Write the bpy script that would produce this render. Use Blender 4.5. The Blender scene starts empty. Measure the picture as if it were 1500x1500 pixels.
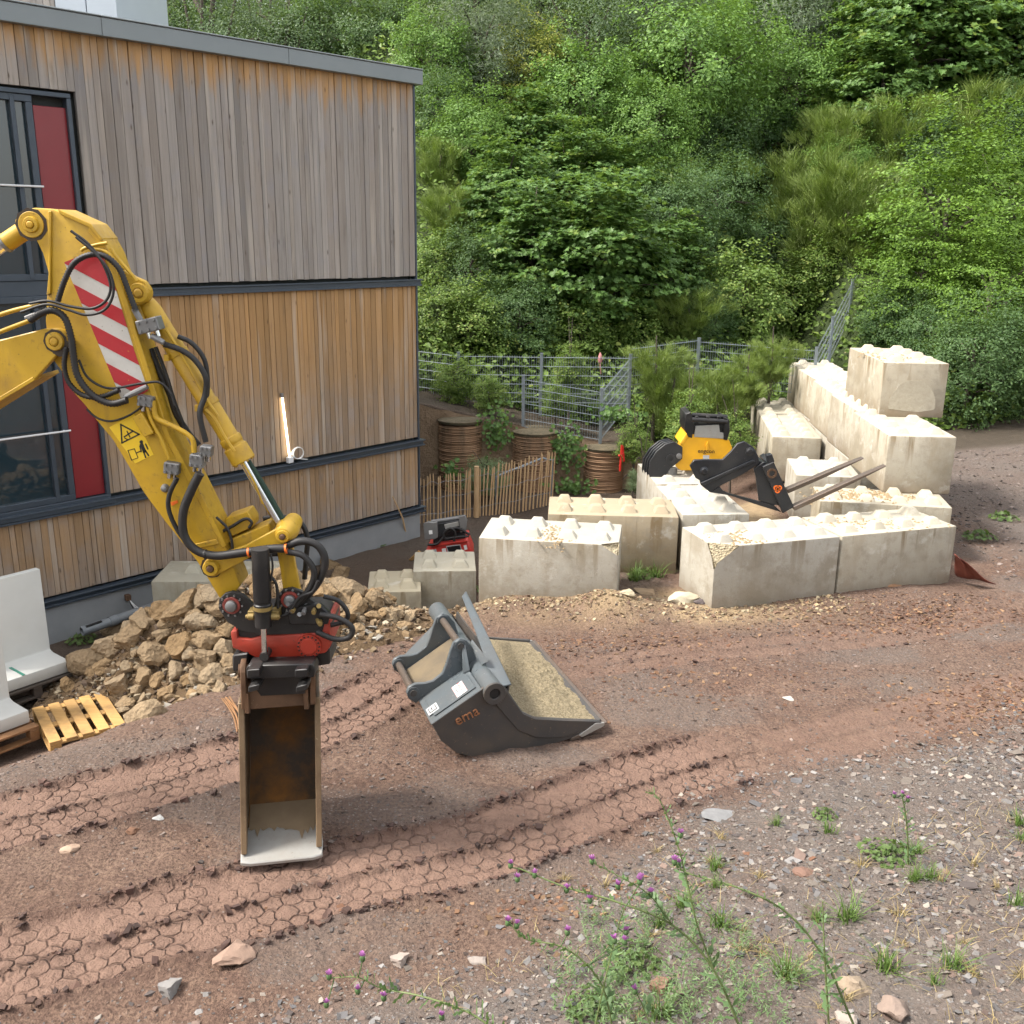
import bpy, bmesh, math, random
import numpy as np
from mathutils import Vector, Matrix, Euler, noise as mnoise

S = bpy.context.scene
COL = S.collection
R_ = math.radians

# ------------------------------------------------------------------ camera
F_PX, PITCH, ROLL, CAM_H = 1450.0, R_(15.72), R_(0.67), 4.05
_r0 = Vector((1, 0, 0)); _u0 = Vector((0, math.sin(PITCH), math.cos(PITCH))); _f0 = Vector((0, math.cos(PITCH), -math.sin(PITCH)))
_R = _r0 * math.cos(ROLL) + _u0 * math.sin(ROLL)
_U = _u0 * math.cos(ROLL) - _r0 * math.sin(ROLL)
CAM = Vector((0, 0, CAM_H))
cam_data = bpy.data.cameras.new('camera'); cam = bpy.data.objects.new('camera', cam_data); COL.objects.link(cam)
cam.matrix_world = Matrix((( _R.x, _U.x, -_f0.x, 0), (_R.y, _U.y, -_f0.y, 0), (_R.z, _U.z, -_f0.z, CAM_H), (0, 0, 0, 1)))
cam_data.sensor_fit = 'HORIZONTAL'; cam_data.sensor_width = 36; cam_data.lens = 36 * F_PX / 1500
cam_data.clip_start = 0.05; cam_data.clip_end = 2000
S.camera = cam

# ------------------------------------------------------------------ sky, sun, exposure
SUN_TO = Vector((-0.80, -0.10, 1.0)).normalized()          # towards the sun: left, high
elev = math.asin(SUN_TO.z)
W = bpy.data.worlds.new('World'); S.world = W; W.use_nodes = True
wn = W.node_tree; wn.nodes.clear()
sky = wn.nodes.new('ShaderNodeTexSky'); sky.sky_type = 'NISHITA'; sky.sun_disc = False
sky.sun_elevation = elev; sky.sun_rotation = math.atan2(SUN_TO.x, SUN_TO.y)
sky.air_density = 1.0; sky.dust_density = 4.0; sky.ozone_density = 1.0
bg = wn.nodes.new('ShaderNodeBackground'); bg.inputs[1].default_value = 0.135
haz = wn.nodes.new('ShaderNodeMix'); haz.data_type = 'RGBA'; haz.inputs[0].default_value = 0.55; haz.inputs[7].default_value = (6.3, 6.05, 5.6, 1)   # thin bright cloud over the blue
wo = wn.nodes.new('ShaderNodeOutputWorld')
wn.links.new(sky.outputs[0], haz.inputs[6]); wn.links.new(haz.outputs[2], bg.inputs[0]); wn.links.new(bg.outputs[0], wo.inputs[0])
sl = bpy.data.lights.new('sun', 'SUN'); sl.energy = 2.7; sl.angle = R_(12); sl.color = (1.0, 0.95, 0.88)
so = bpy.data.objects.new('sun', sl); COL.objects.link(so); so.rotation_euler = (-SUN_TO).to_track_quat('-Z', 'Y').to_euler()
so.location = (-20, 0, 30)
S.view_settings.view_transform = 'Standard'; S.view_settings.look = 'None'
S.view_settings.exposure = 1.42; S.view_settings.gamma = 1.0; S.view_settings.use_curve_mapping = False
S.cycles.max_bounces = 4; S.cycles.diffuse_bounces = 2; S.cycles.glossy_bounces = 2; S.cycles.transmission_bounces = 2; S.cycles.transparent_max_bounces = 4
S.cycles.use_adaptive_sampling = True; S.cycles.adaptive_threshold = 0.025; S.cycles.adaptive_min_samples = 24
S.cycles.caustics_reflective = False; S.cycles.caustics_refractive = False

# ------------------------------------------------------------------ helpers
def ray(x, y):
    return _f0 + _R * ((x - 750) / F_PX) - _U * ((y - 750) / F_PX)
def gz(x, y, z):                                            # point of the photograph on the level z
    d = ray(x, y); return CAM + d * ((z - CAM_H) / d.z)
def gy(x, y, Y):                                            # point of the photograph at distance Y
    d = ray(x, y); return CAM + d * (Y / d.y)

ORI = {}
def link(name, data):
    o = bpy.data.objects.new(name, data); COL.objects.link(o); return o
def tag(o, label=None, cat=None, group=None, kind=None):
    if label: o['label'] = label
    if cat: o['category'] = cat
    if group: o['group'] = group
    if kind: o['kind'] = kind
    return o
def thing(name, loc, label, cat, group=None, rz=0.0):
    o = link(name, None); o.location = loc; o.rotation_euler = (0, 0, rz); o.empty_display_size = 0.2
    ORI[o.name] = Vector(loc)
    return tag(o, label, cat, group)
def copy_tree(o, parent=None):
    c = o.copy(); COL.objects.link(c); c.parent = parent
    if parent: c.matrix_parent_inverse = o.matrix_parent_inverse
    for ch in o.children: copy_tree(ch, c)
    return c

def perp(a):
    a = a.normalized(); b = Vector((0, 0, 1)) if abs(a.z) < 0.9 else Vector((1, 0, 0))
    u = a.cross(b).normalized(); return u, a.cross(u)

class MB:
    def __init__(s): s.V = []; s.F = []
    def add(s, vs, fs):
        k = len(s.V); s.V += [tuple(v) for v in vs]; s.F += [tuple(i + k for i in f) for f in fs]; return s
    def box(s, c, d, m=None, taper=1.0):
        c = Vector(c); v = []
        for z in (-.5, .5):
            for x, y in ((-.5, -.5), (.5, -.5), (.5, .5), (-.5, .5)):
                t = taper if z > 0 else 1
                p = Vector((x * d[0] * t, y * d[1] * t, z * d[2])); v.append(c + (m @ p if m else p))
        return s.add(v, [(0, 3, 2, 1), (4, 5, 6, 7), (0, 1, 5, 4), (1, 2, 6, 5), (2, 3, 7, 6), (3, 0, 4, 7)])
    def prism(s, pts, off):
        off = Vector(off); n = len(pts); a = [Vector(p) for p in pts]; b = [p + off for p in a]
        nr = Vector()
        for i in range(n): nr += a[i].cross(a[(i + 1) % n])
        if nr.dot(off) > 0: a.reverse(); b.reverse()
        return s.add(a + b, [tuple(range(n)), tuple(range(2 * n - 1, n - 1, -1))] + [(i, n + i, n + (i + 1) % n, (i + 1) % n) for i in range(n)])
    def tube(s, pts, r, n=8, caps=True):
        pts = [Vector(p) for p in pts]; m = len(pts); rs = r if isinstance(r, (list, tuple)) else [r] * m
        u = None; vs = []
        for i, p in enumerate(pts):
            t = (pts[min(i + 1, m - 1)] - pts[max(i - 1, 0)]).normalized()
            if u is None: u, _ = perp(t)
            u = (u - t * u.dot(t)).normalized(); w = t.cross(u)
            for k in range(n):
                a = 2 * math.pi * k / n; vs.append(p + (u * math.cos(a) + w * math.sin(a)) * rs[i])
        fs = [(i * n + k, i * n + (k + 1) % n, (i + 1) * n + (k + 1) % n, (i + 1) * n + k) for i in range(m - 1) for k in range(n)]
        if caps: fs += [tuple(range(n - 1, -1, -1)), tuple(range((m - 1) * n, m * n))]
        return s.add(vs, fs)
    def cyl(s, a, b, r, r2=None, n=16):
        return s.tube([a, b], [r, r if r2 is None else r2], n)
    def lathe(s, a, axis, prof, n=20):                      # prof: (distance along the axis, radius)
        a = Vector(a); ax = Vector(axis).normalized()
        return s.tube2([a + ax * d for d, _ in prof], [max(q, 1e-4) for _, q in prof], ax, n)
    def tube2(s, pts, rs, ax, n):
        u, w = perp(ax); vs = []; m = len(pts)
        for p, r in zip(pts, rs):
            for k in range(n):
                t = 2 * math.pi * k / n; vs.append(p + (u * math.cos(t) + w * math.sin(t)) * r)
        fs = [(i * n + k, i * n + (k + 1) % n, (i + 1) * n + (k + 1) % n, (i + 1) * n + k) for i in range(m - 1) for k in range(n)]
        return s.add(vs, fs + [tuple(range(n - 1, -1, -1)), tuple(range((m - 1) * n, m * n))])
    def ring(s, c, axis, r0, r1, h, n=24):
        c = Vector(c); ax = Vector(axis).normalized(); u, w = perp(ax); vs = []
        for rr, hh in ((r0, 0), (r1, 0), (r1, h), (r0, h)):
            for k in range(n):
                t = 2 * math.pi * k / n; vs.append(c + ax * hh + (u * math.cos(t) + w * math.sin(t)) * rr)
        return s.add(vs, [(j * n + k, j * n + (k + 1) % n, ((j + 1) % 4) * n + (k + 1) % n, ((j + 1) % 4) * n + k) for j in range(4) for k in range(n)])
    def build(s, name, mat, parent=None, bevel=0, seg=1, smooth=35, local=False, sub=0):
        o0 = Vector((0, 0, 0)) if (parent is None or local) else ORI[parent.name]
        me = bpy.data.meshes.new(name)
        me.from_pydata([(v[0] - o0.x, v[1] - o0.y, v[2] - o0.z) for v in s.V], [], s.F)
        bm = bmesh.new(); bm.from_mesh(me)
        bmesh.ops.recalc_face_normals(bm, faces=bm.faces)
        if bevel:
            es = [e for e in bm.edges if len(e.link_faces) == 2 and e.calc_face_angle(0) > R_(28)]
            bmesh.ops.bevel(bm, geom=es, offset=bevel, segments=seg, affect='EDGES', clamp_overlap=True, profile=.5)
        bm.to_mesh(me); bm.free()
        if smooth: me.shade_smooth(); me.set_sharp_from_angle(angle=R_(smooth))
        me.materials.append(M[mat] if isinstance(mat, str) else mat)
        o = link(name, me)
        if parent: o.parent = parent
        ORI[o.name] = o0
        return o

def np_mesh(name, V, F, mat, attrs=None, smooth=False, parent=None):
    """V (n,3) floats, F (m,k) ints all of one size"""
    me = bpy.data.meshes.new(name); k = F.shape[1]; m = F.shape[0]
    me.vertices.add(len(V)); me.vertices.foreach_set('co', np.ascontiguousarray(V, np.float32).ravel())
    me.loops.add(m * k); me.loops.foreach_set('vertex_index', np.ascontiguousarray(F, np.int32).ravel())
    me.polygons.add(m); me.polygons.foreach_set('loop_start', np.arange(0, m * k, k, dtype=np.int32))
    me.polygons.foreach_set('loop_total', np.full(m, k, np.int32))
    me.polygons.foreach_set('use_smooth', np.full(m, smooth, bool))
    for nm, (dom, arr) in (attrs or {}).items():
        if arr.ndim == 1:
            a = me.attributes.new(nm, 'FLOAT', dom); a.data.foreach_set('value', arr.astype(np.float32))
        else:
            a = me.attributes.new(nm, 'FLOAT_COLOR', dom); a.data.foreach_set('color', arr.astype(np.float32).ravel())
    me.update(calc_edges=True); me.validate()
    me.materials.append(M[mat] if isinstance(mat, str) else mat)
    o = link(name, me)
    if parent: o.parent = parent
    return o

# ------------------------------------------------------------------ materials
M = {}
class NT:
    def __init__(s, name):
        s.m = bpy.data.materials.new(name); s.m.use_nodes = True; s.t = s.m.node_tree; s.t.nodes.clear()
        s.out = s.t.nodes.new('ShaderNodeOutputMaterial'); M[name] = s.m; s._pos = None
    def n(s, ty, ins=None, **props):
        nd = s.t.nodes.new('ShaderNode' + ty)
        for k, v in props.items(): setattr(nd, k, v)
        for k, v in (ins or {}).items(): s.put(nd.inputs[k], v)
        return nd
    def put(s, sock, v):
        if hasattr(v, 'is_linked'): s.t.links.new(v, sock)
        elif hasattr(v, 'outputs'): s.t.links.new(v.outputs[0], sock)
        else:
            if isinstance(v, (tuple, list)) and len(v) == 3 and sock.type == 'RGBA': v = (*v, 1)
            sock.default_value = v
    def pos(s):
        if s._pos is None: s._pos = s.n('NewGeometry').outputs['Position']
        return s._pos
    def obj(s): return s.n('TexCoord').outputs['Object']
    def scl(s, v, sc): return s.n('Mapping', {'Vector': v, 'Scale': sc}).outputs[0]
    def noise(s, sc, det=5, rough=.55, v=None, dist=0.0):
        return s.n('TexNoise', {'Vector': v if v is not None else s.pos(), 'Scale': sc, 'Detail': det, 'Roughness': rough, 'Distortion': dist}).outputs[0]
    def vor(s, sc, feat='F1', v=None, out='Distance'):
        return s.n('TexVoronoi', {'Vector': v if v is not None else s.pos(), 'Scale': sc}, feature=feat).outputs[out]
    def ramp(s, f, stops, interp='LINEAR'):
        r = s.n('ValToRGB', {0: f}); cr = r.color_ramp; cr.interpolation = interp
        while len(cr.elements) < len(stops): cr.elements.new(.5)
        for e, (p, c) in zip(cr.elements, stops):
            e.position = p; e.color = (c, c, c, 1) if not isinstance(c, (tuple, list)) else (*c[:3], 1)
        return r.outputs[0]
    def mix(s, f, a, b, mode='MIX'):
        q = s.n('Mix', data_type='RGBA', blend_type=mode); s.put(q.inputs[0], f); s.put(q.inputs[6], a); s.put(q.inputs[7], b); return q.outputs[2]
    def math(s, op, a, b=0.5, c=None):
        q = s.n('Math', operation=op); s.put(q.inputs[0], a); s.put(q.inputs[1], b)
        if c is not None: s.put(q.inputs[2], c)
        return q.outputs[0]
    def rng(s, f, a, b, c, d):
        q = s.n('MapRange', {0: f, 1: a, 2: b, 3: c, 4: d}); return q.outputs[0]
    def attr(s, nm, out='Fac'): return s.n('Attribute', attribute_name=nm).outputs[out]
    def rand(s): return s.n('ObjectInfo').outputs['Random']
    def sep(s, v=None): return s.n('SeparateXYZ', {0: v if v is not None else s.pos()}).outputs
    def bump(s, h, strength=.5, dist=.02, prev=None):
        q = s.n('Bump', {'Strength': strength, 'Distance': dist, 'Height': h})
        if prev is not None: s.put(q.inputs['Normal'], prev)
        return q.outputs[0]
    def bsdf(s, col, rough=.6, metal=0.0, bump=None, spec=.5, **kw):
        b = s.n('BsdfPrincipled', {'Base Color': col, 'Roughness': rough, 'Metallic': metal, 'Specular IOR Level': spec})
        if bump is not None: s.put(b.inputs['Normal'], bump)
        for k, v in kw.items(): s.put(b.inputs[k], v)
        s.t.links.new(b.outputs[0], s.out.inputs[0]); return b

def painted(name, col, dirt=(.09, .07, .05), amount=.35, rough=.45, metal=0.0, scale=9, chips=None, bump=.12, spec=.5):
    """paint with grime in patches, specks of bare metal and slightly uneven gloss"""
    t = NT(name)
    a = t.noise(scale * .35, 6, .62); b = t.noise(scale * 4.5, 5, .7)
    g = t.math('MULTIPLY', t.ramp(a, [(.42, 0), (.72, 1)]), amount)
    c = t.mix(t.noise(scale * .15, 3), tuple(x * .88 for x in col), tuple(min(1, x * 1.1) for x in col))
    c = t.mix(g, c, dirt)
    sp = t.ramp(b, [(.63, 0), (.69, 1)]); c = t.mix(t.math('MULTIPLY', sp, .8 if chips else .35), c, chips or dirt)
    r = t.rng(a, .3, .7, rough - .1, min(1, rough + .22))
    t.bsdf(c, r, metal, t.bump(b, bump, .004), spec)
    return t
def plain(name, col, rough=.5, metal=0.0, **kw):
    t = NT(name); t.bsdf(col, rough, metal, **kw); return t

t = NT('yellow'); a_ = t.noise(2.6, 6, .65); b_ = t.noise(14, 6, .7)
c = t.mix(t.noise(1.3, 3), (.43, .255, .014), (.53, .325, .020)); c = t.mix(t.ramp(a_, [(.48, 0), (.70, .6)]), c, (.24, .13, .025)); c = t.mix(t.ramp(b_, [(.60, 0), (.70, .65)]), c, (.15, .085, .03))
c = t.mix(t.ramp(t.noise(1.0, 5, .6, t.scl(t.pos(), (16, 16, 2.2))), [(.58, 0), (.72, .4)]), c, (.20, .12, .04))
c = t.mix(t.ramp(t.noise(46, 4, .75), [(.655, 0), (.70, .9)]), c, (.06, .036, .02))
t.bsdf(c, t.rng(b_, .3, .7, .36, .62), 0, t.bump(b_, .15, .004), .5)
plain('grease', (.035, .022, .012), .6)
painted('yellow_dirty', (.50, .29, .02), (.10, .06, .03), .8, .55, chips=(.08, .06, .05))
painted('grab_yellow', (.74, .38, .012), (.2, .11, .03), .2, .4)
painted('decal_red', (.42, .022, .03), (.15, .03, .03), .35, .4, chips=(.5, .3, .03))
painted('decal_white', (.55, .53, .49), (.25, .22, .18), .5, .45, chips=(.2, .17, .12))
painted('decal_yellow', (.78, .52, .02), (.4, .25, .03), .25, .45)
painted('black_paint', (.009, .009, .010), (.05, .043, .036), .55, .42, chips=(.08, .065, .05))
painted('fork_black', (.012, .014, .018), (.05, .045, .038), .45, .38, chips=(.09, .08, .065))
painted('rotor_red', (.36, .036, .018), (.08, .04, .028), .6, .5, chips=(.06, .04, .03))
painted('tool_red', (.55, .04, .03), (.2, .05, .04), .25, .42)
painted('blue_grey', (.080, .095, .104), (.10, .085, .07), .4, .34, .0, chips=(.25, .24, .22))
painted('bucket_dark', (.060, .058, .057), (.10, .08, .062), .8, .42, .15, chips=(.2, .14, .09))
painted('bucket_inner', (.055, .032, .014), (.30, .12, .016), 1.0, .6, .1, chips=(.1, .07, .04))  # base rust darkened to carry the shade inside the bucket; orange patches are rust
painted('rust', (.13, .068, .034), (.06, .036, .022), .85, .7, .1, chips=(.26, .17, .09))
painted('bucket_steel', (.10, .075, .05), (.20, .13, .07), .9, .5, .3, chips=(.3, .25, .2))
painted('tine_steel', (.16, .13, .11), (.12, .08, .05), .7, .38, .6, chips=(.4, .38, .36))
painted('worn_steel', (.36, .355, .335), (.24, .205, .16), .7, .42, .35, chips=(.2, .17, .13))
painted('grey_steel', (.22, .22, .22), (.12, .11, .1), .4, .4, .5)
painted('brass_dirty', (.28, .20, .07), (.1, .07, .04), .6, .5, .4)
plain('chrome', (.75, .75, .76), .14, 1.0)
plain('galvanised', (.23, .265, .29), .45, .4)
t = NT('rubber'); t.bsdf(t.mix(t.noise(14), (.005, .005, .006), (.022, .020, .019)), .55, 0, t.bump(t.noise(60), .2, .003))
plain('grey_plastic', (.16, .20, .25), .45)
plain('orange_plastic', (.8, .16, .02), .45)
plain('red_plastic', (.65, .03, .02), .5)
plain('ink_black', (.012, .012, .012), .6)
plain('ink_rust', (.30, .13, .06), .7)
plain('sticker_white', (.75, .74, .72), .5)
plain('sticker_red', (.55, .05, .05), .5)
plain('sticker_grey', (.42, .43, .44), .5)
plain('screen_dark', (.015, .017, .02), .15)
plain('green_sleeve', (.012, .035, .022), .7)
plain('white_cable', (.8, .8, .78), .5)
plain('ear_light', (.62, .63, .64), .4)
t = NT('lamp_glow'); e = t.n('Emission', {'Color': (1.0, .86, .62), 'Strength': 4.5}); t.t.links.new(e.outputs[0], t.out.inputs[0])
# ------------------------------------------------------------------ terrain
BC = Vector((-1.54, 15.70, -0.8))                       # foot of the building's right front corner
BAZ = R_(42.6); BD = Vector((-math.sin(BAZ), -math.cos(BAZ), 0)); BN = Vector((math.cos(BAZ), -math.sin(BAZ), 0))
ZL = -0.8                                               # the sunken strip along the building

def _hash(i, j, s):
    h = (i.astype(np.int64) * 374761393 + j.astype(np.int64) * 668265263 + s * 982451653) & 0x7fffffff
    h = ((h ^ (h >> 13)) * 1274126177) & 0x7fffffff
    return ((h ^ (h >> 16)) & 0xffff) / 65535.0
def vnoise(x, y, s=0):
    i = np.floor(x); j = np.floor(y); u = x - i; v = y - j; u = u * u * (3 - 2 * u); v = v * v * (3 - 2 * v)
    a = _hash(i, j, s); b = _hash(i + 1, j, s); c = _hash(i, j + 1, s); d = _hash(i + 1, j + 1, s)
    return (a * (1 - u) + b * u) * (1 - v) + (c * (1 - u) + d * u) * v
def fbm(x, y, s=0, o=4):
    r = 0; a = .5; n = 0
    for k in range(o): r = r + a * vnoise(x * 2 ** k, y * 2 ** k, s + k); n += a; a *= .5
    return r / n - .5
def sst(a, b, x):
    t = np.clip((x - a) / (b - a), 0, 1); return t * t * (3 - 2 * t)
def polydist(x, y, P):
    """signed distance to a polyline (positive on its right), parameter along it"""
    best = np.full(x.shape, 1e9); sg = np.zeros(x.shape); al = np.zeros(x.shape); acc = 0
    for (ax, ay), (bx, by) in zip(P[:-1], P[1:]):
        dx, dy = bx - ax, by - ay; L = math.hypot(dx, dy)
        t = np.clip(((x - ax) * dx + (y - ay) * dy) / L ** 2, 0, 1)
        d = np.hypot(x - ax - t * dx, y - ay - t * dy); c = (x - ax) * dy - (y - ay) * dx
        m = d < best; best = np.where(m, d, best); sg = np.where(m, np.sign(c), sg); al = np.where(m, acc + t * L, al); acc += L
    return best * sg, al

def px_line(pts, z=0.0): return [(gz(a, b, z).x, gz(a, b, z).y) for a, b in pts]
TRACK1 = px_line([(-420, 1560), (0, 1420), (233, 1352), (467, 1292), (700, 1240), (950, 1142), (1130, 1085)])
TRACK2 = px_line([(-350, 1310), (0, 1206), (180, 1160), (360, 1107), (480, 1058), (560, 1015), (640, 960)])
TRACK3 = px_line([(780, 985), (1000, 955), (1300, 925), (1500, 880)])
TRACK4 = px_line([(1090, 1110), (1300, 1062), (1500, 1010), (1750, 950)])
BANK = px_line([(-500, 1700), (0, 1590), (400, 1510), (700, 1390), (950, 1205), (1130, 1148), (1500, 1062), (2100, 950)])

def terrain(x, y, fine=True):
    x = np.asarray(x, float); y = np.asarray(y, float)
    d = (x - BC.x) * BN.x + (y - BC.y) * BN.y
    low = 1 - sst(2.5, 4.5, d + .25 * fbm(x * 1.1, y * 1.1, 3))
    pit = sst(12.9, 14.3, y) * (1 - sst(2.2, 3.5, x)) * (1 - sst(5.5, 8.0, -x))
    z = -.8 * np.maximum(low, pit) - .05 * sst(8.5, 10.2, y) * (1 - pit)
    # retained ground behind the piles, the bank beside them and the hill
    zr = np.clip(.72 - .20 * (x + 1.3), .12, .82)
    step = sst(18.98, 19.10, y) * (1 - sst(2.5, 3.3, x))
    z = z * (1 - step) + zr * step
    z = z + 1.0 * sst(16.0, 20.8, y) * sst(2.5, 3.9, x) * (1 - sst(6.2, 7.2, x))
    z = z + .5 * sst(7.0, 13.0, x) * sst(10, 22, y)
    f = 20.8; s = .13 + .51 * sst(-12, -3, x); up = np.clip(y - f, 0, 45)
    gully = np.exp(-((x - 6.9) / 1.3) ** 2)
    z = z + s * up + .03 * np.clip(y - f - 45, 0, 400) - .42 * gully * np.clip(y - f, 0, 8) + .3 * fbm(x * .4, y * .4, 9) * sst(f, f + 3, y)
    # bank of shale nearest the camera
    b, _ = polydist(x, y, BANK)
    z = z + .17 * np.clip(b + .15 * fbm(x * 1.7, y * 1.7, 21), 0, 3.2) * (1 - sst(3, 12, np.maximum(-y, 0)))
    z = z + 1.9 * sst(3.0, -1.0, y)                       # it climbs to where the photographer stands
    # sand and spoil against the blocks
    z = z + .24 * np.exp(-((x - 1.15) / .45) ** 2 - ((y - 10.45) / .42) ** 2) + .10 * np.exp(-((x - .2) / .6) ** 2 - ((y - 10.55) / .35) ** 2)
    z = z + .07 * np.exp(-((x - 4.6) / .9) ** 2 - ((y - 11.0) / .4) ** 2)
    z = z + .05 * fbm(x * .9, y * .9, 5) + (.035 * fbm(x * 3.1, y * 3.1, 6) + .02 * fbm(x * 11, y * 11, 7) if fine else 0)
    return z
def crack(x, y, sp, seed):
    """raised polygons left by tyre lugs: distance between the two nearest seeds of a jittered hexagonal lattice"""
    h = sp * .866; j0 = np.floor(y / h); f1 = np.full(x.shape, 9.); f2 = f1.copy()
    for dj in (-1, 0, 1, 2):
        j = j0 + dj; off = (j % 2) * .5 * sp; i0 = np.floor((x - off) / sp)
        for di in (-1, 0, 1, 2):
            i = i0 + di
            sx = i * sp + off + (_hash(i, j, seed) - .5) * sp * .45; sy = j * h + (_hash(i, j, seed + 7) - .5) * sp * .45
            dd = np.hypot(x - sx, y - sy); n = dd < f1
            f2 = np.where(n, f1, np.minimum(f2, dd)); f1 = np.where(n, dd, f1)
    return f2 - f1
def track_fields(x, y, full=False):
    LG = np.zeros(x.shape); tr = np.zeros(x.shape); dz = np.zeros(x.shape); edge = np.zeros(x.shape); AL = np.zeros(x.shape); AC = np.zeros(x.shape); bst = np.full(x.shape, 1e9)
    for P, hw, dep, fade in ((TRACK1, .36, .7, 1.), (TRACK2, .35, .65, 1.), (TRACK3, .26, .35, .35), (TRACK4, .30, .10, .5)):
        s, al = polydist(x, y, P); q = s + .05 * fbm(al * 2.2, s * 0, 31) ; a = np.abs(q)
        inn = 1 - sst(hw - .03, hw + .04, a)
        L = sum(math.hypot(P[i + 1][0] - P[i][0], P[i + 1][1] - P[i][1]) for i in range(len(P) - 1))
        e = sst(0, .5, al) * (1 - sst(L - .9, L, al)); inn = inn * e
        cr = crack(al, q * 1.15, .125, 40)
        k = sst(.0, .028, cr)
        mid = np.exp(-(q / .035) ** 2); rim = np.exp(-((a - hw - .03) / .055) ** 2) * e
        rough = .5 + 1.1 * np.clip(.5 + fbm(x * 9, y * 9, 50, 3) * 2, 0, 1)
        z = inn * (-.032 - .010 * (1 - k)) + .034 * rim * rough + .028 * mid * rough * inn
        mm = a < bst; AL = np.where(mm, al, AL); AC = np.where(mm, q, AC); bst = np.where(mm, a, bst)
        dz = dz + z * dep; tr = np.maximum(tr, inn * (1 - .7 * mid) * fade); LG = np.maximum(LG, inn * (dep > .5)); edge = np.maximum(edge, np.maximum(rim, mid * inn) * dep)
    if full: return tr, dz, edge, AL, AC, LG
    return tr, dz, edge

def axis(a):
    out = []
    for lo, hi, st in a: out += list(np.arange(lo, hi - 1e-6, st))
    return np.array(out)
gx = axis([(-300, -60, 40), (-60, -16, 4), (-16, -5.2, .35), (-5.2, 2.6, .021), (2.6, 6.6, .045), (6.6, 14, .2), (14, 40, 2.0), (40, 341, 50)])
gyv = axis([(-300, -30, 45), (-30, 0, 3), (0, 3.3, .25), (3.3, 8.8, .021), (8.8, 12.6, .045), (12.6, 22, .1), (22, 60, 1.0), (60, 100, 8), (100, 401, 50)])
XX, YY = np.meshgrid(gx, gyv); ZZ = terrain(XX, YY); TR, DZ, ED, TA, TC, TL = track_fields(XX, YY, True)
near = (1 - sst(5.5, 8, np.abs(XX - 1))) * (1 - sst(12, 13, YY))
ZZ = ZZ + DZ * near
bk, _ = polydist(XX, YY, BANK)
GR = .9 * sst(-.2, .5, bk + .7 * fbm(XX * 1.3, YY * 1.3, 61))
GR = np.maximum(GR, sst(6.4, 7.4, XX) * sst(9, 12, YY) * .8)
GR = np.maximum(GR, .45 * sst(.0, .16, fbm(XX * .8, YY * 1.4, 63) - .04) * (1 - np.clip(TR * 3, 0, 1)))
segd, _ = polydist(XX, YY, [(-.5, 10.7), (1.2, 10.35), (1.9, 10.9), (2.1, 10.45), (3.6, 10.6)])
SA = np.clip(np.exp(-(segd / .42) ** 2) * (.7 + 1.6 * fbm(XX * 2.6, YY * 2.6, 71)), 0, 1) * (1 - sst(2.2, 3.6, XX) * .8)
SA = np.maximum(SA, sst(2.0, 2.4, XX) * (1 - sst(3.9, 4.2, XX)) * sst(11.2, 11.5, YY) * (1 - sst(16, 18, YY)))
SO = np.clip(sst(18.9, 19.4, YY) + sst(20, 22, YY), 0, 1)
dfac = (XX - BC.x) * BN.x + (YY - BC.y) * BN.y
SO = np.maximum(SO, .7 * (1 - sst(1.6, 3.2, dfac)))
ny, nx = XX.shape; idx = np.arange(nx * ny).reshape(ny, nx)
Fq = np.stack([idx[:-1, :-1], idx[:-1, 1:], idx[1:, 1:], idx[1:, :-1]], -1).reshape(-1, 4)

t = NT('ground')
n1 = t.noise(1.1, 6, .6); n2 = t.noise(7, 6, .65); n3 = t.noise(38, 4, .7); n4 = t.noise(.35, 3)
tr = t.attr('track'); ed = t.attr('edge'); gr = t.attr('gravel'); sa = t.attr('sand'); so_ = t.attr('soil')
dirt = t.mix(t.ramp(n1, [(.35, 0), (.65, 1)]), (.150, .093, .066), (.218, .146, .107))
dirt = t.mix(t.ramp(n2, [(.38, 0), (.7, .75)]), dirt, (.105, .062, .048))
dirt = t.mix(t.ramp(n4, [(.45, 0), (.62, .4)]), dirt, (.175, .128, .10))
trk = t.mix(t.ramp(n2, [(.3, 0), (.7, 1)]), (.238, .152, .113), (.184, .116, .088))
lug = t.n('CombineXYZ', {0: t.attr('along'), 1: t.attr('across'), 2: 0.0}).outputs[0]
lug = t.n('VectorMath', {0: lug, 1: t.n('VectorMath', {0: t.n('TexNoise', {'Vector': t.pos(), 'Scale': 9.0}).outputs['Color'], 1: (.075, .075, 0)}, operation='MULTIPLY').outputs[0]}, operation='ADD').outputs[0]
lx, ly, _z = t.sep(lug)
px_, py_ = t.math('MULTIPLY', lx, 8.2), t.math('MULTIPLY', ly, 8.2)                      # hexagonal tread blocks pressed into the mud
def cell(ox, oy): return (t.math('SUBTRACT', t.math('FLOORED_MODULO', t.math('ADD', px_, ox), 1.0), .5), t.math('SUBTRACT', t.math('FLOORED_MODULO', t.math('ADD', py_, oy), 1.732), .866))
ca, cb = cell(50.0, 51.96), cell(50.5, 51.96 + .866)
def ln2(q): return t.math('ADD', t.math('MULTIPLY', q[0], q[0]), t.math('MULTIPLY', q[1], q[1]))
pick = t.math('LESS_THAN', ln2(ca), ln2(cb))
def sel(a, b): return t.math('ADD', t.math('MULTIPLY', a, pick), t.math('MULTIPLY', b, t.math('SUBTRACT', 1.0, pick)))
hx, hy = t.math('ABSOLUTE', sel(ca[0], cb[0])), t.math('ABSOLUTE', sel(ca[1], cb[1]))
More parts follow.
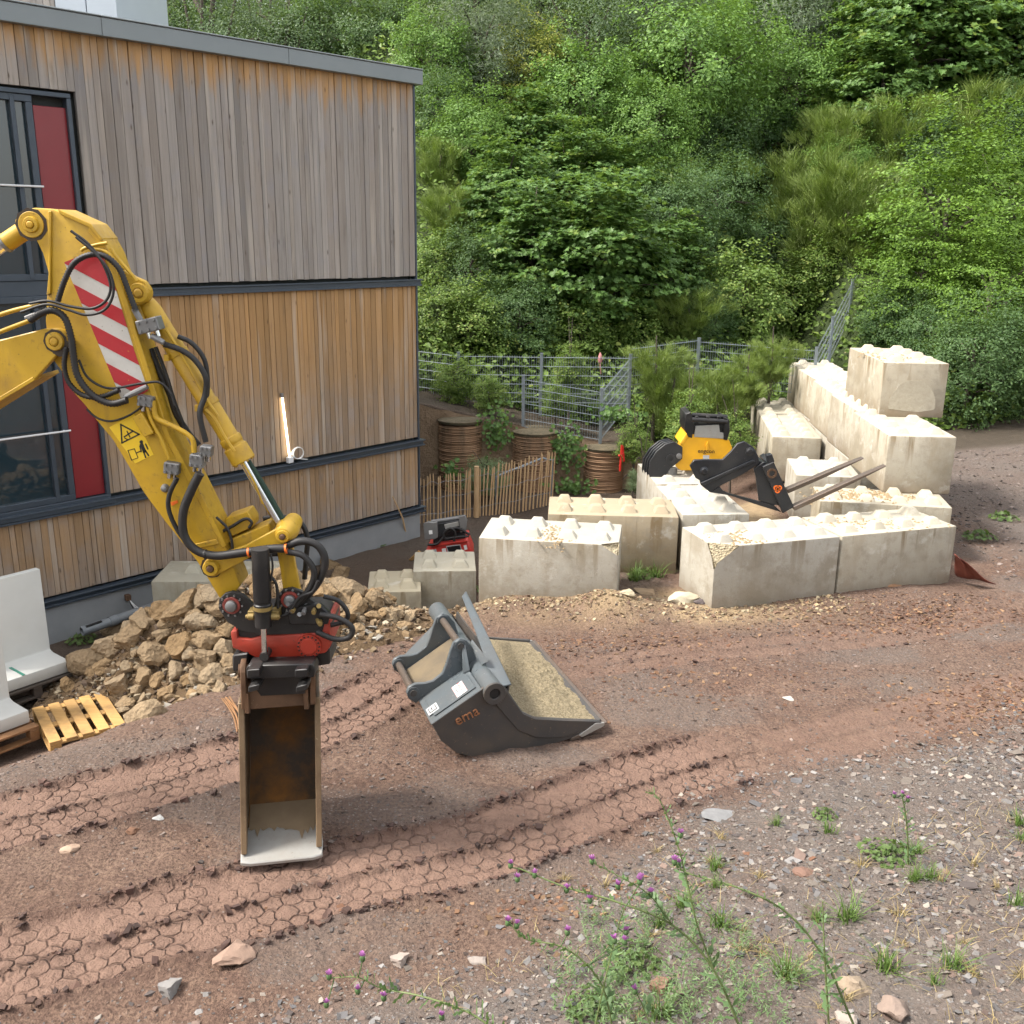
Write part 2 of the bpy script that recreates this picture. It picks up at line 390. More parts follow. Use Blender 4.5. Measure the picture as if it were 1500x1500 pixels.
lv = t.math('SUBTRACT', .5, t.math('MAXIMUM', hx, t.math('ADD', t.math('MULTIPLY', hx, .5), t.math('MULTIPLY', hy, .866))))
crk = t.math('MULTIPLY', t.ramp(lv, [(.02, 1), (.11, 0)]), t.math('MULTIPLY', t.attr('lug'), t.ramp(t.noise(2.6, 4, .6), [(.40, .0), (.60, 1)])))
trk = t.mix(t.math('MULTIPLY', crk, .36), trk, (.12, .066, .05))
dirt = t.mix(t.ramp(n3, [(.40, .75), (.52, 0)]), dirt, (.075, .046, .036)); dirt = t.mix(t.ramp(n3, [(.58, 0), (.70, .55)]), dirt, (.30, .215, .165))
c = t.mix(tr, dirt, trk)
c = t.mix(t.math('MULTIPLY', ed, t.ramp(n2, [(.35, .2), (.6, 1)])), c, (.105, .062, .048))
spk = t.n('TexVoronoi', {'Vector': t.pos(), 'Scale': 42.0}); spr = t.sep(spk.outputs['Color'])
stone = t.mix(spr[0], (.10, .092, .088), (.27, .235, .21))
sg = t.math('MULTIPLY', t.math('LESS_THAN', spk.outputs['Distance'], .36), t.math('LESS_THAN', spr[1], t.rng(gr, 0, 1, .05, .75)))
gcol = t.mix(n2, (.095, .080, .070), (.175, .152, .135))
c = t.mix(t.math('MULTIPLY', gr, t.ramp(n1, [(.25, .55), (.6, 1)])), c, gcol)
c = t.mix(t.math('MULTIPLY', sg, t.math('SUBTRACT', .75, t.math('MULTIPLY', tr, .65))), c, stone)
c = t.mix(t.math('MULTIPLY', sa, t.ramp(n2, [(.3, .5), (.6, 1)])), c, t.mix(n3, (.27, .19, .105), (.46, .35, .21)))
c = t.mix(so_, c, t.mix(n2, (.045, .036, .026), (.10, .08, .06))); c = t.mix(t.math('GREATER_THAN', t.sep()[1], 20.9), c, t.mix(n2, (.03, .045, .015), (.06, .085, .03)))
hgt = t.math('ADD', t.math('MULTIPLY', n3, .5), t.math('MULTIPLY', n2, .9))
hgt = t.math('ADD', hgt, t.math('MULTIPLY', sg, .5)); hgt = t.math('SUBTRACT', hgt, t.math('MULTIPLY', crk, .55))
t.bsdf(c, t.rng(tr, 0, 1, .92, .8), 0, t.bump(hgt, 1.0, .06), .25)
ground = np_mesh('ground', np.stack([XX, YY, ZZ], -1).reshape(-1, 3), Fq, 'ground',
                 {'track': ('POINT', (TR * near).ravel()), 'edge': ('POINT', np.clip(ED * near, 0, 1).ravel()), 'gravel': ('POINT', np.clip(GR, 0, 1).ravel()),
                  'sand': ('POINT', SA.ravel()), 'along': ('POINT', TA.ravel()), 'across': ('POINT', TC.ravel()), 'lug': ('POINT', TL.ravel()), 'soil': ('POINT', SO.ravel())}, smooth=True)
tag(ground, 'red brown earth yard with tyre tracks rising into a wooded slope', 'ground', kind='structure')
def gnd(x, y, extra=0.0):
    X = np.array([x], float); Y = np.array([y], float)
    z = terrain(X, Y)[0]
    if -5 < x < 6 and y < 12: z += track_fields(X, Y)[1][0]
    return float(z) + extra
# ------------------------------------------------------------------ the timber building
t = NT('cladding')
top = t.attr('below_top'); tier = t.attr('tier'); rnd = t.attr('board_random')
off = t.n('CombineXYZ', {0: t.math('MULTIPLY', rnd, 37), 1: t.math('MULTIPLY', rnd, 11), 2: t.math('MULTIPLY', rnd, 23)}).outputs[0]
v = t.n('VectorMath', {0: t.pos(), 1: off}, operation='ADD').outputs[0]
gv = t.scl(v, (34, 34, 1.1)); g1 = t.noise(1.0, 6, .6, gv); g2 = t.noise(1.0, 4, .6, t.scl(v, (9, 9, .8))); blot = t.noise(2.3, 5, .6, v)
kn = t.n('TexVoronoi', {'Vector': t.scl(v, (7, 7, 2.2)), 'Scale': 1.0}); knot = t.ramp(kn.outputs['Distance'], [(.03, 1), (.10, 0)])
grey = t.mix(g1, (.165, .150, .134), (.38, .352, .322)); grey = t.mix(t.math('MULTIPLY', rnd, .55), grey, t.mix(g2, (.145, .108, .075), (.34, .30, .26)))
grey = t.mix(t.ramp(blot, [(.52, 0), (.72, .55)]), grey, (.23, .225, .235))
oran = t.mix(g1, (.25, .138, .055), (.47, .285, .125)); oran = t.mix(t.math('MULTIPLY', rnd, .6), oran, (.34, .215, .11))
brown = t.mix(g1, (.215, .132, .068), (.40, .268, .150)); brown = t.mix(t.ramp(blot, [(.45, 0), (.7, .5)]), brown, grey)
edge = t.math('ADD', top, t.math('MULTIPLY', t.math('SUBTRACT', t.noise(1.3, 4, .6, t.scl(v, (5, 5, 1.0))), .5), 1.1))
up = t.mix(t.rng(edge, .08, .42, 0, 1), oran, grey)
lo = t.mix(t.rng(edge, .6, 1.7, 0, 1), oran, brown); lo = t.mix(t.rng(edge, 1.2, 2.6, 0, .45), lo, grey)
bo = t.mix(t.rng(edge, .4, 1.2, 0, .6), brown, grey)
c = t.mix(t.math('GREATER_THAN', tier, .5), up, lo); c = t.mix(t.math('GREATER_THAN', tier, 1.5), c, bo)
r2 = t.n('TexWhiteNoise', {'Vector': off}).outputs['Value']; sc_ = t.rng(r2, 0, 1, .78, 1.22)
c = t.mix(1.0, c, t.n('CombineColor', {0: sc_, 1: sc_, 2: t.math('MULTIPLY', sc_, 1.02)}).outputs[0], 'MULTIPLY')
c = t.mix(t.ramp(t.noise(1.0, 3, .5, t.scl(v, (6, 6, .35))), [(.56, 0), (.68, .6)]), c, (.43, .385, .33)); c = t.mix(t.ramp(t.noise(1.0, 4, .6, t.scl(v, (14, 14, 1.6))), [(.58, 0), (.72, .4)]), c, (.10, .075, .055)); c = t.mix(t.math('MULTIPLY', knot, .7), c, (.06, .035, .02))
t.bsdf(c, .82, 0, t.bump(t.math('ADD', g1, t.math('MULTIPLY', knot, -.8)), .45, .006), .25)
t = NT('slate_metal'); t.bsdf(t.mix(t.noise(5), (.035, .048, .066), (.06, .078, .10)), t.rng(t.noise(9), .3, .7, .32, .5), .3)
t = NT('coping_metal'); t.bsdf(t.mix(t.noise(1.2), (.17, .195, .205), (.21, .235, .245)), .45, .3)
t = NT('plinth_concrete'); q = t.noise(3, 6, .6); t.bsdf(t.mix(q, (.19, .205, .215), (.30, .31, .315)), .85, 0, t.bump(t.noise(40), .2, .004))
t = NT('red_panel'); t.bsdf(t.mix(t.noise(2.5), (.165, .012, .018), (.21, .018, .024)), .28, 0, t.bump(t.noise(6), .06, .004))
t = NT('window_glass'); t.bsdf((.016, .032, .042), .03, 0, t.bump(t.noise(.9, 2), .03, .02), 1.0)
t = NT('facade_panel_grey'); t.bsdf(t.mix(t.noise(1.5), (.42, .47, .52), (.5, .55, .6)), .6)
plain('window_inner', (.03, .035, .035), .8)

bld = thing('timber_building', BC, 'two storey building clad in weathered vertical boards with dark window and red panels', 'building')
def bp(s, z, o=0.0): return BC + BD * s + BN * o + Vector((0, 0, z - BC.z))     # s to the left along the facade, o out of it
BM = Matrix((( BD.x, BN.x, 0), (BD.y, BN.y, 0), (0, 0, 1)))
def bbox(mb, s0, s1, z0, z1, o0, o1): return mb.box(bp((s0 + s1) / 2, (z0 + z1) / 2, (o0 + o1) / 2), (s1 - s0, o1 - o0, z1 - z0), BM)
LEN = 9.2
Z0, Z1, Z2, Z3, Z4 = -0.30, 0.82, 3.34, 6.14, 6.33
body = MB(); bbox(body, .03, LEN, -1.1, 6.2, -11, -.10); body.build('wall_core', 'window_inner', bld)
pl = MB(); bbox(pl, -.01, LEN, -1.4, Z0 - .07, -.3, .03); pl.build('plinth', 'plinth_concrete', bld, bevel=.01)
# window opening along the facade: solved from the photograph
def fac(px, py):
    d = ray(px, py); k = (BC + BN * .02 - CAM).dot(BN) / d.dot(BN); p = CAM + d * k; q = p - BC
    return q.dot(BD), p.z
WS0 = fac(119, 300)[0]; WS1 = fac(62, 300)[0]; WT = fac(115, 139)[1]; WB = fac(172, 727)[1]
rng_ = random.Random(5)
def board_obj(s0, s1, z0, z1, ztop, tr, o):
    mb = MB(); bbox(mb, s0, s1, z0, z1, -.06, o)
    b = mb.build('board', 'cladding', bld, bevel=.004, smooth=0)
    me = b.data; n = len(me.vertices); r = rng_.random()
    a = me.attributes.new('below_top', 'FLOAT', 'POINT'); a.data.foreach_set('value', [ztop - (vv.co.z + BC.z) for vv in me.vertices])
    a = me.attributes.new('tier', 'FLOAT', 'POINT'); a.data.foreach_set('value', [float(tr)] * n)
    a = me.attributes.new('board_random', 'FLOAT', 'POINT'); a.data.foreach_set('value', [r] * n)
for tr, (z0, z1) in enumerate(((Z2 + .05, Z3), (Z1 + .05, Z2 - .07), (Z0 + .04, Z1 - .07))):
    s = .0
    while s < LEN - 2.4:
        w = rng_.choice((.068, .082, .09, .1, .112, .125)) * (1.0 if tr == 0 else .95); g = rng_.choice((.003, .004, .006))
        o = rng_.choice((0, .004, .010, .016)) if tr == 0 else rng_.choice((0, .003, .006))
        a, b = s, s + w - g
        zz0 = z0 + (.0 if tr != 0 else rng_.random() * .01)
        if b < WS0 + .02 or tr == 2: board_obj(a, b, zz0, z1, z1, tr, o)
        elif tr == 0: board_obj(a, b, WT + .03, z1, z1, tr, o)
        s += w
for nm, z, h, d in (('ledge', Z2, .11, .07), ('ledge', Z1, .11, .09), ('ledge', Z0, .10, .09)):
    m = MB(); s1 = LEN if z == Z0 else WS0 - .02 if z == Z2 else LEN
    bbox(m, -.08, s1, z - h + .04, z - .01, -.03, d * .6); bbox(m, -.10, s1, z - .008, z + .012, -.03, d); bbox(m, -.10, s1, z - h + .02, z - h + .045, -.03, d * .85)
    m.build(nm, 'slate_metal', bld, bevel=.003)
trim = MB(); bbox(trim, -.035, -.002, Z0 - .06, Z3, -.10, .02); trim.build('corner_trim', 'slate_metal', bld, bevel=.004)
s = -.12
for L in (2.35, 2.5, 2.5, 2.2):
    m = MB(); bbox(m, s + .003, s + L, Z3 - .005, Z4, -.10, .11); bbox(m, s + .003, s + L, Z4 + .002, Z4 + .02, -11, .125); m.build('coping', 'coping_metal', bld, bevel=.006); s += L
m = MB(); m.prism([bp(-.01, -1.2, -.11), bp(-.01, 6.15, -.11), bp(-.01, 6.15, -11), bp(-.01, -1.2, -11)], -BD * .02); m.build('side_wall', 'plinth_concrete', bld)
# windows with red panels
def frame(s0, s1, z0, z1, w, o0, o1, name='window_frame', par=bld):
    m = MB(); bbox(m, s0, s1, z1 - w, z1, o0, o1); bbox(m, s0, s1, z0, z0 + w, o0, o1)
    bbox(m, s0, s0 + w, z0 + w, z1 - w, o0 + .001, o1 - .001); bbox(m, s1 - w, s1, z0 + w, z1 - w, o0 + .001, o1 - .001)
    return m.build(name, 'slate_metal', par, bevel=.006)
zm = fac(62, 418)[1]; WEND = WS1 + 1.75
frame(WS0, WEND, WB, WT, .05, -.09, .03)
for (z0, z1) in ((WB + .05, zm - .12), (zm + .05, WT - .05)):
    m = MB(); bbox(m, WS0 + .05, WS1 - .03, z0 + .01, z1 - (.10 if z1 > 4 else 0), -.07, -.02); m.build('red_panel', 'red_panel', bld, bevel=.003)
    wnd = frame(WS1 - .02, WEND - .05, z0, z1, .075, -.085, .005, 'window')
    g = MB(); bbox(g, WS1 + .05, WEND - .12, z0 + .07, z1 - .07, -.075, -.05); g.build('pane', 'window_glass', wnd)
    m = MB(); 
    sm = WS1 + .17; bbox(m, sm, sm + .05, z0 + .02, z1 - .02, -.06, .012); m.build('mullion', 'slate_metal', wnd, bevel=.004)
    bar = MB(); zb = z0 + (.86 if z0 < 2 else 1.02)
    for q in ((zb,) if z0 > 2 else (zb, )): bar.cyl(bp(WS1 - .02, q, .06), bp(WEND, q, .06), .012, n=8)
    bar.cyl(bp(WS1 + .04, zb, .0), bp(WS1 + .04, zb, .07), .01, n=6); bar.build('safety_rail', 'ear_light', wnd)
m = MB(); bbox(m, WS0 + .04, WEND, zm - .12, zm + .05, -.085, -.012); m.build('transom', 'slate_metal', bld, bevel=.004)
m = MB(); bbox(m, WS0 - .03, WEND, WB - .06, WB - .003, -.05, .08); m.build('window_sill', 'slate_metal', bld, bevel=.004)
# set-back roof storey
pa = gy(80, -40, 17.2); pb = gy(171, 20, 17.2)
m = MB(); m.prism([(pa.x - 5, 17.2, 5.9), (pb.x, 17.2, 5.9), (pb.x, 17.2, 8.4), (pa.x - 5, 17.2, 8.4)], (0, 2.5, 0)); rs = m.build('roof_storey', 'facade_panel_grey', bld)
for a, b in ((80, 126), (127.5, 171)):
    q0, q1 = gy(a, 10, 17.17), gy(b, 10, 17.17); mm = MB(); mm.prism([(q0.x, 17.19, 5.95), (q1.x, 17.19, 5.95), (q1.x, 17.19, 8.35), (q0.x, 17.19, 8.35)], (0, -.03, 0)); mm.build('cladding_panel', 'facade_panel_grey', rs, bevel=.006)

wb0 = gy(-60, 10, 17.17).x; wx_ = wb0
while wx_ < gy(79, 10, 17.17).x - .02:
    w_ = rng_.choice((.09, .11, .13)); mm = MB(); mm.prism([(wx_, 17.19, 5.95), (wx_ + w_ - .006, 17.19, 5.95), (wx_ + w_ - .006, 17.19, 8.35), (wx_, 17.19, 8.35)], (0, -.03, 0)); b_ = mm.build('board', 'cladding', rs, bevel=.004, smooth=0)
    n_ = len(b_.data.vertices); q_ = rng_.random()
    for nm_, vl in (('below_top', 1.2), ('tier', 0.0), ('board_random', q_)): a_ = b_.data.attributes.new(nm_, 'FLOAT', 'POINT'); a_.data.foreach_set('value', [vl] * n_)
    wx_ += w_
# ------------------------------------------------------------------ concrete blocks
t = NT('concrete')
tint = t.n('ObjectInfo').outputs['Color']
q1 = t.noise(2.1, 6, .6); q2 = t.noise(16, 5, .65); st = t.noise(1.0, 5, .6, t.scl(t.pos(), (4.2, 4.2, .7))); fine = t.noise(70, 3, .7)
c = t.mix(q1, (.34, .32, .27), (.46, .435, .375)); c = t.mix(t.ramp(q2, [(.45, 0), (.75, .4)]), c, (.40, .36, .28))
nz = t.sep(t.n('NewGeometry').outputs['Normal'])[2]
side = t.math('LESS_THAN', nz, .5)
c = t.mix(t.math('MULTIPLY', t.math('MULTIPLY', side, t.ramp(t.noise(.9, 3), [(.36, 0), (.56, 1)])), t.ramp(st, [(.54, 0), (.70, .62)])), c, (.28, .23, .16))
c = t.mix(t.math('MULTIPLY', side, t.ramp(t.noise(1.6, 5, .6, t.scl(t.pos(), (3, 3, .8))), [(.55, 0), (.75, .5)])), c, (.33, .31, .26))
ov = t.obj(); oz = t.sep(ov)[2]; rnd_ = t.rand()
ofs = t.n('VectorMath', {0: ov, 1: t.n('CombineXYZ', {0: t.math('MULTIPLY', rnd_, 31), 1: t.math('MULTIPLY', rnd_, 17), 2: 0.0}).outputs[0]}, operation='ADD').outputs[0]
drip = t.ramp(t.noise(1.0, 4, .6, t.scl(ofs, (6.5, 6.5, .5))), [(.56, 0), (.63, 1)]); dl = t.rng(t.math('ADD', oz, t.math('MULTIPLY', t.noise(1.0, 3, .6, t.scl(ofs, (4, 4, .3))), .7)), .72, 1.12, 0, .9)
c = t.mix(t.math('MULTIPLY', side, t.math('MULTIPLY', drip, dl)), c, (.21, .165, .105))
spl_ = t.rng(t.math('ADD', oz, t.math('MULTIPLY', t.noise(6, 5, .65, ofs), .34)), .10, .42, .75, 0); c = t.mix(t.math('MULTIPLY', side, spl_), c, (.23, .165, .11))
c = t.mix(t.math('MULTIPLY', side, t.ramp(t.noise(1.4, 5, .6, ofs), [(.48, 0), (.62, .65)])), c, (.26, .225, .165))
c = t.mix(1.0, c, tint, 'MULTIPLY')
blt = t.noise(5.5, 6, .7); c = t.mix(t.math('MULTIPLY', side, t.ramp(blt, [(.50, 0), (.64, .6)])), c, (.27, .24, .185)); c = t.mix(t.ramp(t.noise(3.2, 5, .7), [(.58, 0), (.7, .45)]), c, (.62, .60, .54))
pit = t.ramp(t.vor(34), [(.05, 0), (.16, 1)]); c = t.mix(t.math('MULTIPLY', t.math('SUBTRACT', 1, pit), .5), c, (.2, .17, .12))
t.bsdf(c, .88, 0, t.bump(t.math('ADD', t.math('MULTIPLY', pit, .5), t.math('ADD', fine, q2)), .35, .01), .25)
t = NT('broken_concrete'); q = t.noise(30, 6, .7); t.bsdf(t.mix(q, (.33, .27, .17), (.55, .48, .34)), .95, 0, t.bump(t.math('ADD', q, t.vor(40)), 1.0, .03), .2)
t = NT('broken_grey'); q = t.noise(16, 6, .7); t.bsdf(t.mix(q, (.30, .26, .19), (.50, .46, .37)), .95, 0, t.bump(q, .7, .012), .2)
t = NT('crumbs'); q = t.noise(25, 4, .7); t.bsdf(t.mix(q, (.20, .14, .08), (.42, .33, .2)), .95, 0, t.bump(q, .8, .02), .2)

_sm = MB(); _r = .105; _h = .085
_sm.add([(-_r, -_r, 0), (_r, -_r, 0), (_r, _r, 0), (-_r, _r, 0), (-_r * .52, -_r * .52, _h), (_r * .52, -_r * .52, _h), (_r * .52, _r * .52, _h), (-_r * .52, _r * .52, _h)],
        [(4, 5, 6, 7), (0, 1, 5, 4), (1, 2, 6, 5), (2, 3, 7, 6), (3, 0, 4, 7)])
_so = _sm.build('stud', 'concrete', None, bevel=.012, seg=2); STUD = _so.data; bpy.data.objects.remove(_so)
brng = random.Random(3)
def block(fl, az, L, Wd, ztop, label, group, nx=4, ny=2, color=(1, 1, 1), chips=(), h=.8, tilt=0.0, studs=True, bev=.014):
    return _block(fl, az, L, Wd, ztop, label, group, nx, ny, color, chips, h, tilt, studs, bev)
def _block(fl, az, L, Wd, ztop, label, group, nx=4, ny=2, color=(1, 1, 1), chips=(), h=.8, tilt=0.0, studs=True, bev=.014):
    """fl: front left corner of the top; L along the front, Wd going back"""
    a = R_(az); ex = Vector((math.cos(a), math.sin(a), 0)); ey = Vector((-math.sin(a), math.cos(a), 0))
    c = Vector((fl[0], fl[1], 0)) + ex * L / 2 + ey * Wd / 2; c.z = ztop - h
    o = thing('concrete_block', c, label, 'concrete block', group, a); o.rotation_euler = (0, tilt, a)
    m = MB(); m.box((0, 0, h / 2), (L, Wd, h)); b = m.build('block_body', 'concrete', o, bevel=bev, seg=2, local=True)
    b.color = (*color, 1)
    if chips:
        me = b.data; me.materials.append(M['broken_concrete']); bm = bmesh.new(); bm.from_mesh(me)
        for pt, nr in chips:
            pt = Vector((pt[0] * L / 2, pt[1] * Wd / 2, pt[2]))
            r = bmesh.ops.bisect_plane(bm, geom=bm.verts[:] + bm.edges[:] + bm.faces[:], plane_co=pt, plane_no=nr, clear_outer=True)
            ed = [e for e in r['geom_cut'] if isinstance(e, bmesh.types.BMEdge)]
            fr = bmesh.ops.triangle_fill(bm, edges=ed, use_beauty=True)
            nf = [g for g in fr['geom'] if isinstance(g, bmesh.types.BMFace)]
            sd = bmesh.ops.subdivide_edges(bm, edges=list({e for f in nf for e in f.edges}), cuts=2, use_grid_fill=True)
            for f in bm.faces:
                if abs((f.calc_center_median() - pt).dot(Vector(nr).normalized())) < 1e-4: f.material_index = 1; f.smooth = False
            for v in bm.verts:
                if abs((v.co - pt).dot(Vector(nr).normalized())) < 1e-4 and all(f.material_index == 1 for f in v.link_faces): v.co -= Vector(nr).normalized() * brng.uniform(0, .045)
        bm.to_mesh(me); bm.free()
    if studs:
        for i in range(nx):
            for j in range(ny):
                x = (i + .5) / nx * L - L / 2; y = (j + .5) / ny * Wd - Wd / 2
                if any((Vector((x, y, h)) - Vector((p[0] * L / 2, p[1] * Wd / 2, p[2]))).dot(Vector(nr)) > -.06 for p, nr in chips): continue
                s = link('stud', STUD); s.parent = o; s.location = (x, y, h - .002); k = brng.uniform(.88, 1.06)
                s.scale = (k, k, brng.uniform(.85, 1.1)); s.rotation_euler = (0, 0, brng.uniform(-.1, .1)); s.color = (*[min(1.15, v * 1.06) for v in color], 1)
    return o
GB = 'cast concrete blocks stacked on the site'
block((-.379, 10.84), -8.5, 1.6, .86, .69, 'concrete block with damp streaks and a broken corner, directly behind the grey bucket', GB,
      chips=[((.86, -1, .74), (.45, -.75, .75))])
block((.45, 11.87), -3, 1.62, .86, .69, 'brown stained concrete block just behind the streaked block, below the pile wall', GB, color=(.88, .78, .64))
block((2.13, 11.90), 5, .86, 1.5, .69, 'concrete block set end-on beneath the pallet fork', GB, 2, 4)
block((2.02, 13.46), 5, .86, 1.3, .69, 'concrete block beneath the yellow grab', GB, 2, 3)
block((2.282, 10.569), 17, 1.62, .84, .69, 'front concrete block with a crumbled top left corner, foremost of the row', GB,
      chips=[((-.72, -1, .74), (-.5, -.8, .75)), ((-1, -.9, .60), (-.9, -.7, .35))])
block((3.86, 11.06), 17.4, 1.62, .84, .69, 'concrete block at the right end of the front row beside the red tarpaulin', GB, color=(.95, .93, .88))
block((4.07, 12.66), -10, 1.66, .80, .69, 'low concrete block littered with straw under the tall wall, behind the front row', GB, color=(.97, .93, .85))
block((4.16, 14.12), -8, .92, 1.15, .69, 'short concrete block between the fork tines and the tall wall', GB, 2, 3)
for k in range(5):
    a = R_(82.2); lab = ('nearest', 'second', 'third', 'fourth', 'farthest')[k]
    block((4.53 + math.cos(a) * .815 * k, 17.0 + math.sin(a) * .815 * k), -7.8, .84, .805, .69, f'{lab} concrete block of the low row left of the tall wall', GB, 2, 2, color=(1, .98, .92), bev=.026)
p = Vector((5.06, 13.12, 0)); a = R_(84.0); d = Vector((math.cos(a), math.sin(a), 0))
for k, L in enumerate((1.92, 1.72, 1.7, 1.72, 1.0)):
    lab = ('nearest', 'second', 'third', 'fourth', 'farthest')[k]
    block((p.x + (0, .02, -.012, .016, -.01)[k], p.y), -4 + (0, .8, -.7, .6, 0)[k], .90, L - .05, 1.49, f'{lab} concrete block in the upper course of the tall pale wall', GB, 2, 4 if k < 4 else 2, color=(1.08, 1.05, 1.0) if k else (1.0, .97, .92), bev=.03)
    q = p + d * .03
    if k: block((q.x + .01, q.y + .02), -4, .86, L - .05, .685, f'{lab} concrete block in the hidden lower course under the tall wall', GB, studs=False)
    p = p + d * L
top_block = block((5.06 + .37, 13.12 + 1.45), -4, .93, 2.0, 2.29, 'topmost concrete block with a weathered arch on its end face', GB, 2, 4, color=(.98, .93, .85))
m = MB(); m.prism([(x_, -1.0, z_) for x_, z_ in [(-.33, .12)] + [(.34 * math.cos(R_(180 - 18 * k)), .16 + .40 * math.sin(R_(180 - 18 * k)) + .012 * math.sin(k * 2.3)) for k in range(11)] + [(.32, .12), (.1, .08), (-.15, .10)]], (0, -.004, 0)); wp_ = m.build('weathered_arch', 'broken_grey', top_block, local=True)
q = gz(605, 837, -.08); block((q.x, q.y), 4, .80, .80, -.08, 'small pale concrete block in front of the red attachment', GB, 2, 2, color=(1, 1, .95))
q = gz(538, 868, -.22); block((q.x, q.y), 6, .66, .8, -.22, 'sand covered concrete block between the rubble and the red attachment', GB, 2, 2, color=(1, .95, .82))
q = gz(221, 852, -.05); block((q.x, q.y), 2, 1.6, .8, -.05, 'concrete block against the plinth of the building behind the rubble', GB, studs=True, color=(.80, .80, .74), nx=2, ny=1)

# weathered crescent on the top block and straw, crumbs lying on the blocks
def crumb_patch(name, cx, cy, z, rx, ry, n, seed, label, size=.02):
    rg = np.random.default_rng(seed); V = []; Fc = []
    for i in range(n):
        x, y = rg.normal(cx, rx), rg.normal(cy, ry); s = size * rg.uniform(.4, 1.3); k = len(V)
        a = rg.uniform(0, 6.28); e = np.array([[-1, -.5, 0], [1, -.6, 0], [.8, .6, 0], [-.7, .5, 0], [0, 0, rg.uniform(.5, 1.1)]]) * s
        e = e @ np.array([[math.cos(a), -math.sin(a), 0], [math.sin(a), math.cos(a), 0], [0, 0, 1]]).T + [x, y, z]
        V += e.tolist(); Fc += [[k, k + 1, k + 4], [k + 1, k + 2, k + 4], [k + 2, k + 3, k + 4], [k + 3, k, k + 4]]
    o = np_mesh(name, np.array(V), np.array(Fc), 'crumbs'); tag(o, label, 'debris', kind='stuff')
crumb_patch('sand_crumbs', .47, 10.95, .69, .10, .22, 160, 1, 'sandy crumbs across the top of the streaked block', .017)
crumb_patch('sand_crumbs', 2.62, 10.95, .69, .16, .12, 160, 2, 'sandy crumbs at the broken corner of the front block', .02)
crumb_patch('sand_crumbs', 4.35, 11.6, .69, .35, .12, 200, 5, 'brown litter on the right end of the front row', .018)
crumb_patch('straw_litter', 4.75, 12.95, .69, .38, .14, 320, 3, 'straw and bark litter on the low block under the tall wall', .026)
crumb_patch('sand_crumbs', 5.7, 15.3, 2.29, .16, .35, 120, 4, 'dark litter on top of the topmost block', .02)

# ------------------------------------------------------------------ bored pile wall
t = NT('pile_concrete'); zz = t.sep()[2]; w = t.n('TexWave', {'Vector': t.pos(), 'Scale': 9.0, 'Distortion': 1.5, 'Detail': 3.0}, wave_type='BANDS', bands_direction='Z').outputs[0]
q = t.noise(3, 6, .65); c = t.mix(q, (.24, .135, .075), (.44, .285, .175)); c = t.mix(t.math('MULTIPLY', w, .22), c, (.13, .085, .055))
c = t.mix(t.ramp(t.noise(1.0, 4, .6, t.scl(t.pos(), (4, 4, .6))), [(.5, 0), (.72, .6)]), c, (.075, .068, .052))
t.bsdf(c, .93, 0, t.bump(t.math('ADD', w, t.noise(24, 5, .7)), .6, .025), .2)
t = NT('shotcrete'); q = t.noise(2.2, 6, .65); t.bsdf(t.mix(q, (.17, .115, .072), (.37, .27, .18)), .95, 0, t.bump(t.noise(14, 6, .7), .9, .05), .2)
t = NT('pile_cap'); t.bsdf(t.mix(t.noise(9, 5, .7), (.05, .05, .03), (.17, .13, .08)), .95, 0, t.bump(t.noise(20), .8, .03))
def pile(px, py, r, Y, label, lean=0.0):
    c = gy(px, py, Y); o = thing('concrete_pile', (c.x, Y, -1.3), label, 'concrete pile', 'bored piles of the retaining wall'); prof = []
    rg = random.Random(int(px)); z = 0.0; top = c.z + 1.3
    while z < top - .02: prof.append((z, r + rg.uniform(-.012, .012))); prof.append((z + .012, r - .008)); prof.append((z + .02, r)); z += rg.uniform(.045, .075)
    m = MB(); m.lathe((0, 0, 0), (0, 0, 1), prof, 28); m.build('shaft', 'pile_concrete', o, local=True, smooth=50)
    m = MB(); m.lathe((0, 0, top - .03), (0, 0, 1), [(0, r + .01), (.05, r + .03), (.09, r - .06), (.11, .02)], 20); m.build('earth_cap', 'pile_cap', o, local=True)
pile(674, 615, .43, 19.03, 'banded brown concrete pile nearest the building')
pile(783, 632, .43, 19.02, 'banded brown concrete pile in the middle under the mesh panel')
pile(885, 655, .39, 18.98, 'banded brown concrete pile at the right end below the red marker')
wx = np.linspace(-3.2, 2.95, 90); wz = np.linspace(0, 1, 26); V = []
for k, f in enumerate(wz):
    for x in wx:
        ztop = float(np.clip(.74 - .20 * (x + 1.3), .14, .84)) + .10 * float(fbm(np.array([x * 2.0]), np.array([3.]), 90)[0])
        z = -1.3 + f * (ztop + 1.3); V.append((x, 18.90 + .16 * float(fbm(np.array([x * 1.3]), np.array([z * 1.3]), 91)[0]) + .06 * f, z))
n = len(wx); ii = np.arange(n * len(wz)).reshape(len(wz), n); Fw = np.stack([ii[:-1, :-1], ii[:-1, 1:], ii[1:, 1:], ii[1:, :-1]], -1).reshape(-1, 4)
tag(np_mesh('retaining_wall', np.array(V), Fw, 'shotcrete', smooth=True), 'rough brown sprayed concrete wall between the piles', 'wall')

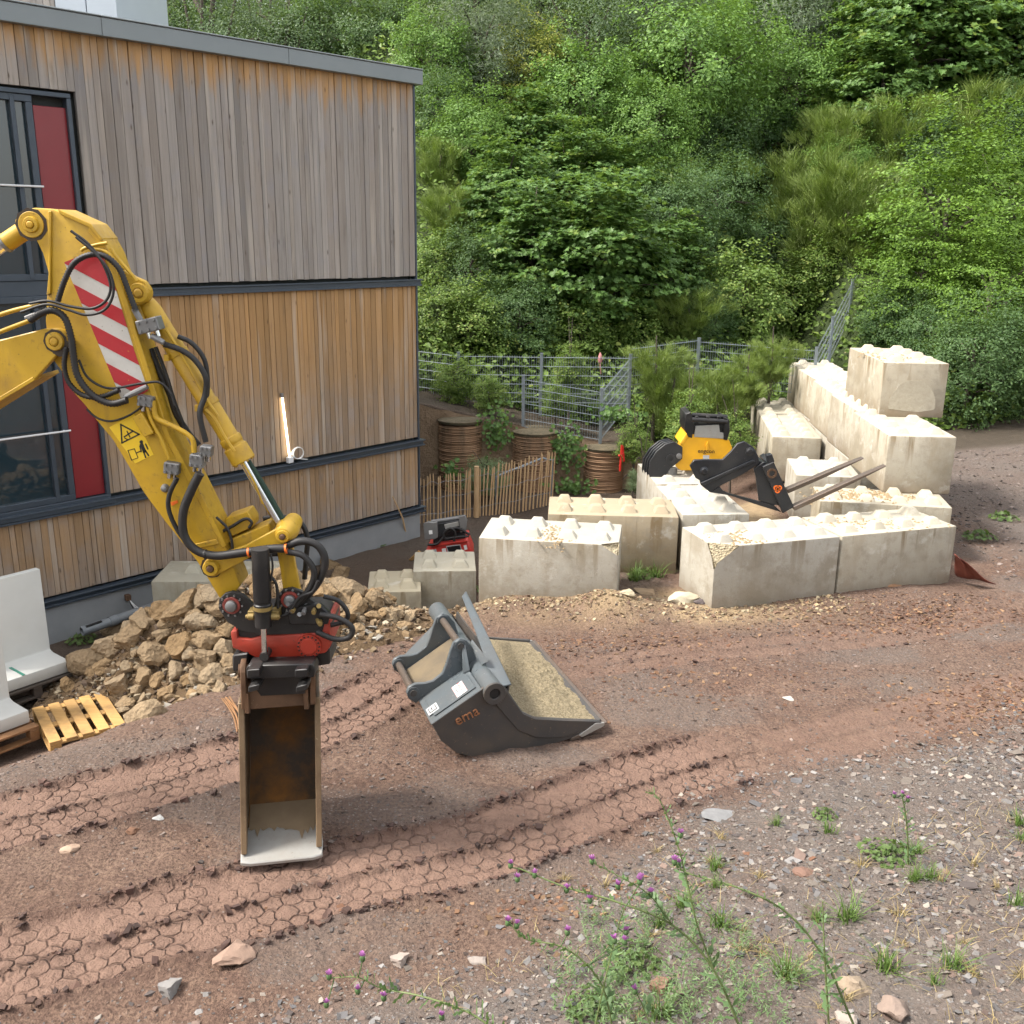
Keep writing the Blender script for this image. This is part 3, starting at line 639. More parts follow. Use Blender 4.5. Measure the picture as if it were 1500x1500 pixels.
# ------------------------------------------------------------------ steel mesh fences
def mesh_fence(posts, h, label, rods=6, first=True, last=True, gap=.05, sagz=None):
    """posts: list of foot points"""
    P = [Vector(q) for q in posts]; o = thing('mesh_fence', P[0], label, 'fence', 'galvanised mesh fences on the slope')
    up = Vector((0, 0, 1))
    for i, q in enumerate(P):
        if (i == 0 and not first) or (i == len(P) - 1 and not last): continue
        m = MB(); m.box(q + up * (h / 2 - .1), (.06, .045, h + .3)); m.build('post', 'galvanised', o, bevel=.004)
        m = MB(); m.box(q + up * (h + .06), (.07, .055, .02)); m.build('post_cap', 'galvanised', o)
    for a, b in zip(P[:-1], P[1:]):
        n = (b - a).cross(up).normalized(); 
        for k in range(rods):
            z = .04 + (h - .06) * k / (rods - 1); m = MB()
            for s in (-.009, .009): m.cyl(a + up * z + n * s, b + up * z + n * s, .005, n=5)
            m.build('rod_pair', 'galvanised', o)
        m = MB(); L = (b - a).length; c = int(L / gap)
        for k in range(1, c):
            q = a.lerp(b, k / c); m.cyl(q + up * .03, q + up * (h + .02), .0032, n=4)
        tag(m.build('vertical_wires', 'galvanised', o), kind='stuff')
F = lambda px, py, Y: gy(px, py, Y)
mesh_fence([F(560, 575, 20.9), F(672, 590, 20.4), F(792, 592, 20.3), F(921, 594, 20.1)], .98, 'long mesh fence along the top of the pile wall, partly hidden by brambles')
mesh_fence([F(766, 628, 19.05), F(879, 647, 18.95)], .98, 'clear grey mesh fence panel standing over the middle pile', 7)
mesh_fence([F(879, 647, 18.95), F(921, 594, 20.1)], .98, 'short mesh fence return behind the right hand pile', 6, first=False, last=False)
mesh_fence([F(923, 580, 20.3), F(1020, 566, 20.9)], .98, 'mesh fence mostly swallowed by broom right of the piles', 6, first=False, last=False)
mesh_fence([F(1020, 566, 20.9), F(1190, 580, 20.6)], .95, 'mesh fence panel ending behind the tall block wall', 6)
q0 = F(1190, 580, 20.7)
mesh_fence([q0, F(1214, 531, 23.0), F(1243, 470, 26.0), F(1262, 438, 28.4)], .98, 'mesh fence climbing the slope behind the tall block wall, seen end-on', 6, first=False, gap=.5)

# ------------------------------------------------------------------ chestnut paling fence and handrail
t = NT('paling_wood'); t.bsdf(t.mix(t.noise(6, 5, .6, t.scl(t.pos(), (4, 4, 1))), (.36, .21, .095), (.60, .43, .24)), .8, 0, t.bump(t.noise(40), .3, .004))
plain('wire', (.3, .3, .3), .4, .8)
path = [(-1.75, 16.35, -.8), (-1.50, 16.50, -.8), (-.62, 16.95, -.8), (.10, 17.20, -.72), (.74, 17.45, -.62)]
pf = thing('paling_fence', path[1], 'chestnut paling fence of split pickets leaning along the sunken strip', 'fence')
cum = [0]; 
for a, b in zip(path[:-1], path[1:]): cum.append(cum[-1] + (Vector(b) - Vector(a)).length)
def along(s):
    for k in range(len(path) - 1):
        if s <= cum[k + 1] or k == len(path) - 2:
            f = (s - cum[k]) / (cum[k + 1] - cum[k]); return Vector(path[k]).lerp(Vector(path[k + 1]), f)
rg = random.Random(8); s = 0.0; wires = [[], [], []]
while s < cum[-1]:
    p = along(s); u = s / cum[-1]; hh = .80 + .13 * u + rg.uniform(-.04, .05); lx = rg.uniform(-.03, .03) + .05 * u; r = rg.uniform(.012, .019)
    m = MB(); m.tube([p + Vector((0, 0, -.08)), p + Vector((lx * .5 + rg.uniform(-.006, .006), 0, hh * .5)), p + Vector((lx, 0, hh * .96)), p + Vector((lx, 0, hh))], [r, r * rg.uniform(.85, 1.05), r * .9, r * .4], 6)
    m.build('picket', 'paling_wood', pf)
    for k, f in enumerate((.18, .52, .84)): wires[k].append(p + Vector((lx * f, -.02, hh * f + .01 * math.sin(s * 9 + k))))
    s += rg.uniform(.05, .078)
for w_ in wires:
    m = MB(); m.tube(w_, .0035, 4); m.build('wire', 'wire', pf)
p = along(1.27); m = MB(); m.cyl(p + Vector((0, -.05, -.1)), p + Vector((0, -.05, .92)), .05, .046, 12); m.build('fence_post', 'paling_wood', pf, bevel=.006)
ha, hb, hc = gy(735, 695, 17.4), gy(795, 671, 17.7), gy(809, 674, 17.7)
m = MB(); m.tube([gy(727, 760, 17.4), gy(727, 698, 17.4), ha, hb, hc, Vector((hc.x, hc.y, -.75))], .022, 8)
tag(m.build('handrail', 'galvanised'), 'grey tubular steel handrail rising behind the paling fence', 'handrail')
# ------------------------------------------------------------------ excavator arm (the machine itself stands outside the picture)
YA = 5.98                                              # near face of the stick
def P(px, py, Y=YA): return gy(px, py, Y)
def z1(l): return [(a * .25333, 280 + b * .25333) for a, b in l]
def z2(l): return [(130 + a * .26667, 560 + b * .26667) for a, b in l]
def z3(l): return [(280 + a / 3, 800 + b / 3) for a, b in l]
PX = 1 / 236.0                                         # metres per pixel of the photograph at the arm
exc = thing('excavator_arm', P(60, 480, 6.1) - Vector((0, 0, 0)), 'yellow excavator arm with red and white warning stripes and many hydraulic hoses', 'excavator')
def plate(name, pts, Y, th, mat, par=exc, bevel=0.0, seg=1):
    m = MB(); m.prism([P(a, b, Y) for a, b in pts], (0, th, 0)); return m.build(name, mat, par, bevel=bevel, seg=seg)
def arc(cx, cy, r, a0, a1, n=8): return [(cx + r * math.cos(R_(a0 + (a1 - a0) * k / n)), cy + r * math.sin(R_(a0 + (a1 - a0) * k / n))) for k in range(n + 1)]
def spl(pts, n=6):
    """smooth curve through the points"""
    p = [Vector(q) for q in pts]; p = [p[0] * 2 - p[1]] + p + [p[-1] * 2 - p[-2]]; out = []
    for i in range(1, len(p) - 2):
        a, b, c, d = p[i - 1:i + 3]
        for k in range(n):
            t = k / n; out.append(.5 * (2 * b + (c - a) * t + (2 * a - 5 * b + 4 * c - d) * t * t + (3 * b - a - 3 * c + d) * t ** 3))
    return out + [p[-2]]
def hose(pts, r, Y, par=exc, mat='rubber', rib=False, name='hose', n=8):
    """Y: one distance or one for each point"""
    ys = Y if isinstance(Y, (list, tuple)) else [Y] * len(pts)
    c = spl([P(a, b, y) for (a, b), y in zip(pts, ys)], 8)
    if rib:
        d = [0.0]
        for a, b in zip(c[:-1], c[1:]): d.append(d[-1] + (b - a).length)
        k = max(8, int(d[-1] / .0085)); q = []
        for i in range(k + 1):
            s = d[-1] * i / k; j = max(0, min(len(d) - 2, int(np.searchsorted(d, s)) - 1)); f = (s - d[j]) / max(1e-6, d[j + 1] - d[j]); q.append(c[j].lerp(c[j + 1], f))
        m = MB(); m.tube(q, [r * (1.0 if i % 2 else .74) for i in range(len(q))], n)
    else: m = MB(); m.tube(c, r, n)
    return m.build(name, mat, par, smooth=60 if not rib else 80)
def pin(cx, cy, Y, r, L=.05, mat='yellow', par=exc, name='pin', inner='yellow_dirty'):
    p = P(cx, cy, Y); m = MB(); m.lathe(p + Vector((0, .02, 0)), (0, -1, 0), [(0, r), (L, r), (L + .008, r * .9), (L + .009, r * .55), (L + .002, r * .5), (L + .003, .001)], 24)
    o = m.build(name, mat, par)
    m = MB(); m.lathe(p + Vector((0, .02 - L - .001, 0)), (0, -1, 0), [(0, r * .45), (.014, r * .42), (.02, r * .3), (.021, .001)], 16); m.build('pin_head', inner, o)
    return o

stick_px = [(48, 304), (79, 307), (89, 311), (109, 318), (132, 332), (149, 351), (160, 372), (170, 400), (186, 444), (210, 520), (247, 640), (287, 712), (330, 800), (352, 858), (338, 876), (322, 878),
            (301, 843), (287, 821), (274, 805), (242, 765), (210, 722), (183, 675), (165, 645), (141, 616), (124, 594), (106, 574), (90, 545), (72, 520), (66, 470), (68, 432), (71, 402), (62, 371), (51, 349), (38, 345), (29, 335), (27, 325), (32, 313)]
plate('stick', stick_px, YA, .22, 'yellow', bevel=.012, seg=2)
# raised rim along the front edge of the stick, gusset at the elbow, lower reinforcement
plate('edge_plate', [(132, 330), (149, 349), (161, 371), (186, 441), (210, 517), (248, 638), (288, 710), (332, 799), (326, 803), (280, 714), (241, 642), (203, 520), (179, 445), (154, 376), (143, 357), (128, 338)], YA - .006, .232, 'yellow', bevel=.004)
plate('gusset', [(70, 309), (75, 309), (74, 430), (68, 432), (71, 402)], YA - .012, .05, 'yellow', bevel=.003)
plate('gusset', [(84, 306), (133, 328), (150, 350), (147, 353), (130, 333), (88, 314)], YA - .012, .244, 'yellow', bevel=.004)
plate('lower_rib', [(272, 800), (317, 790), (320, 797), (280, 806)], YA - .010, .02, 'yellow', bevel=.003)
# boom end, forked round the stick
bo = [(-330, 560), (-120, 520), (0, 498), (63, 482)] + arc(81, 500, 19, -100, 80, 9) + [(51, 556), (0, 586), (-120, 660), (-330, 770)]
plate('boom', bo, YA - .055, .05, 'yellow', bevel=.006); plate('boom', bo, YA + .225, .05, 'yellow', bevel=.006)
m = MB(); m.prism([P(a, b, YA - .004) for a, b in [(-330, 560), (-120, 520), (0, 498), (40, 490), (36, 560), (0, 580), (-120, 655), (-330, 765)]], (0, .228, 0)); m.build('boom_box', 'yellow_dirty', exc)
m = MB(); m.prism([P(a, b, YA - .06) for a, b in [(-330, 766), (-120, 656), (0, 581), (48, 552), (51, 557), (0, 588), (-120, 664), (-330, 775)]], (0, .34, 0)); m.build('boom_bottom_plate', 'yellow', exc, bevel=.003)
pin(81, 500, YA - .055, 13 * PX, .03); pin(46, 329, YA - .004, 11 * PX, .03)
m = MB(); m.ring(P(46, 329, YA) + Vector((0, .005, 0)), (0, -1, 0), 9 * PX, 17.5 * PX, .014); m.build('boss', 'yellow', exc, bevel=.003)
# cylinder that folds the stick
e0 = P(46, 329, YA + .11)
m = MB(); a, b, c = P(38, 336, YA + .11), P(8, 356, YA + .11), P(-220, 512, YA + .11)
m.cyl(a, b, 13 * PX, n=18); m.lathe(e0 + Vector((0, -.06, 0)), (0, 1, 0), [(0, 16 * PX), (.12, 16 * PX)], 20); cy = m.build('stick_cylinder_eye', 'yellow', exc, bevel=.004)
m = MB(); m.cyl(b, c, 9.5 * PX, n=18); m.build('stick_cylinder_rod', 'chrome', exc)
m = MB(); m.lathe(b + (b - a).normalized() * -.012, b - a, [(0, 14 * PX), (.02, 14 * PX), (.022, 10 * PX)], 18); m.build('wiper_ring', 'grey_steel', cy)

for c_, y_, a_, b_ in (((46, 329), YA - .0015, 17, 25), ((81, 500), YA - .0565, 13, 19), ((310, 831), YA - .0015, 13, 19), ((88, 508), YA - .0567, 8, 16)):
    m = MB(); m.ring(P(*c_, y_) + Vector((0, .002, 0)), (0, -1, 0), a_ * PX * .7, b_ * PX * .9, .0022, 9); m.build('grease_ring', 'grease', exc)
# warning stripes and stickers on the stick
def clip(poly, q0, q1, k):
    def cut(pl, f):
        out = []
        for i in range(len(pl)):
            a, b = pl[i - 1], pl[i]; fa, fb = f(a), f(b)
            if fa >= 0: out.append(a)
            if fa * fb < 0: t = fa / (fa - fb); out.append((a[0] + (b[0] - a[0]) * t, a[1] + (b[1] - a[1]) * t))
        return out
    g = lambda p: p[1] - k * p[0]
    return cut(cut(poly, lambda p: g(p) - q0), lambda p: q1 - g(p))
panel = [(94, 384), (112, 377), (146, 372), (152, 378), (170, 425), (196, 512), (217, 572), (208, 578), (177, 583)]
st = plate('warning_stripes', panel, YA - .0025, .004, 'decal_white')
for q0, q1 in ((290, 336), (359, 381), (404, 427), (449, 471)):
    pl_ = clip(panel, q0, q1, .53)
    if len(pl_) > 2: plate('red_stripe', pl_, YA - .0045, .003, 'decal_red', st)
dc = plate('warning_sticker', [(160, 626), (196, 606), (225, 666), (198, 679)], YA - .0025, .004, 'decal_yellow')
def bar(a, b, w, par, mat='ink_black', Y=YA - .0045, nm='sticker_print'):
    a, b = Vector((*a, 0)), Vector((*b, 0)); d = (b - a).normalized(); n = Vector((-d.y, d.x, 0)) * w / 2
    return plate(nm, [tuple((a - d * w / 2 - n)[:2]), tuple((b + d * w / 2 - n)[:2]), tuple((b + d * w / 2 + n)[:2]), tuple((a - d * w / 2 + n)[:2])], Y, .003, mat, par)
tri = z2([(176, 232), (276, 286), (182, 333)])
for i in range(3): bar(tri[i - 1], tri[i], 2.0, dc)
bar((182, 640), (194, 632), 2.0, dc); bar((186, 632), (190, 640), 1.6, dc); bar((183, 642), (187, 644), 1.4, dc)
for a, b in ((z2([(215, 375), (250, 365)])), (z2([(250, 365), (270, 415)])), (z2([(270, 415), (235, 428)])), (z2([(235, 428), (215, 375)]))): bar(a, b, 1.0, dc)
bar(*z2([(262, 388), (285, 378)]), 1.6, dc)
h0 = z2([(288, 328)])[0]; plate('sticker_print', arc(h0[0], h0[1], 2.6, 0, 330, 10), YA - .0045, .003, 'ink_black', dc)
for a, b, w in (((291, 345), (305, 378), 5.0), ((300, 378), (312, 412), 2.0), ((310, 374), (328, 402), 2.0), ((280, 350), (288, 380), 1.8), ((312, 340), (324, 366), 1.8)): bar(*z2([a, b]), w, dc)
plate('switch_box', z2([(238, 196), (288, 166), (354, 282), (304, 306)]), YA - .06, .06, 'yellow', bevel=.006)
plate('orange_tab', z2([(450, 660), (486, 648), (490, 662), (456, 680)]), YA - .004, .006, 'orange_plastic')
p = P(*z2([(421, 580)])[0]); m = MB(); m.lathe(p + Vector((0, .004, 0)), (0, -1, 0), [(0, 6.5 * PX), (.02, 6 * PX), (.035, 4 * PX), (.04, .001)], 16); m.build('work_lamp', 'grey_steel', exc)

# bucket cylinder on the front of the stick
YC = 6.09
plate('cylinder_bracket', [(160, 372), (176, 392), (196, 405), (212, 412), (220, 425), (218, 440), (206, 447), (194, 446), (183, 438), (172, 412)], YC - .09, .05, 'yellow', bevel=.006)
plate('cylinder_bracket', [(160, 372), (176, 392), (196, 405), (212, 412), (220, 425), (218, 440), (206, 447), (194, 446), (183, 438), (172, 412)], YC + .07, .05, 'yellow', bevel=.006)
pin(204, 429, YC - .09, 14 * PX, .03)
t0, t1 = P(218, 447, YC), P(357, 675, YC); ax = (t1 - t0); L = ax.length
m = MB(); m.lathe(t0, ax, [(-.03, 10 * PX), (0, 12 * PX), (.04, 14 * PX), (L * .84, 14 * PX), (L * .845, 16.5 * PX), (L * .88, 16.5 * PX), (L * .885, 15.5 * PX), (L * .90, 15.5 * PX), (L * .905, 18 * PX), (L, 18.5 * PX), (L + .004, 12 * PX)], 28)
cyl = m.build('bucket_cylinder', 'yellow', exc, bevel=.002)
m = MB(); m.lathe(P(204, 429, YC) + Vector((0, -.06, 0)), (0, 1, 0), [(0, 15 * PX), (.12, 15 * PX)], 20); m.build('cylinder_eye', 'yellow', cyl)
for f in (.30, .62):
    q = t0.lerp(t1, f); m = MB(); m.lathe(q, ax, [(-.016, 14.6 * PX), (-.016, 15.4 * PX), (.016, 15.4 * PX), (.016, 14.6 * PX)], 24); m.box(q + Vector((-.05, -.06, -.02)), (.03, .03, .04)); m.build('clamp_band', 'yellow', cyl, bevel=.002)
for k in range(10):
    u, w = perp(ax); aa = k * .628; q = t1 + (u * math.cos(aa) + w * math.sin(aa)) * 15.5 * PX; m = MB(); m.cyl(q, q + ax.normalized() * .012, .007, n=6); m.build('bolt', 'yellow_dirty', cyl)
r1 = P(409, 766, YC); m = MB(); m.cyl(t1, r1, 7.2 * PX, n=20); rod = m.build('bucket_cylinder_rod', 'chrome', exc)
m = MB(); m.tube([P(364, 675, YC - .01), P(388, 715, YC - .01), P(415, 762, YC - .01)], [3.5 * PX, 4.4 * PX, 4.0 * PX], 10); m.build('sleeve', 'green_sleeve', rod)
m = MB(); m.tube(spl([P(350, 668, YC - .06), P(372, 706, YC - .07), P(385, 738, YC - .06)]), .006, 6); m.build('grease_pipe', 'yellow', rod)
# pipe running along the barrel
m = MB(); m.tube(spl([P(a, b, YC - .10) for a, b in z2([(640, 150), (690, 200), (740, 290), (800, 380)])]), .012, 8); m.build('hydraulic_pipe', 'yellow', cyl)
m = MB(); m.tube(spl([P(a, b, YC - .09) for a, b in z1([(960, 800), (1060, 960), (1180, 1180), (1260, 1300)])]), .010, 8); m.build('hydraulic_pipe', 'yellow', cyl)

# linkage
def caps(a, b, ra, rb, waist=.62, n=7):
    A, B = Vector((*a, 0)), Vector((*b, 0)); d = (B - A); ang = math.degrees(math.atan2(d.y, d.x))
    up = arc(a[0], a[1], ra, ang + 70, ang + 290, n * 2); lo_ = arc(b[0], b[1], rb, ang - 110, ang + 110, n * 2)
    nn = Vector((-d.y, d.x, 0)).normalized(); mid = A.lerp(B, .5); w = min(ra, rb) * waist
    return up + [tuple((mid - nn * w)[:2])] + lo_ + [tuple((mid + nn * w)[:2])]
for Y in (YA - .035, YA + .225): plate('rocker_link', caps((414, 785), (311, 831), 14, 14, .68), Y, .035, 'yellow', bevel=.005)
for Y in (YA + .01, YA + .17): plate('bucket_link', caps((414, 788), (428, 872), 13, 13, .85), Y, .045, 'yellow', bevel=.005)
m = MB(); p = P(414, 785, YA - .06); m.lathe(p, (0, 1, 0), [(0, 8 * PX), (.004, 11 * PX), (.05, 14 * PX), (.10, 17 * PX), (.16, 17.5 * PX), (.24, 15 * PX), (.32, 14 * PX), (.33, 8 * PX)], 24); m.build('rod_eye', 'yellow', exc)
pin(414, 786, YA - .06, 10 * PX, .02, 'yellow', inner='rust'); pin(310, 831, YA - .035, 12 * PX, .045, 'yellow', inner='rust')
plate('bracket', [(330, 760), (362, 749), (370, 762), (371, 772), (340, 786), (331, 776)], YA + .08, .16, 'yellow', bevel=.006)
plate('bracket', [(334, 792), (392, 768), (397, 780), (345, 806)], YA + .05, .18, 'yellow', bevel=.006)
hose(z2([(735, 820), (790, 790), (860, 750), (895, 770), (880, 800)]), .010, YA + .05); hose(z2([(700, 740), (760, 800), (785, 870), (790, 920)]), .009, YA)

# yellow pipes, valve blocks and fittings
for pts, r in ((z2([(352, 100), (370, 190), (420, 222), (480, 250), (540, 285), (572, 320), (580, 385)]), .017), (z2([(318, 120), (340, 200), (372, 265), (405, 330), (440, 420)]), .012), (z1([(620, 300), (560, 310), (490, 330), (470, 345)]), .010), (z1([(640, 330), (690, 400), (760, 480), (790, 520)]), .011), (z1([(520, 330), (600, 345), (660, 390), (720, 450)]), .011)):
    hose(pts, r, YA - .035, mat='yellow', name='hydraulic_pipe')
for pts in (z1([(-40, 830), (60, 790), (180, 745)]), z1([(-60, 735), (80, 690), (230, 655)])): hose(pts, .013, YA - .08, mat='yellow', name='hydraulic_pipe')
for k, (c, w, h, d) in enumerate((((220, 476), 31, 19, .10), ((215, 587), 22, 15, .07), ((253, 685), 22, 17, .07), ((290, 674), 20, 19, .08), ((303, 660), 17, 15, .07))):
    p = P(*c, YA - .02); rz = Matrix.Rotation(R_(-14 if k == 0 else 8), 3, 'Y'); m = MB(); m.box(p, (w * PX, d, h * PX), rz); vb = m.build('valve_block', 'grey_steel', exc, bevel=.005)
    for i in range(6):
        m = MB(); q = p + rz @ Vector(((i % 3 - 1) * w * PX * .36, -d / 2, ((i // 3) - .5) * h * PX * .6)); m.cyl(q, q + Vector((0, -.014, 0)), .009, n=6); m.build('bolt', 'grey_steel', vb)
    for s in (-1, 1):
        m = MB(); q = p + rz @ Vector((s * w * PX * .2, 0, -h * PX * .5)); m.cyl(q, q + rz @ Vector((0, 0, -.035)), .013, n=8); m.build('fitting', 'chrome', vb)
for a, b in (((183, 582), (216, 566)), ((196, 452), (208, 472)), ((38, 467), (58, 460)), ((222, 492), (240, 502)), ((296, 694), (288, 704))):
    m = MB(); m.tube([P(*a, YA - .05), P((a[0] + b[0]) / 2, (a[1] + b[1]) / 2, YA - .05), P(*b, YA - .05)], [.017, .019, .016], 10); m.build('hose_fitting', 'grey_steel', exc)

# hoses
hose(z1([(170, 750), (240, 705), (310, 690), (375, 735), (410, 840), (425, 950), (450, 1070), (530, 1175), (640, 1228), (735, 1208)]), 5.6 * PX, YA - .09, rib=True)
hose(z1([(330, 650), (372, 520), (430, 415), (520, 368), (610, 378), (690, 450), (740, 570), (785, 690)]), 4.6 * PX, YA - .07, rib=True)
hose(z1([(385, 900), (372, 1010), (400, 1110), (480, 1180), (580, 1190), (690, 1150)]), 4.2 * PX, YA - .06, rib=True)
hose(z1([(410, 230), (510, 305), (590, 410), (638, 540), (615, 630), (530, 678), (400, 665), (280, 635), (170, 650)]), 2.0 * PX, YA - .10)
hose(z1([(440, 265), (550, 360), (635, 470), (655, 590), (605, 685), (500, 715), (390, 685), (270, 655), (120, 700)]), 2.0 * PX, YA - .12)
hose(z1([(455, 975), (510, 1080), (630, 1140), (800, 1115), (920, 1105), (985, 1165), (1010, 1240)]), 1.8 * PX, YA - .05)
hose(z1([(950, 885), (1050, 920), (1130, 980), (1190, 1080), (1185, 1180), (1155, 1290), (1190, 1450)]), 4.2 * PX, [YC - .10] * 5 + [YA - .02, YA - .02])
hose(z1([(1030, 840), (1110, 880), (1180, 970), (1200, 1090), (1195, 1200)]), 3.6 * PX, YC - .04)
hose(z1([(870, 910), (920, 1040), (980, 1170), (1020, 1290), (1090, 1400), (1150, 1470)]), 5.0 * PX, YA + .12, mat='rubber')
hose(z1([(900, 900), (960, 1060), (1010, 1220), (1060, 1350)]), 3.0 * PX, YA + .08)
hose(z1([(500, 1260), (560, 1310), (640, 1330), (740, 1300), (830, 1240)]), 1.6 * PX, YA - .03)
hose(z2([(610, 500), (565, 590), (520, 710), (522, 830), (580, 915), (690, 952), (850, 935), (1000, 915), (1090, 912)]), 6.6 * PX, YA - .09)
hose(z2([(485, 525), (445, 610), (438, 690), (470, 780), (530, 870), (600, 930)]), 3.6 * PX, YA - .07)
hose(z2([(1085, 900), (1170, 872), (1255, 895), (1298, 975), (1270, 1080), (1200, 1170), (1110, 1260)]), 6.0 * PX, YA - .05)
hose(z2([(1090, 930), (1180, 955), (1238, 1040), (1215, 1130), (1150, 1210), (1105, 1260)]), 5.0 * PX, YA - .08)
hose(z2([(960, 750), (1060, 740), (1160, 770), (1200, 850), (1195, 960), (1185, 1080)]), 4.2 * PX, YA + .26)
hose(z2([(760, 920), (880, 960), (960, 950), (1100, 940)]), 3.4 * PX, YA + .05)
for c in z2([(640, 945), (880, 935), (1085, 915)]):
    m = MB(); p = P(*c, YA - .09); m.lathe(p + Vector((-.006, 0, 0)), (1, 0, .12), [(0, 7.4 * PX), (.012, 7.4 * PX)], 12); m.build('cable_tie', 'orange_plastic' if c[0] > 350 else 'rubber', exc)
for pts in (z2([(352, 130), (366, 165), (372, 185)]), z2([(398, 322), (412, 350), (424, 380)])):
    pass

painted('bearing_red', (.26, .04, .028), (.06, .045, .04), .7, .5)
# ------------------------------------------------------------------ tiltrotator under the stick
YT = 5.93
til = thing('tiltrotator', P(410, 960, 6.1), 'black and red tiltrotator head with tilt cylinder hanging under the excavator arm', 'tiltrotator')
hp = z3([(120, 275), (122, 235), (148, 208), (182, 199), (225, 212), (262, 245), (300, 300), (352, 300), (372, 225), (402, 192), (440, 183), (482, 198), (540, 245), (600, 300), (612, 345), (560, 385), (300, 392), (225, 375), (160, 335)])
for Y in (YT, YT + .33): plate('ear_plate', hp, Y, .03, 'black_paint', til, bevel=.004)
plate('saddle', z3([(190, 330), (270, 300), (560, 290), (618, 340), (612, 395), (560, 400), (200, 392)]), YT + .035, .29, 'black_paint', til, bevel=.006)
for c in z3([(178, 260), (435, 235)]):
    p = P(*c, YT); m = MB(); m.ring(p + Vector((0, .002, 0)), (0, -1, 0), 9 * PX, 13.5 * PX, .014); rg_ = m.build('bearing_ring', 'bearing_red', til, bevel=.002)
    m = MB(); m.lathe(p, (0, -1, 0), [(0, 9 * PX), (.03, 8.5 * PX), (.036, 6 * PX), (.037, .001)], 18); m.build('pin_head', 'grey_steel', rg_)
    for k in range(10):
        a = k * .628; q = p + Vector((math.cos(a), 0, math.sin(a))) * 16.5 * PX; m = MB(); m.cyl(q, q + Vector((0, -.014, 0)), .0075, n=6); m.build('bolt', 'grey_steel', til)
YR = YT - .10
m = MB(); a, b = P(381, 803, YR), P(386, 917, YR); ax = b - a; L = ax.length
m.lathe(a, ax, [(0, 10 * PX), (.003, 13 * PX), (L * .66, 13 * PX), (L * .67, 12 * PX), (L * .70, 12 * PX), (L * .71, 13.6 * PX), (L * .80, 13.6 * PX), (L * .81, 12.5 * PX), (L, 12.5 * PX), (L + .004, 7 * PX)], 24); tc = m.build('tilt_cylinder', 'black_paint', til)
m = MB(); m.lathe(a.lerp(b, .755), ax, [(-.012, 14.2 * PX), (.012, 14.2 * PX)], 24); m.build('collar', 'brass_dirty', tc)
m = MB(); m.cyl(b, P(388, 962, YR), 4.6 * PX, n=16); m.build('tilt_cylinder_rod', 'chrome', til)
m = MB(); q = P(388, 960, YR); m.lathe(q + Vector((0, -.03, 0)), (0, 1, 0), [(0, 7 * PX), (.10, 7 * PX)], 18); m.build('rod_eye', 'black_paint', til)
for sx in (-1, 1):
    m = MB(); q = P(385 + sx * 17, 903, YR + .01); m.lathe(q, (sx, 0, 0), [(-.02, 5 * PX), (.02, 5 * PX), (.022, 3 * PX), (.035, 3 * PX)], 14); m.box(q + Vector((0, .07, 0)), (.05, .12, .06)); m.build('trunnion', 'brass_dirty', til, bevel=.003)
# rotor housing
plate('rotor_housing', z3([(172, 378), (200, 372), (203, 405), (260, 412), (300, 400), (470, 388), (575, 380), (592, 322), (608, 320), (614, 440), (590, 470), (470, 492), (300, 497), (240, 470), (182, 448)]), YT - .01, .38, 'rotor_red', til, bevel=.008, seg=2)
plate('rotor_top', z3([(200, 350), (580, 345), (585, 398), (210, 408)]), YT + .02, .32, 'black_paint', til, bevel=.006)
p = P(*z3([(520, 435)])[0], YT - .01); m = MB(); m.lathe(p, (0, -1, 0), [(0, 19 * PX), (.022, 18.5 * PX), (.024, 13 * PX), (.030, 12 * PX), (.031, .001)], 28); dsk = m.build('gear_cover', 'rotor_red', til)
for k in range(16):
    a = k * 2 * math.pi / 16; q = p + Vector((math.cos(a) * 16 * PX, -.022, math.sin(a) * 16 * PX)); m = MB(); m.cyl(q, q + Vector((0, -.008, 0)), .006, n=6); m.build('bolt', 'black_paint', dsk)
for k in range(3):
    c = z3([(372 + k * 20, 377)])[0]; bar((c[0] - 2, c[1]), (c[0] + 2, c[1]), 4.5, til, 'decal_yellow' if k < 2 else 'sticker_grey', YT + .013, 'warning_label'); bar((c[0] - 1, c[1]), (c[0] + 1, c[1]), 2.6, til, 'ink_black', YT + .0115, 'warning_label')
# hydraulic fittings and small hoses round the head
rg = random.Random(4)
for k in range(9):
    c = z3([(470 + rg.uniform(-50, 110), 285 + rg.uniform(-30, 50))])[0]; q = P(*c, YT - .02); d = Vector((rg.uniform(-1, 1), -1, rg.uniform(-.6, .8))).normalized()
    m = MB(); m.tube([q + d * -.04, q + d * .02, q + d * .03, q + d * .055], [.012, .012, .017, .015], 8); m.build('fitting', ('brass_dirty', 'grey_steel')[k % 2], til)
hose(z2([(1290, 1175), (1370, 1200), (1420, 1260), (1410, 1310), (1330, 1335)]), 3.8 * PX, YT + .02, til)
hose(z2([(1270, 1275), (1370, 1295), (1445, 1345), (1430, 1400), (1350, 1410), (1250, 1370)]), 4.4 * PX, YT - .05, til)
hose(z2([(985, 960), (980, 1040), (1030, 1110), (1040, 1240)]), 2.4 * PX, YT - .05, til)
hose(z2([(1000, 940), (1010, 1010), (1000, 1090)]), 1.6 * PX, YT - .1, til); hose(z2([(1110, 1250), (1160, 1180), (1230, 1150), (1260, 1090)]), 2.6 * PX, YT - .06, til)
hose(z2([(870, 1290), (900, 1270), (960, 1280), (1030, 1290), (1100, 1270)]), 2.6 * PX, YT - .03, til)
plate('manifold', z3([(420, 270), (560, 255), (610, 300), (600, 345), (430, 345)]), YT - .03, .05, 'black_paint', til, bevel=.006)
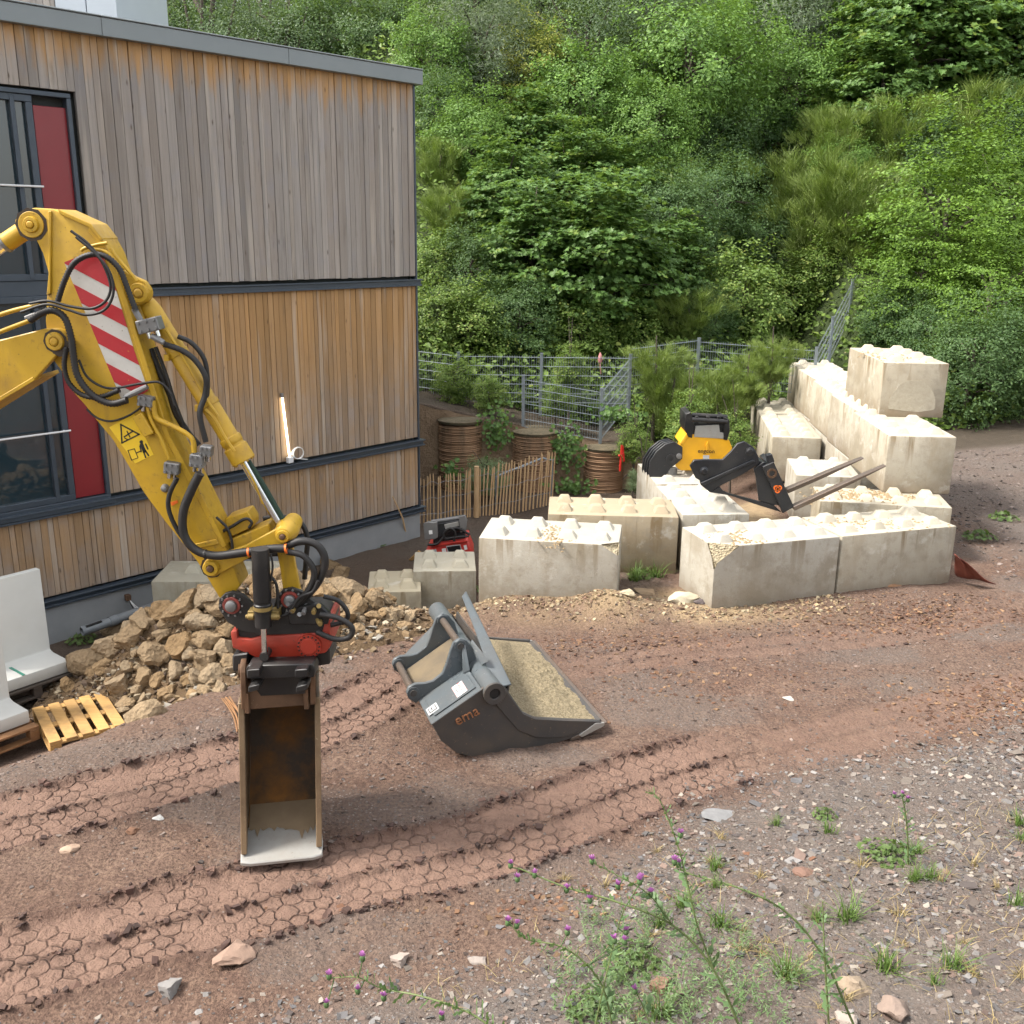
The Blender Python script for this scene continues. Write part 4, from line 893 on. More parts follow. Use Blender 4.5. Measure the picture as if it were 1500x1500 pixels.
# quick coupler
plate('coupler_neck', z3([(262, 492), (520, 488), (530, 520), (250, 525)]), YT + .02, .3, 'black_paint', til, bevel=.006)
cpl = plate('quick_coupler', z3([(250, 524), (535, 518), (545, 540), (540, 578), (245, 584), (240, 540)]), YT - .17, .13, 'black_paint', til, bevel=.006)
plate('coupler_step', z3([(180, 480), (250, 470), (250, 548), (182, 552)]), YT - .03, .16, 'black_paint', til, bevel=.008)
plate('coupler_step', z3([(540, 470), (608, 450), (610, 520), (540, 530)]), YT + .05, .26, 'black_paint', til, bevel=.008)
for x0, x1 in ((245, 300), (455, 510)):
    plate('hook', z3([(x0, 545), (x1, 540), (x1 + 3, 572), (x0, 580)]), YT - .24, .12, 'black_paint', cpl, bevel=.005)
    plate('hook', z3([(x0 + 5, 620), (x1, 606), (x1, 632), (x0 + 5, 645)]), YT - .23, .12, 'black_paint', cpl, bevel=.005)
plate('coupler_back', z3([(262, 575), (500, 565), (500, 648), (262, 660)]), YT - .08, .06, 'black_paint', cpl)

painted('bucket_edge', (.20, .135, .075), (.10, .06, .033), .8, .6, .1, chips=(.34, .27, .18))
# ------------------------------------------------------------------ narrow trenching bucket
az = R_(11); ex = Vector((math.cos(az), math.sin(az), 0)); ey = Vector((-math.sin(az), math.cos(az), 0)); up = Vector((0, 0, 1))
b0 = gz(356, 1272, .0); b0.z = max(gnd(b0.x + .05 * i, b0.y + .06 * j) for i in range(-1, 12) for j in range(-2, 6)) + .03; WB_ = .505
tb = thing('trench_bucket', b0 + ex * WB_ / 2, 'narrow rusty trenching bucket with a bright worn lip standing open on the tracks', 'excavator bucket')
def bq(u, v, z): return b0 + ex * (u + .03 * z) + ey * v + up * z
prof = [(0, 0), (.26, .07), (.50, .17), (.70, .36), (.83, .62), (.84, .88), (.72, 1.07), (.22, 1.05)]
def shell(pr, u0, u1, th, name, mat, par, nsub=1):
    m = MB(); n = len(pr); V = []; 
    for i, (v, z) in enumerate(pr):
        a = pr[max(0, i - 1)]; b = pr[min(n - 1, i + 1)]; d = Vector((b[0] - a[0], b[1] - a[1])).normalized(); nx_, nz_ = d.y * th, -d.x * th
        for u in (u0, u1): V.append(bq(u, v, z)); V.append(bq(u, v + nx_, z + nz_))
    Fs = []
    for i in range(n - 1):
        k = 4 * i; Fs += [(k, k + 2, k + 6, k + 4), (k + 1, k + 5, k + 7, k + 3), (k, k + 4, k + 5, k + 1), (k + 2, k + 3, k + 7, k + 6)]
    k = 4 * (n - 1); Fs += [(0, 1, 3, 2), (k, k + 2, k + 3, k + 1)]; m.add(V, Fs); return m.build(name, mat, par, smooth=50)
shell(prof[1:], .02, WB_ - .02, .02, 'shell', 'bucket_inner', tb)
lipp = [bq(-.012, -.02, .004), bq(-.016, .10, .03), bq(0, .27, .075), bq(WB_, .27, .075), bq(WB_ + .016, .10, .03), bq(WB_ + .012, -.02, .004), bq(WB_ * .9, -.035, .0), bq(WB_ * .1, -.035, .0)]
m = MB(); m.prism(lipp, (0, 0, -.03)); m.build('cutting_lip', 'worn_steel', tb, bevel=.006)
side = [(.03, .02), (.26, .07), (.50, .17), (.70, .36), (.83, .62), (.84, .88), (.72, 1.07), (.20, 1.05), (.15, .70), (.08, .30)]
for u in (-.002, WB_ - .02):
    m = MB(); m.prism([bq(u, v, z) for v, z in side], ex * .022); m.build('side_plate', 'bucket_steel', tb, bevel=.003)
    m = MB(); uu = u - .008; m.prism([bq(uu, v, z) for v, z in [(.02, .03), (.07, .25), (.13, .60), (.19, 1.04), (.27, 1.05), (.21, .62), (.15, .27), (.11, .05)]], ex * .038); m.build('side_cutter', 'bucket_edge', tb, bevel=.004)
m = MB(); m.prism([bq(.02, v, z) for v, z in [(.17, 1.00), (.19, 1.17), (.26, 1.20), (.55, 1.14), (.62, 1.06), (.24, 1.05), (.22, 1.00)]], ex * (WB_ - .04)); m.build('torsion_box', 'rust', tb, bevel=.006)
for u in (.015, WB_ - .055):
    m = MB(); m.prism([bq(u, v, z) for v, z in [(.14, 1.02), (.13, 1.18), (.14, 1.28), (.18, 1.33), (.25, 1.33), (.30, 1.27), (.38, 1.22), (.55, 1.22), (.62, 1.26), (.70, 1.24), (.74, 1.14), (.68, 1.07), (.24, 1.05)]], ex * .035); e = m.build('ear', 'rust', tb, bevel=.005)
    m = MB(); q = bq(u + .0175, .20, 1.265); m.lathe(q - ex * .03, ex, [(0, .045), (.06, .045)], 18); m.build('ear_boss', 'rust', e)
for v, z in ((.20, 1.265), (.62, 1.19)):
    m = MB(); m.cyl(bq(.0, v, z), bq(WB_ - .02, v, z), .030, n=18); m.build('pin', 'rust', tb)
for u in (.05, WB_ - .08):
    m = MB(); m.box(bq(u, .15, 1.06), (.03, .03, .14)); m.build('wear_bar', 'rust', tb, bevel=.003)

rgm = random.Random(9); top_ = []
for k in range(25):
    u = .03 + (WB_ - .06) * k / 24; v = .245 - (.10 * rgm.random() ** 2 if k % 2 else .015 * rgm.random()) - .05 * max(0, 1 - abs(u - .36) / .12); zz = .03 + (v - .10) * .265 if v > .10 else .03
    top_.append((u, v, zz))
m = MB(); V = [bq(u, v, z + .006) for u, v, z in top_] + [bq(u, .30, .098) for u, v, z in top_] + [bq(u, .42, .155) for u, v, z in top_]; n_ = len(top_)
m.add(V, [(k + a * n_, k + 1 + a * n_, k + 1 + (a + 1) * n_, k + (a + 1) * n_) for a in (0, 1) for k in range(n_ - 1)]); painted('mud_film', (.20, .145, .085), (.12, .08, .045), .7, .5); m.build('mud_film', 'mud_film', tb)
# ------------------------------------------------------------------ lettering helper
def lettering(name, text, size, origin, xd, yd, mat, parent, depth=.003):
    cu = bpy.data.curves.new('letters', 'FONT'); cu.body = text; cu.size = size; cu.extrude = depth; cu.align_x = 'CENTER'; cu.align_y = 'CENTER'; cu.resolution_u = 3
    to = link('letters', cu); me = bpy.data.meshes.new_from_object(to); bpy.data.objects.remove(to); bpy.data.curves.remove(cu)
    xd = Vector(xd).normalized(); yd = Vector(yd); yd = (yd - xd * yd.dot(xd)).normalized(); zd = xd.cross(yd); o0 = ORI[parent.name]
    mt = Matrix(((xd.x, yd.x, zd.x, origin[0] - o0.x), (xd.y, yd.y, zd.y, origin[1] - o0.y), (xd.z, yd.z, zd.z, origin[2] - o0.z), (0, 0, 0, 1)))
    me.transform(mt); me.materials.clear(); me.materials.append(M[mat]); o = link(name, me); o.parent = parent; ORI[o.name] = o0; return o

painted('sandy_steel', (.10, .078, .05), (.19, .145, .085), .9, .8)
# ------------------------------------------------------------------ wide grey ditching bucket full of sand
a = R_(18.4); gex = Vector((math.cos(a), math.sin(a), 0)); gew = Vector((-math.sin(a), math.cos(a), 0)); up = Vector((0, 0, 1))
GO = Vector((-.253, 7.159, -.035)); GW = 1.8
def gp(u, z, w):
    if w > 1.06: w = 1.06 + (w - 1.06) * min(1.0, max(.25, (u + .5) / .95))      # the far cheek is splayed
    return GO + gex * u + gew * w + up * z
def gpx(px, py, w):
    d = ray(px, py); k = (GO + gew * w - CAM).dot(gew) / d.dot(gew); return CAM + d * k
gbk = thing('ditching_bucket', gp(.3, 0, .9), 'wide blue grey ditching bucket lying on its back filled with sand', 'excavator bucket')
side_o = [(1.083, .132), (.877, .055), (.587, .015), (.386, .0), (.15, .0), (-.034, .015), (-.17, .07), (-.30, .2), (-.38, .362), (.02, .60), (.13, .66), (.226, .60), (.296, .483), (.379, .352), (.48, .288), (.725, .237), (1.063, .173)]
for w in (0, GW - .03):
    m = MB(); m.prism([gp(u, z, w) for u, z in side_o], gew * .03); sp = m.build('side_plate', 'bucket_dark', gbk, bevel=.005)
    ww = w - .012 if w == 0 else w + .03
    m = MB(); m.prism([gp(u, z, ww) for u, z in [(.16, .56), (.226, .58), (.296, .47), (.379, .345), (.48, .283), (.725, .233), (1.07, .17), (1.08, .13), (.72, .075), (.50, .11), (.34, .20), (.22, .36), (.12, .5)]], gew * .012); m.build('side_cutter', 'bucket_dark', sp, bevel=.003)
    m = MB(); m.prism([gp(u, z, ww - .004) for u, z in [(1.02, .165), (1.10, .155), (1.10, .125), (.90, .05), (.87, .075)]], gew * .022); m.build('worn_corner', 'worn_steel', sp, bevel=.004)
pr = [(1.09, .150), (.877, .06), (.587, .02), (.386, .005), (.15, .005), (-.034, .02), (-.17, .075), (-.30, .205), (-.375, .362)]
m = MB(); V = []; Fs = []
for i, (u, z) in enumerate(pr):
    b4 = pr[max(0, i - 1)]; af = pr[min(len(pr) - 1, i + 1)]; d = Vector((af[0] - b4[0], af[1] - b4[1])).normalized(); nu, nz_ = d.y * .02, -d.x * .02
    for w in (.03, GW - .03): V += [gp(u, z, w), gp(u + nu, z + nz_, w)]
for i in range(len(pr) - 1):
    k = 4 * i; Fs += [(k, k + 2, k + 6, k + 4), (k + 1, k + 5, k + 7, k + 3), (k, k + 4, k + 5, k + 1), (k + 2, k + 3, k + 7, k + 6)]
k = 4 * (len(pr) - 1); Fs += [(0, 1, 3, 2), (k, k + 2, k + 3, k + 1)]; m.add(V, Fs); m.build('shell', 'bucket_dark', gbk, smooth=50)
m = MB(); m.prism([gp(u, z, -.01) for u, z in [(1.125, .158), (1.125, .14), (.86, .035), (.80, .03), (.80, .055)]], gew * (GW + .02)); m.build('cutting_edge', 'tine_steel', gbk, bevel=.004)
sd = (gex * .40 + up * .247).normalized(); bn = (-gew).cross(sd).normalized()          # back plate: up the slope, outward
m = MB(); m.prism([gp(-.385, .362, .002), gp(.03, .609, .002), gp(.03, .609, GW - .002), gp(-.385, .362, GW - .002)], bn * -.02); bkp = m.build('back_plate', 'blue_grey', gbk, bevel=.005)
m = MB(); m.prism([gp(-.34, .395, .06), gp(0, .597, .06), gp(0, .597, .30), gp(-.34, .395, .36)], bn * .008); m.build('back_doubler', 'blue_grey', gbk, bevel=.003)
m = MB(); tcen = gp(.125, .575, -.03); m.lathe(tcen, gew, [(0, .085), (GW + .06, .085)], 26); m.build('top_tube', 'blue_grey', gbk)
m = MB(); m.ring(tcen + gew * .001, -gew, .045, .092, .025, 26); m.build('tube_collar', 'bucket_dark', gbk, bevel=.003)
m = MB(); m.lathe(tcen - gew * .002, -gew, [(0, .052), (.004, .05), (.005, .001)], 20); m.build('tube_bore', 'ink_black', gbk)
m = MB(); m.prism([gp(.12, .635, .10), gp(.20, .60, -.01), gp(.28, .61, -.01), gp(.35, .70, 1.0), gp(.405, .755, GW), gp(.35, .72, GW), gp(.27, .675, 1.0), gp(.20, .64, .45)], bn * .018); m.build('top_blade', 'blue_grey', gbk, bevel=.004)
m = MB(); m.prism([gp(.235, .44, .03), gp(.265, .62, .03), gp(.265, .62, GW - .03), gp(.235, .44, GW - .03)], gex * .015); m.build('inner_plate', 'bucket_dark', gbk)
# ears with the two hitch pins
def eq(s, h, w): return gp(-.36, .376, w) + sd * s + bn * h                                 # along the plate, above it
for w in (.44, 1.02):
    o_ = [(-.06, -.012), (-.085, .06), (-.07, .12), (-.03, .15), (.03, .14), (.10, .09), (.16, .065), (.26, .07), (.33, .12), (.42, .20), (.48, .245), (.545, .24), (.58, .19), (.585, .10), (.56, .0), (.54, -.012)]
    m = MB(); m.prism([eq(s, h, w) for s, h in o_], gew * .035); er = m.build('ear', 'blue_grey', gbk, bevel=.006)
    for s, h in ((-.025, .085), (.51, .185)):
        m = MB(); m.ring(eq(s, h, w - .008), gew, .022, .052, .05, 20); m.build('ear_boss', 'blue_grey', er, bevel=.003)
        m = MB(); m.lathe(eq(s, h, w - .012), -gew, [(-.02, .03), (.006, .028), (.008, .001)], 16); m.build('pin_end', 'bucket_dark', er)
for s, h in ((-.025, .085), (.51, .185)):
    m = MB(); m.cyl(eq(s, h, .44), eq(s, h, 1.05), .030, n=18); m.build('hitch_pin', 'tine_steel', gbk)
m = MB(); m.prism([eq(.0, .004, .48), eq(.5, .004, .48), eq(.5, .004, 1.0), eq(.0, .004, 1.0)], bn * .004); m.build('sandy_plate', 'sandy_steel', gbk)
m = MB(); m.prism([eq(.56, .0, .30), eq(.59, .15, .44), eq(.62, .16, .44), eq(.63, .0, .28)], gew * .02); m.build('gusset', 'blue_grey', gbk, bevel=.003)
m = MB(); m.prism([eq(.40, .0, .36), eq(.52, .18, .43), eq(.55, .17, .43), eq(.46, .0, .34)], gew * .02); m.build('gusset', 'blue_grey', gbk, bevel=.003)
# markings
b0_, b1_ = gpx(667, 1060, 0), gpx(700, 1043, 0)
lettering('maker_lettering', 'ema', .125, (b0_ + b1_) / 2 - gew * .004 + up * .02, b1_ - b0_, up, 'ink_rust', gbk, .008)
hc_ = gp(-.385, .362, 0) + sd * .335 - gew * -.17 + bn * .010
m = MB(); m.prism([hc_ + sd * i * .05 + gew * j * .09 for i, j in ((-1, -1), (1, -1), (1, 1), (-1, 1))], bn * .0015); stk_ = m.build('sticker', 'sticker_white', gbk)
m = MB()
for i, j, a_, b_ in ((-.93, 0, .035, .95), (.93, 0, .035, .95)): m.prism([hc_ + bn * .0016 + sd * (i + k) * .05 + gew * l * .09 for k, l in ((-a_, -b_), (a_, -b_), (a_, b_), (-a_, b_))], bn * .001)
m.build('sticker_border', 'sticker_red', stk_)
lettering('sticker_lettering', 'HARDOX', .042, hc_ + bn * .0025 + sd * .012, -gew, sd, 'sticker_red', stk_, .001)
m = MB(); m.prism([hc_ + bn * .0016 + sd * (-.024 + k * .004) + gew * l * .05 for k, l in ((-1, -1), (1, -1), (1, 1), (-1, 1))], bn * .001); m.build('sticker_print', 'ink_black', stk_)
pc_ = gp(-.385, .362, 0) + sd * .07 + gew * .16 + bn * .009
m = MB(); m.prism([pc_ + sd * i * .05 + gew * j * .055 for i, j in ((-1, -1), (1, -1), (1, 1), (-1, 1))], bn * .004); pl_ = m.build('type_plate', 'sticker_grey', gbk)
m = MB()
for i, j, k, l in ((-.7, -.7, -.55, .7), (.55, -.7, .7, .7), (-.55, -.7, .55, -.5), (-.2, -.2, .0, .6)): m.prism([pc_ + bn * .0045 + sd * q * .05 + gew * r * .055 for q, r in ((i, j), (k, j), (k, l), (i, l))], bn * .0015)
m.build('type_plate_print', 'bucket_dark', pl_)
# sand heaped in it
t = NT('sand'); q = t.noise(55, 4, .7); q2 = t.noise(8, 4, .6); t.bsdf(t.mix(t.ramp(q, [(.3, 0), (.7, 1)]), (.15, .12, .07), (.37, .31, .205)), .95, 0, t.bump(t.math('ADD', q, q2), .9, .03), .2)
nu, nw = 90, 130; uu, ww = np.meshgrid(np.linspace(0, 1, nu), np.linspace(.032, GW - .032, nw))
U_ = .26 + uu * .83; rim = np.minimum(np.interp(U_, [.26, .296, .379, .48, .725, 1.063, 1.1], [.47, .45, .352, .288, .237, .168, .15]), .43)
mid_ = np.sin(np.clip((ww - .032) / (GW - .064), 0, 1) * math.pi) ** .6
Zs = rim - .018 + mid_ * (.055 * np.sin(uu * math.pi) + .05 * fbm(U_ * 4, ww * 4, 120) + .045 * fbm(U_ * 17, ww * 17, 121) + .03 * fbm(U_ * 40, ww * 40, 122, 2)); Vs = np.array([tuple(gp(u, z, w)) for u, z, w in zip(U_.ravel(), Zs.ravel(), ww.ravel())])
ii = np.arange(nu * nw).reshape(nw, nu); Fs = np.stack([ii[:-1, :-1], ii[:-1, 1:], ii[1:, 1:], ii[1:, :-1]], -1).reshape(-1, 4)
tag(np_mesh('sand_heap', Vs, Fs, 'sand', smooth=True), 'pale coarse sand heaped inside the grey ditching bucket', 'sand', kind='stuff')

# ------------------------------------------------------------------ pallet fork attachment on the blocks
def z5(l): return [(920 + a * .26667, 580 + b * .26667) for a, b in l]
def flat(pts, Y, th, name, mat, par, bevel=.006):
    m = MB(); m.prism([gy(a, b, Y) for a, b in pts], (0, th, 0)); return m.build(name, mat, par, bevel=bevel)
YF = 12.02
fk = thing('pallet_fork', gy(1090, 735, YF), 'black pallet fork attachment lying on the blocks with two tines raised', 'fork attachment')
near = z5([(340, 385), (362, 352), (420, 350), (520, 350), (570, 300), (600, 262), (640, 250), (690, 282), (715, 330), (745, 365), (770, 400), (850, 600), (842, 640), (690, 590), (560, 545), (450, 530), (400, 490), (395, 465), (370, 450)])
tri_ = z5([(505, 500), (640, 435), (690, 425), (700, 440), (718, 560), (705, 572), (560, 535)])
# side frames: an outer band round an open triangle, made of straight members
def member(pts, Y, th, name='frame_plate', mat='fork_black'): return flat(pts, Y, th, name, mat, fk)
for Y in (YF, YF + .40):
    member(z5([(340, 385), (362, 352), (420, 350), (520, 350), (570, 300), (600, 262), (640, 250), (690, 282), (715, 330), (722, 372), (640, 425), (505, 495), (450, 530), (400, 490), (395, 465), (370, 450)]), Y, .045)
    member(z5([(450, 530), (505, 497), (520, 520), (560, 537), (700, 574), (800, 598), (845, 640), (690, 592), (560, 547)]), Y + .002, .041)
    member(z5([(690, 400), (745, 362), (850, 600), (800, 600), (720, 575), (718, 560), (702, 440)]), Y + .001, .043)
    for c in ((418, 412), (668, 305)):
        q = gy(*z5([c])[0], Y); m = MB(); m.lathe(q + Vector((0, .05, 0)), (0, -1, 0), [(0, .055), (.06, .055), (.065, .04), (.075, .03), (.076, .001)], 18); m.build('pin_boss', 'fork_black', fk)
member(z5([(400, 478), (690, 350), (700, 362), (415, 492)]), YF - .03, .03, 'rib')
for c in ((418, 412), (668, 305)):
    q = gy(*z5([c])[0], YF); m = MB(); m.cyl(q + Vector((0, .02, 0)), q + Vector((0, .44, 0)), .035, n=16); m.build('hitch_pin', 'rust', fk)
member(z5([(700, 350), (760, 370), (750, 400), (690, 380)]), YF + .05, .33, 'cross_tube')
crs = member(z5([(740, 390), (800, 362), (912, 610), (850, 646), (832, 600)]), YF - .06, .05, 'carriage_plate')
member(z5([(755, 385), (800, 362), (912, 610), (860, 640)]), YF + .52, .05, 'carriage_plate')
member(z5([(762, 328), (792, 320), (806, 362), (775, 378)]), YF - .04, .10, 'stop_lug')
for p0, p1 in (((775, 380), (800, 362)), ((860, 640), (908, 612))):
    member(z5([p0, p1, (p1[0] + 14, p1[1] + 34), (p0[0] + 14, p0[1] + 34)] if p0[1] < 500 else [p0, p1, (p1[0] - 14, p1[1] - 34), (p0[0] - 14, p0[1] - 34)]), YF - .01, .53, 'carriage_bar')
q = gy(*z5([(790, 425)])[0], YF - .06); m = MB(); m.ring(q, (0, -1, 0), .035, .062, .012, 20); m.build('bore_ring', 'rust', crs)
q = gy(*z5([(822, 510)])[0], YF - .062); m = MB()
for k in range(3):
    aa = k * 2.094 + .5; m.ring(q + Vector((math.cos(aa) * .022, 0, math.sin(aa) * .022)), (0, -1, 0), .018, .034, .005, 14)
m.build('emblem', 'orange_plastic', crs)
for Y, a_, b_ in ((YF - .02, (905, 615), (1412, 380)), (YF + .50, (870, 520), (1290, 338))):
    A, B = gy(*z5([a_])[0], Y), gy(*z5([b_])[0], Y); d = (B - A).normalized(); n_ = Vector((0, 1, 0)).cross(d).normalized()
    n_ = n_ if n_.z > 0 else -n_
    pts = [A - n_ * .03, A + n_ * .03, A.lerp(B, .55) + n_ * .024, B + n_ * .006, B - n_ * .006, A.lerp(B, .5) - n_ * .028]
    m = MB(); m.prism([p - Vector((0, .05, 0)) for p in pts], (0, .11, 0)); m.build('tine', 'tine_steel', fk, bevel=.006)

# ------------------------------------------------------------------ yellow grab
YG = 13.95
gb = thing('stone_grab', gy(1025, 700, YG), 'yellow grab attachment with curved black claws standing behind the fork', 'grab attachment')
flat(z5([(300, 232), (332, 206), (555, 242), (574, 290), (545, 360), (500, 400), (420, 408), (290, 410), (262, 388), (278, 320), (284, 272)]), YG, .05, 'front_plate', 'grab_yellow', gb)
flat(z5([(300, 232), (332, 206), (555, 242), (574, 290), (545, 360), (420, 408), (290, 410), (262, 388), (278, 320)]), YG + .45, .05, 'rear_plate', 'grab_yellow', gb)
flat(z5([(312, 236), (336, 214), (550, 248), (562, 290), (420, 395), (300, 400), (285, 330)]), YG + .05, .40, 'body_box', 'grab_yellow', gb)
flat(z5([(285, 262), (322, 205), (332, 222), (300, 268)]), YG - .012, .5, 'top_flange', 'grab_yellow', gb)
flat(z5([(428, 270), (440, 250), (443, 290), (432, 300)]), YG - .03, .03, 'fin', 'grab_yellow', gb, .002)
flat(z5([(412, 326), (446, 326), (446, 346), (412, 346)]), YG - .003, .003, 'label_plate', 'sticker_grey', gb, 0)
q = gy(*z5([(430, 304)])[0], YG - .003); lettering('lettering', 'engcon', .085, q, (1, 0, -.02), up, 'ink_black', gb, .002)
cp = flat(z5([(318, 100), (345, 88), (362, 150), (352, 232), (330, 225), (312, 180)]), YG - .02, .5, 'coupler_side', 'black_paint', gb)
flat(z5([(530, 118), (556, 130), (560, 190), (545, 245), (525, 240)]), YG - .02, .5, 'coupler_side', 'black_paint', gb)
flat(z5([(352, 152), (530, 150), (545, 240), (352, 232)]), YG + .02, .42, 'coupler_body', 'black_paint', gb)
flat(z5([(372, 165), (500, 158), (505, 200), (540, 205), (535, 236), (362, 226)]), YG - .005, .02, 'coupler_plate', 'worn_steel', gb, .003)
for (x, y), yy in (((350, 105), .1), ((350, 130), .0), ((370, 105), .38)):
    A, B = gy(*z5([(x, y)])[0], YG + yy), gy(*z5([(545, y + 12)])[0], YG + yy); m = MB(); m.cyl(A, B, .035, n=14); m.build('coupler_pin', 'black_paint', gb)
for xs in (380, 440, 500): flat(z5([(xs - 8, 112), (xs + 8, 112), (xs + 8, 155), (xs - 8, 155)]), YG - .01, .06, 'coupler_lug', 'black_paint', gb)
claw = z5([(300, 282), (255, 252), (205, 264), (155, 305), (120, 360), (112, 420), (128, 480), (150, 528), (172, 545), (205, 528), (205, 480), (212, 430), (236, 395), (268, 372), (298, 345)])
for k, Y in enumerate((YG - .06, YG + .09, YG + .24, YG + .39)):
    flat([(a_ - 3.2 * k, b_ - 1.5 * k) for a_, b_ in claw], Y, .045, 'claw', 'fork_black', gb, .006)
q = gy(*z5([(235, 345)])[0], YG - .06); m = MB(); m.ring(q, (0, -1, 0), .035, .07, .015, 18); m.build('claw_boss', 'fork_black', gb); 
q2_ = gy(*z5([(280, 330)])[0], YG - .06); m = MB(); m.lathe(q2_, (0, -1, 0), [(-.5, .04), (.02, .04), (.025, .02), (.026, .001)], 14); m.build('claw_pin', 'grey_steel', gb)
A, B = gy(*z5([(246, 395)])[0], YG + .1), gy(*z5([(244, 505)])[0], YG + .1); m = MB(); m.cyl(A, Vector((B.x, B.y, B.z - .25)), .065, n=18); m.build('stand_tube', 'grey_steel', gb)

# ------------------------------------------------------------------ red attachment behind the small block
def z8(l): return [(600 + a * .26667, 450 + b * .26667) for a, b in l]
YK = 13.3
rt = thing('red_attachment', gy(658, 840, YK), 'red and grey hydraulic attachment with black hoses parked near the building corner', 'attachment')
rb = flat(z8([(78, 1378), (98, 1332), (172, 1300), (318, 1280), (346, 1345), (350, 1560), (80, 1560)]), YK, .42, 'housing', 'tool_red', rt, .02)
flat(z8([(100, 1318), (160, 1300), (316, 1278), (322, 1290), (170, 1312)]), YK - .04, .5, 'top_flange', 'tool_red', rt, .01)
flat(z8([(205, 1318), (275, 1308), (284, 1340), (216, 1350)]), YK - .012, .012, 'display', 'screen_dark', rb, .002)
flat(z8([(200, 1312), (278, 1302), (290, 1345), (212, 1358)]), YK - .006, .006, 'display_surround', 'sticker_grey', rb, .002)
flat(z8([(176, 1328), (198, 1324), (204, 1352), (182, 1354)]), YK - .006, .006, 'label_plate', 'sticker_white', rb, 0)
flat(z8([(118, 1335), (146, 1328), (150, 1350), (122, 1356)]), YK - .006, .006, 'label_plate', 'sticker_grey', rb, 0)
flat(z8([(296, 1310), (312, 1306), (318, 1330), (302, 1334)]), YK - .006, .006, 'label_plate', 'sticker_white', rb, 0)
flat(z8([(75, 1192), (100, 1180), (130, 1184), (152, 1178), (158, 1262), (140, 1275), (82, 1278)]), YK - .05, .06, 'coupler_side', 'grey_steel', rt)
flat(z8([(268, 1150), (305, 1145), (318, 1175), (312, 1225), (280, 1240)]), YK - .05, .06, 'coupler_side', 'grey_steel', rt)
flat(z8([(105, 1228), (124, 1226), (126, 1246), (107, 1248)]), YK - .056, .006, 'label_plate', 'sticker_white', rt, 0)
flat(z8([(150, 1195), (280, 1170), (290, 1225), (160, 1265)]), YK, .3, 'coupler_body', 'fork_black', rt)
flat(z8([(190, 1195), (268, 1178), (272, 1202), (196, 1220)]), YK - .02, .02, 'coupler_plate', 'worn_steel', rt, .003)
flat(z8([(130, 1262), (300, 1225), (310, 1290), (130, 1320)]), YK + .05, .25, 'neck', 'fork_black', rt)
for z_ in (1190, 1165):
    A, B = gy(*z8([(120, z_ + 14)])[0], YK + .1), gy(*z8([(300, z_ - 12)])[0], YK + .1); m = MB(); m.cyl(A, B, .03, n=12); m.build('coupler_pin', 'grey_steel', rt)
hose(z8([(330, 1250), (270, 1215), (215, 1225), (180, 1270), (150, 1300), (100, 1305)]), .018, YK - .06, rt); hose(z8([(325, 1258), (260, 1262), (200, 1270), (190, 1240), (225, 1215), (250, 1240), (245, 1285)]), .016, YK - .09, rt)
# ------------------------------------------------------------------ rubble heap
RIDGE = [(-4.50, 10.05, .32), (-3.80, 9.80, .95), (-3.10, 9.78, 1.2), (-2.45, 9.98, 1.12), (-1.85, 10.36, .74), (-1.45, 10.62, .25)]
def mound(x, y):
    x = np.asarray(x, float); y = np.asarray(y, float); best = np.zeros(x.shape)
    for (ax, ay, ah), (bx, by, bh) in zip(RIDGE[:-1], RIDGE[1:]):
        dx, dy = bx - ax, by - ay; t_ = np.clip(((x - ax) * dx + (y - ay) * dy) / (dx * dx + dy * dy), 0, 1)
        d = np.hypot(x - ax - t_ * dx, y - ay - t_ * dy); best = np.maximum(best, (ah + (bh - ah) * t_) * np.exp(-(d / .62) ** 2))
    return best
def hit(px, py, extra=None):
    """where the line of sight meets the ground (with the heap on it)"""
    d = ray(px, py); ts = np.linspace(3, 40, 1600); X, Y, Z = d.x * ts, d.y * ts, CAM_H + d.z * ts
    H = terrain(X, Y, False) + (mound(X, Y) if extra is None else 0); k = int(np.argmax(Z < H)); return Vector((X[k], Y[k], float(H[k])))
t = NT('sandstone'); q = t.noise(5, 6, .65); q2 = t.noise(22, 5, .7); rd = t.rand()
c = t.mix(q, (.16, .10, .048), (.36, .25, .135)); c = t.mix(t.math('MULTIPLY', rd, .55), c, t.mix(q2, (.20, .165, .115), (.41, .36, .275))); c = t.mix(t.ramp(q2, [(.5, 0), (.72, .6)]), c, (.12, .078, .042))
t.bsdf(c, .93, 0, t.bump(t.math('ADD', q2, t.math('MULTIPLY', t.vor(26), .6)), .9, .03), .2)
def rock_mesh(seed, sub=3):
    rg = random.Random(seed); bm = bmesh.new(); bmesh.ops.create_icosphere(bm, subdivisions=sub, radius=1.0)
    pl = [(Vector((rg.gauss(0, 1), rg.gauss(0, 1), rg.gauss(0, 1))).normalized(), rg.uniform(.46, .80)) for _ in range(12)]
    off = Vector((rg.uniform(0, 50),) * 3)
    for v in bm.verts:
        p = v.co.copy()
        for n, d in pl:
            k = p.dot(n)
            if k > d: p -= n * (k - d)
        p += p.normalized() * (.13 * mnoise.noise(p * 2.0 + off) + .08 * mnoise.noise(p * 4.5 + off) + .05 * mnoise.noise(p * 10 + off)); v.co = p
    me = bpy.data.meshes.new('rock'); bm.to_mesh(me); bm.free(); me.shade_smooth(); me.set_sharp_from_angle(angle=R_(24)); me.materials.append(M['sandstone']); return me
ROCKS = [rock_mesh(100 + k) for k in range(9)]
rg = random.Random(77)
GR_ = 'sandstone lumps in the rubble heap'
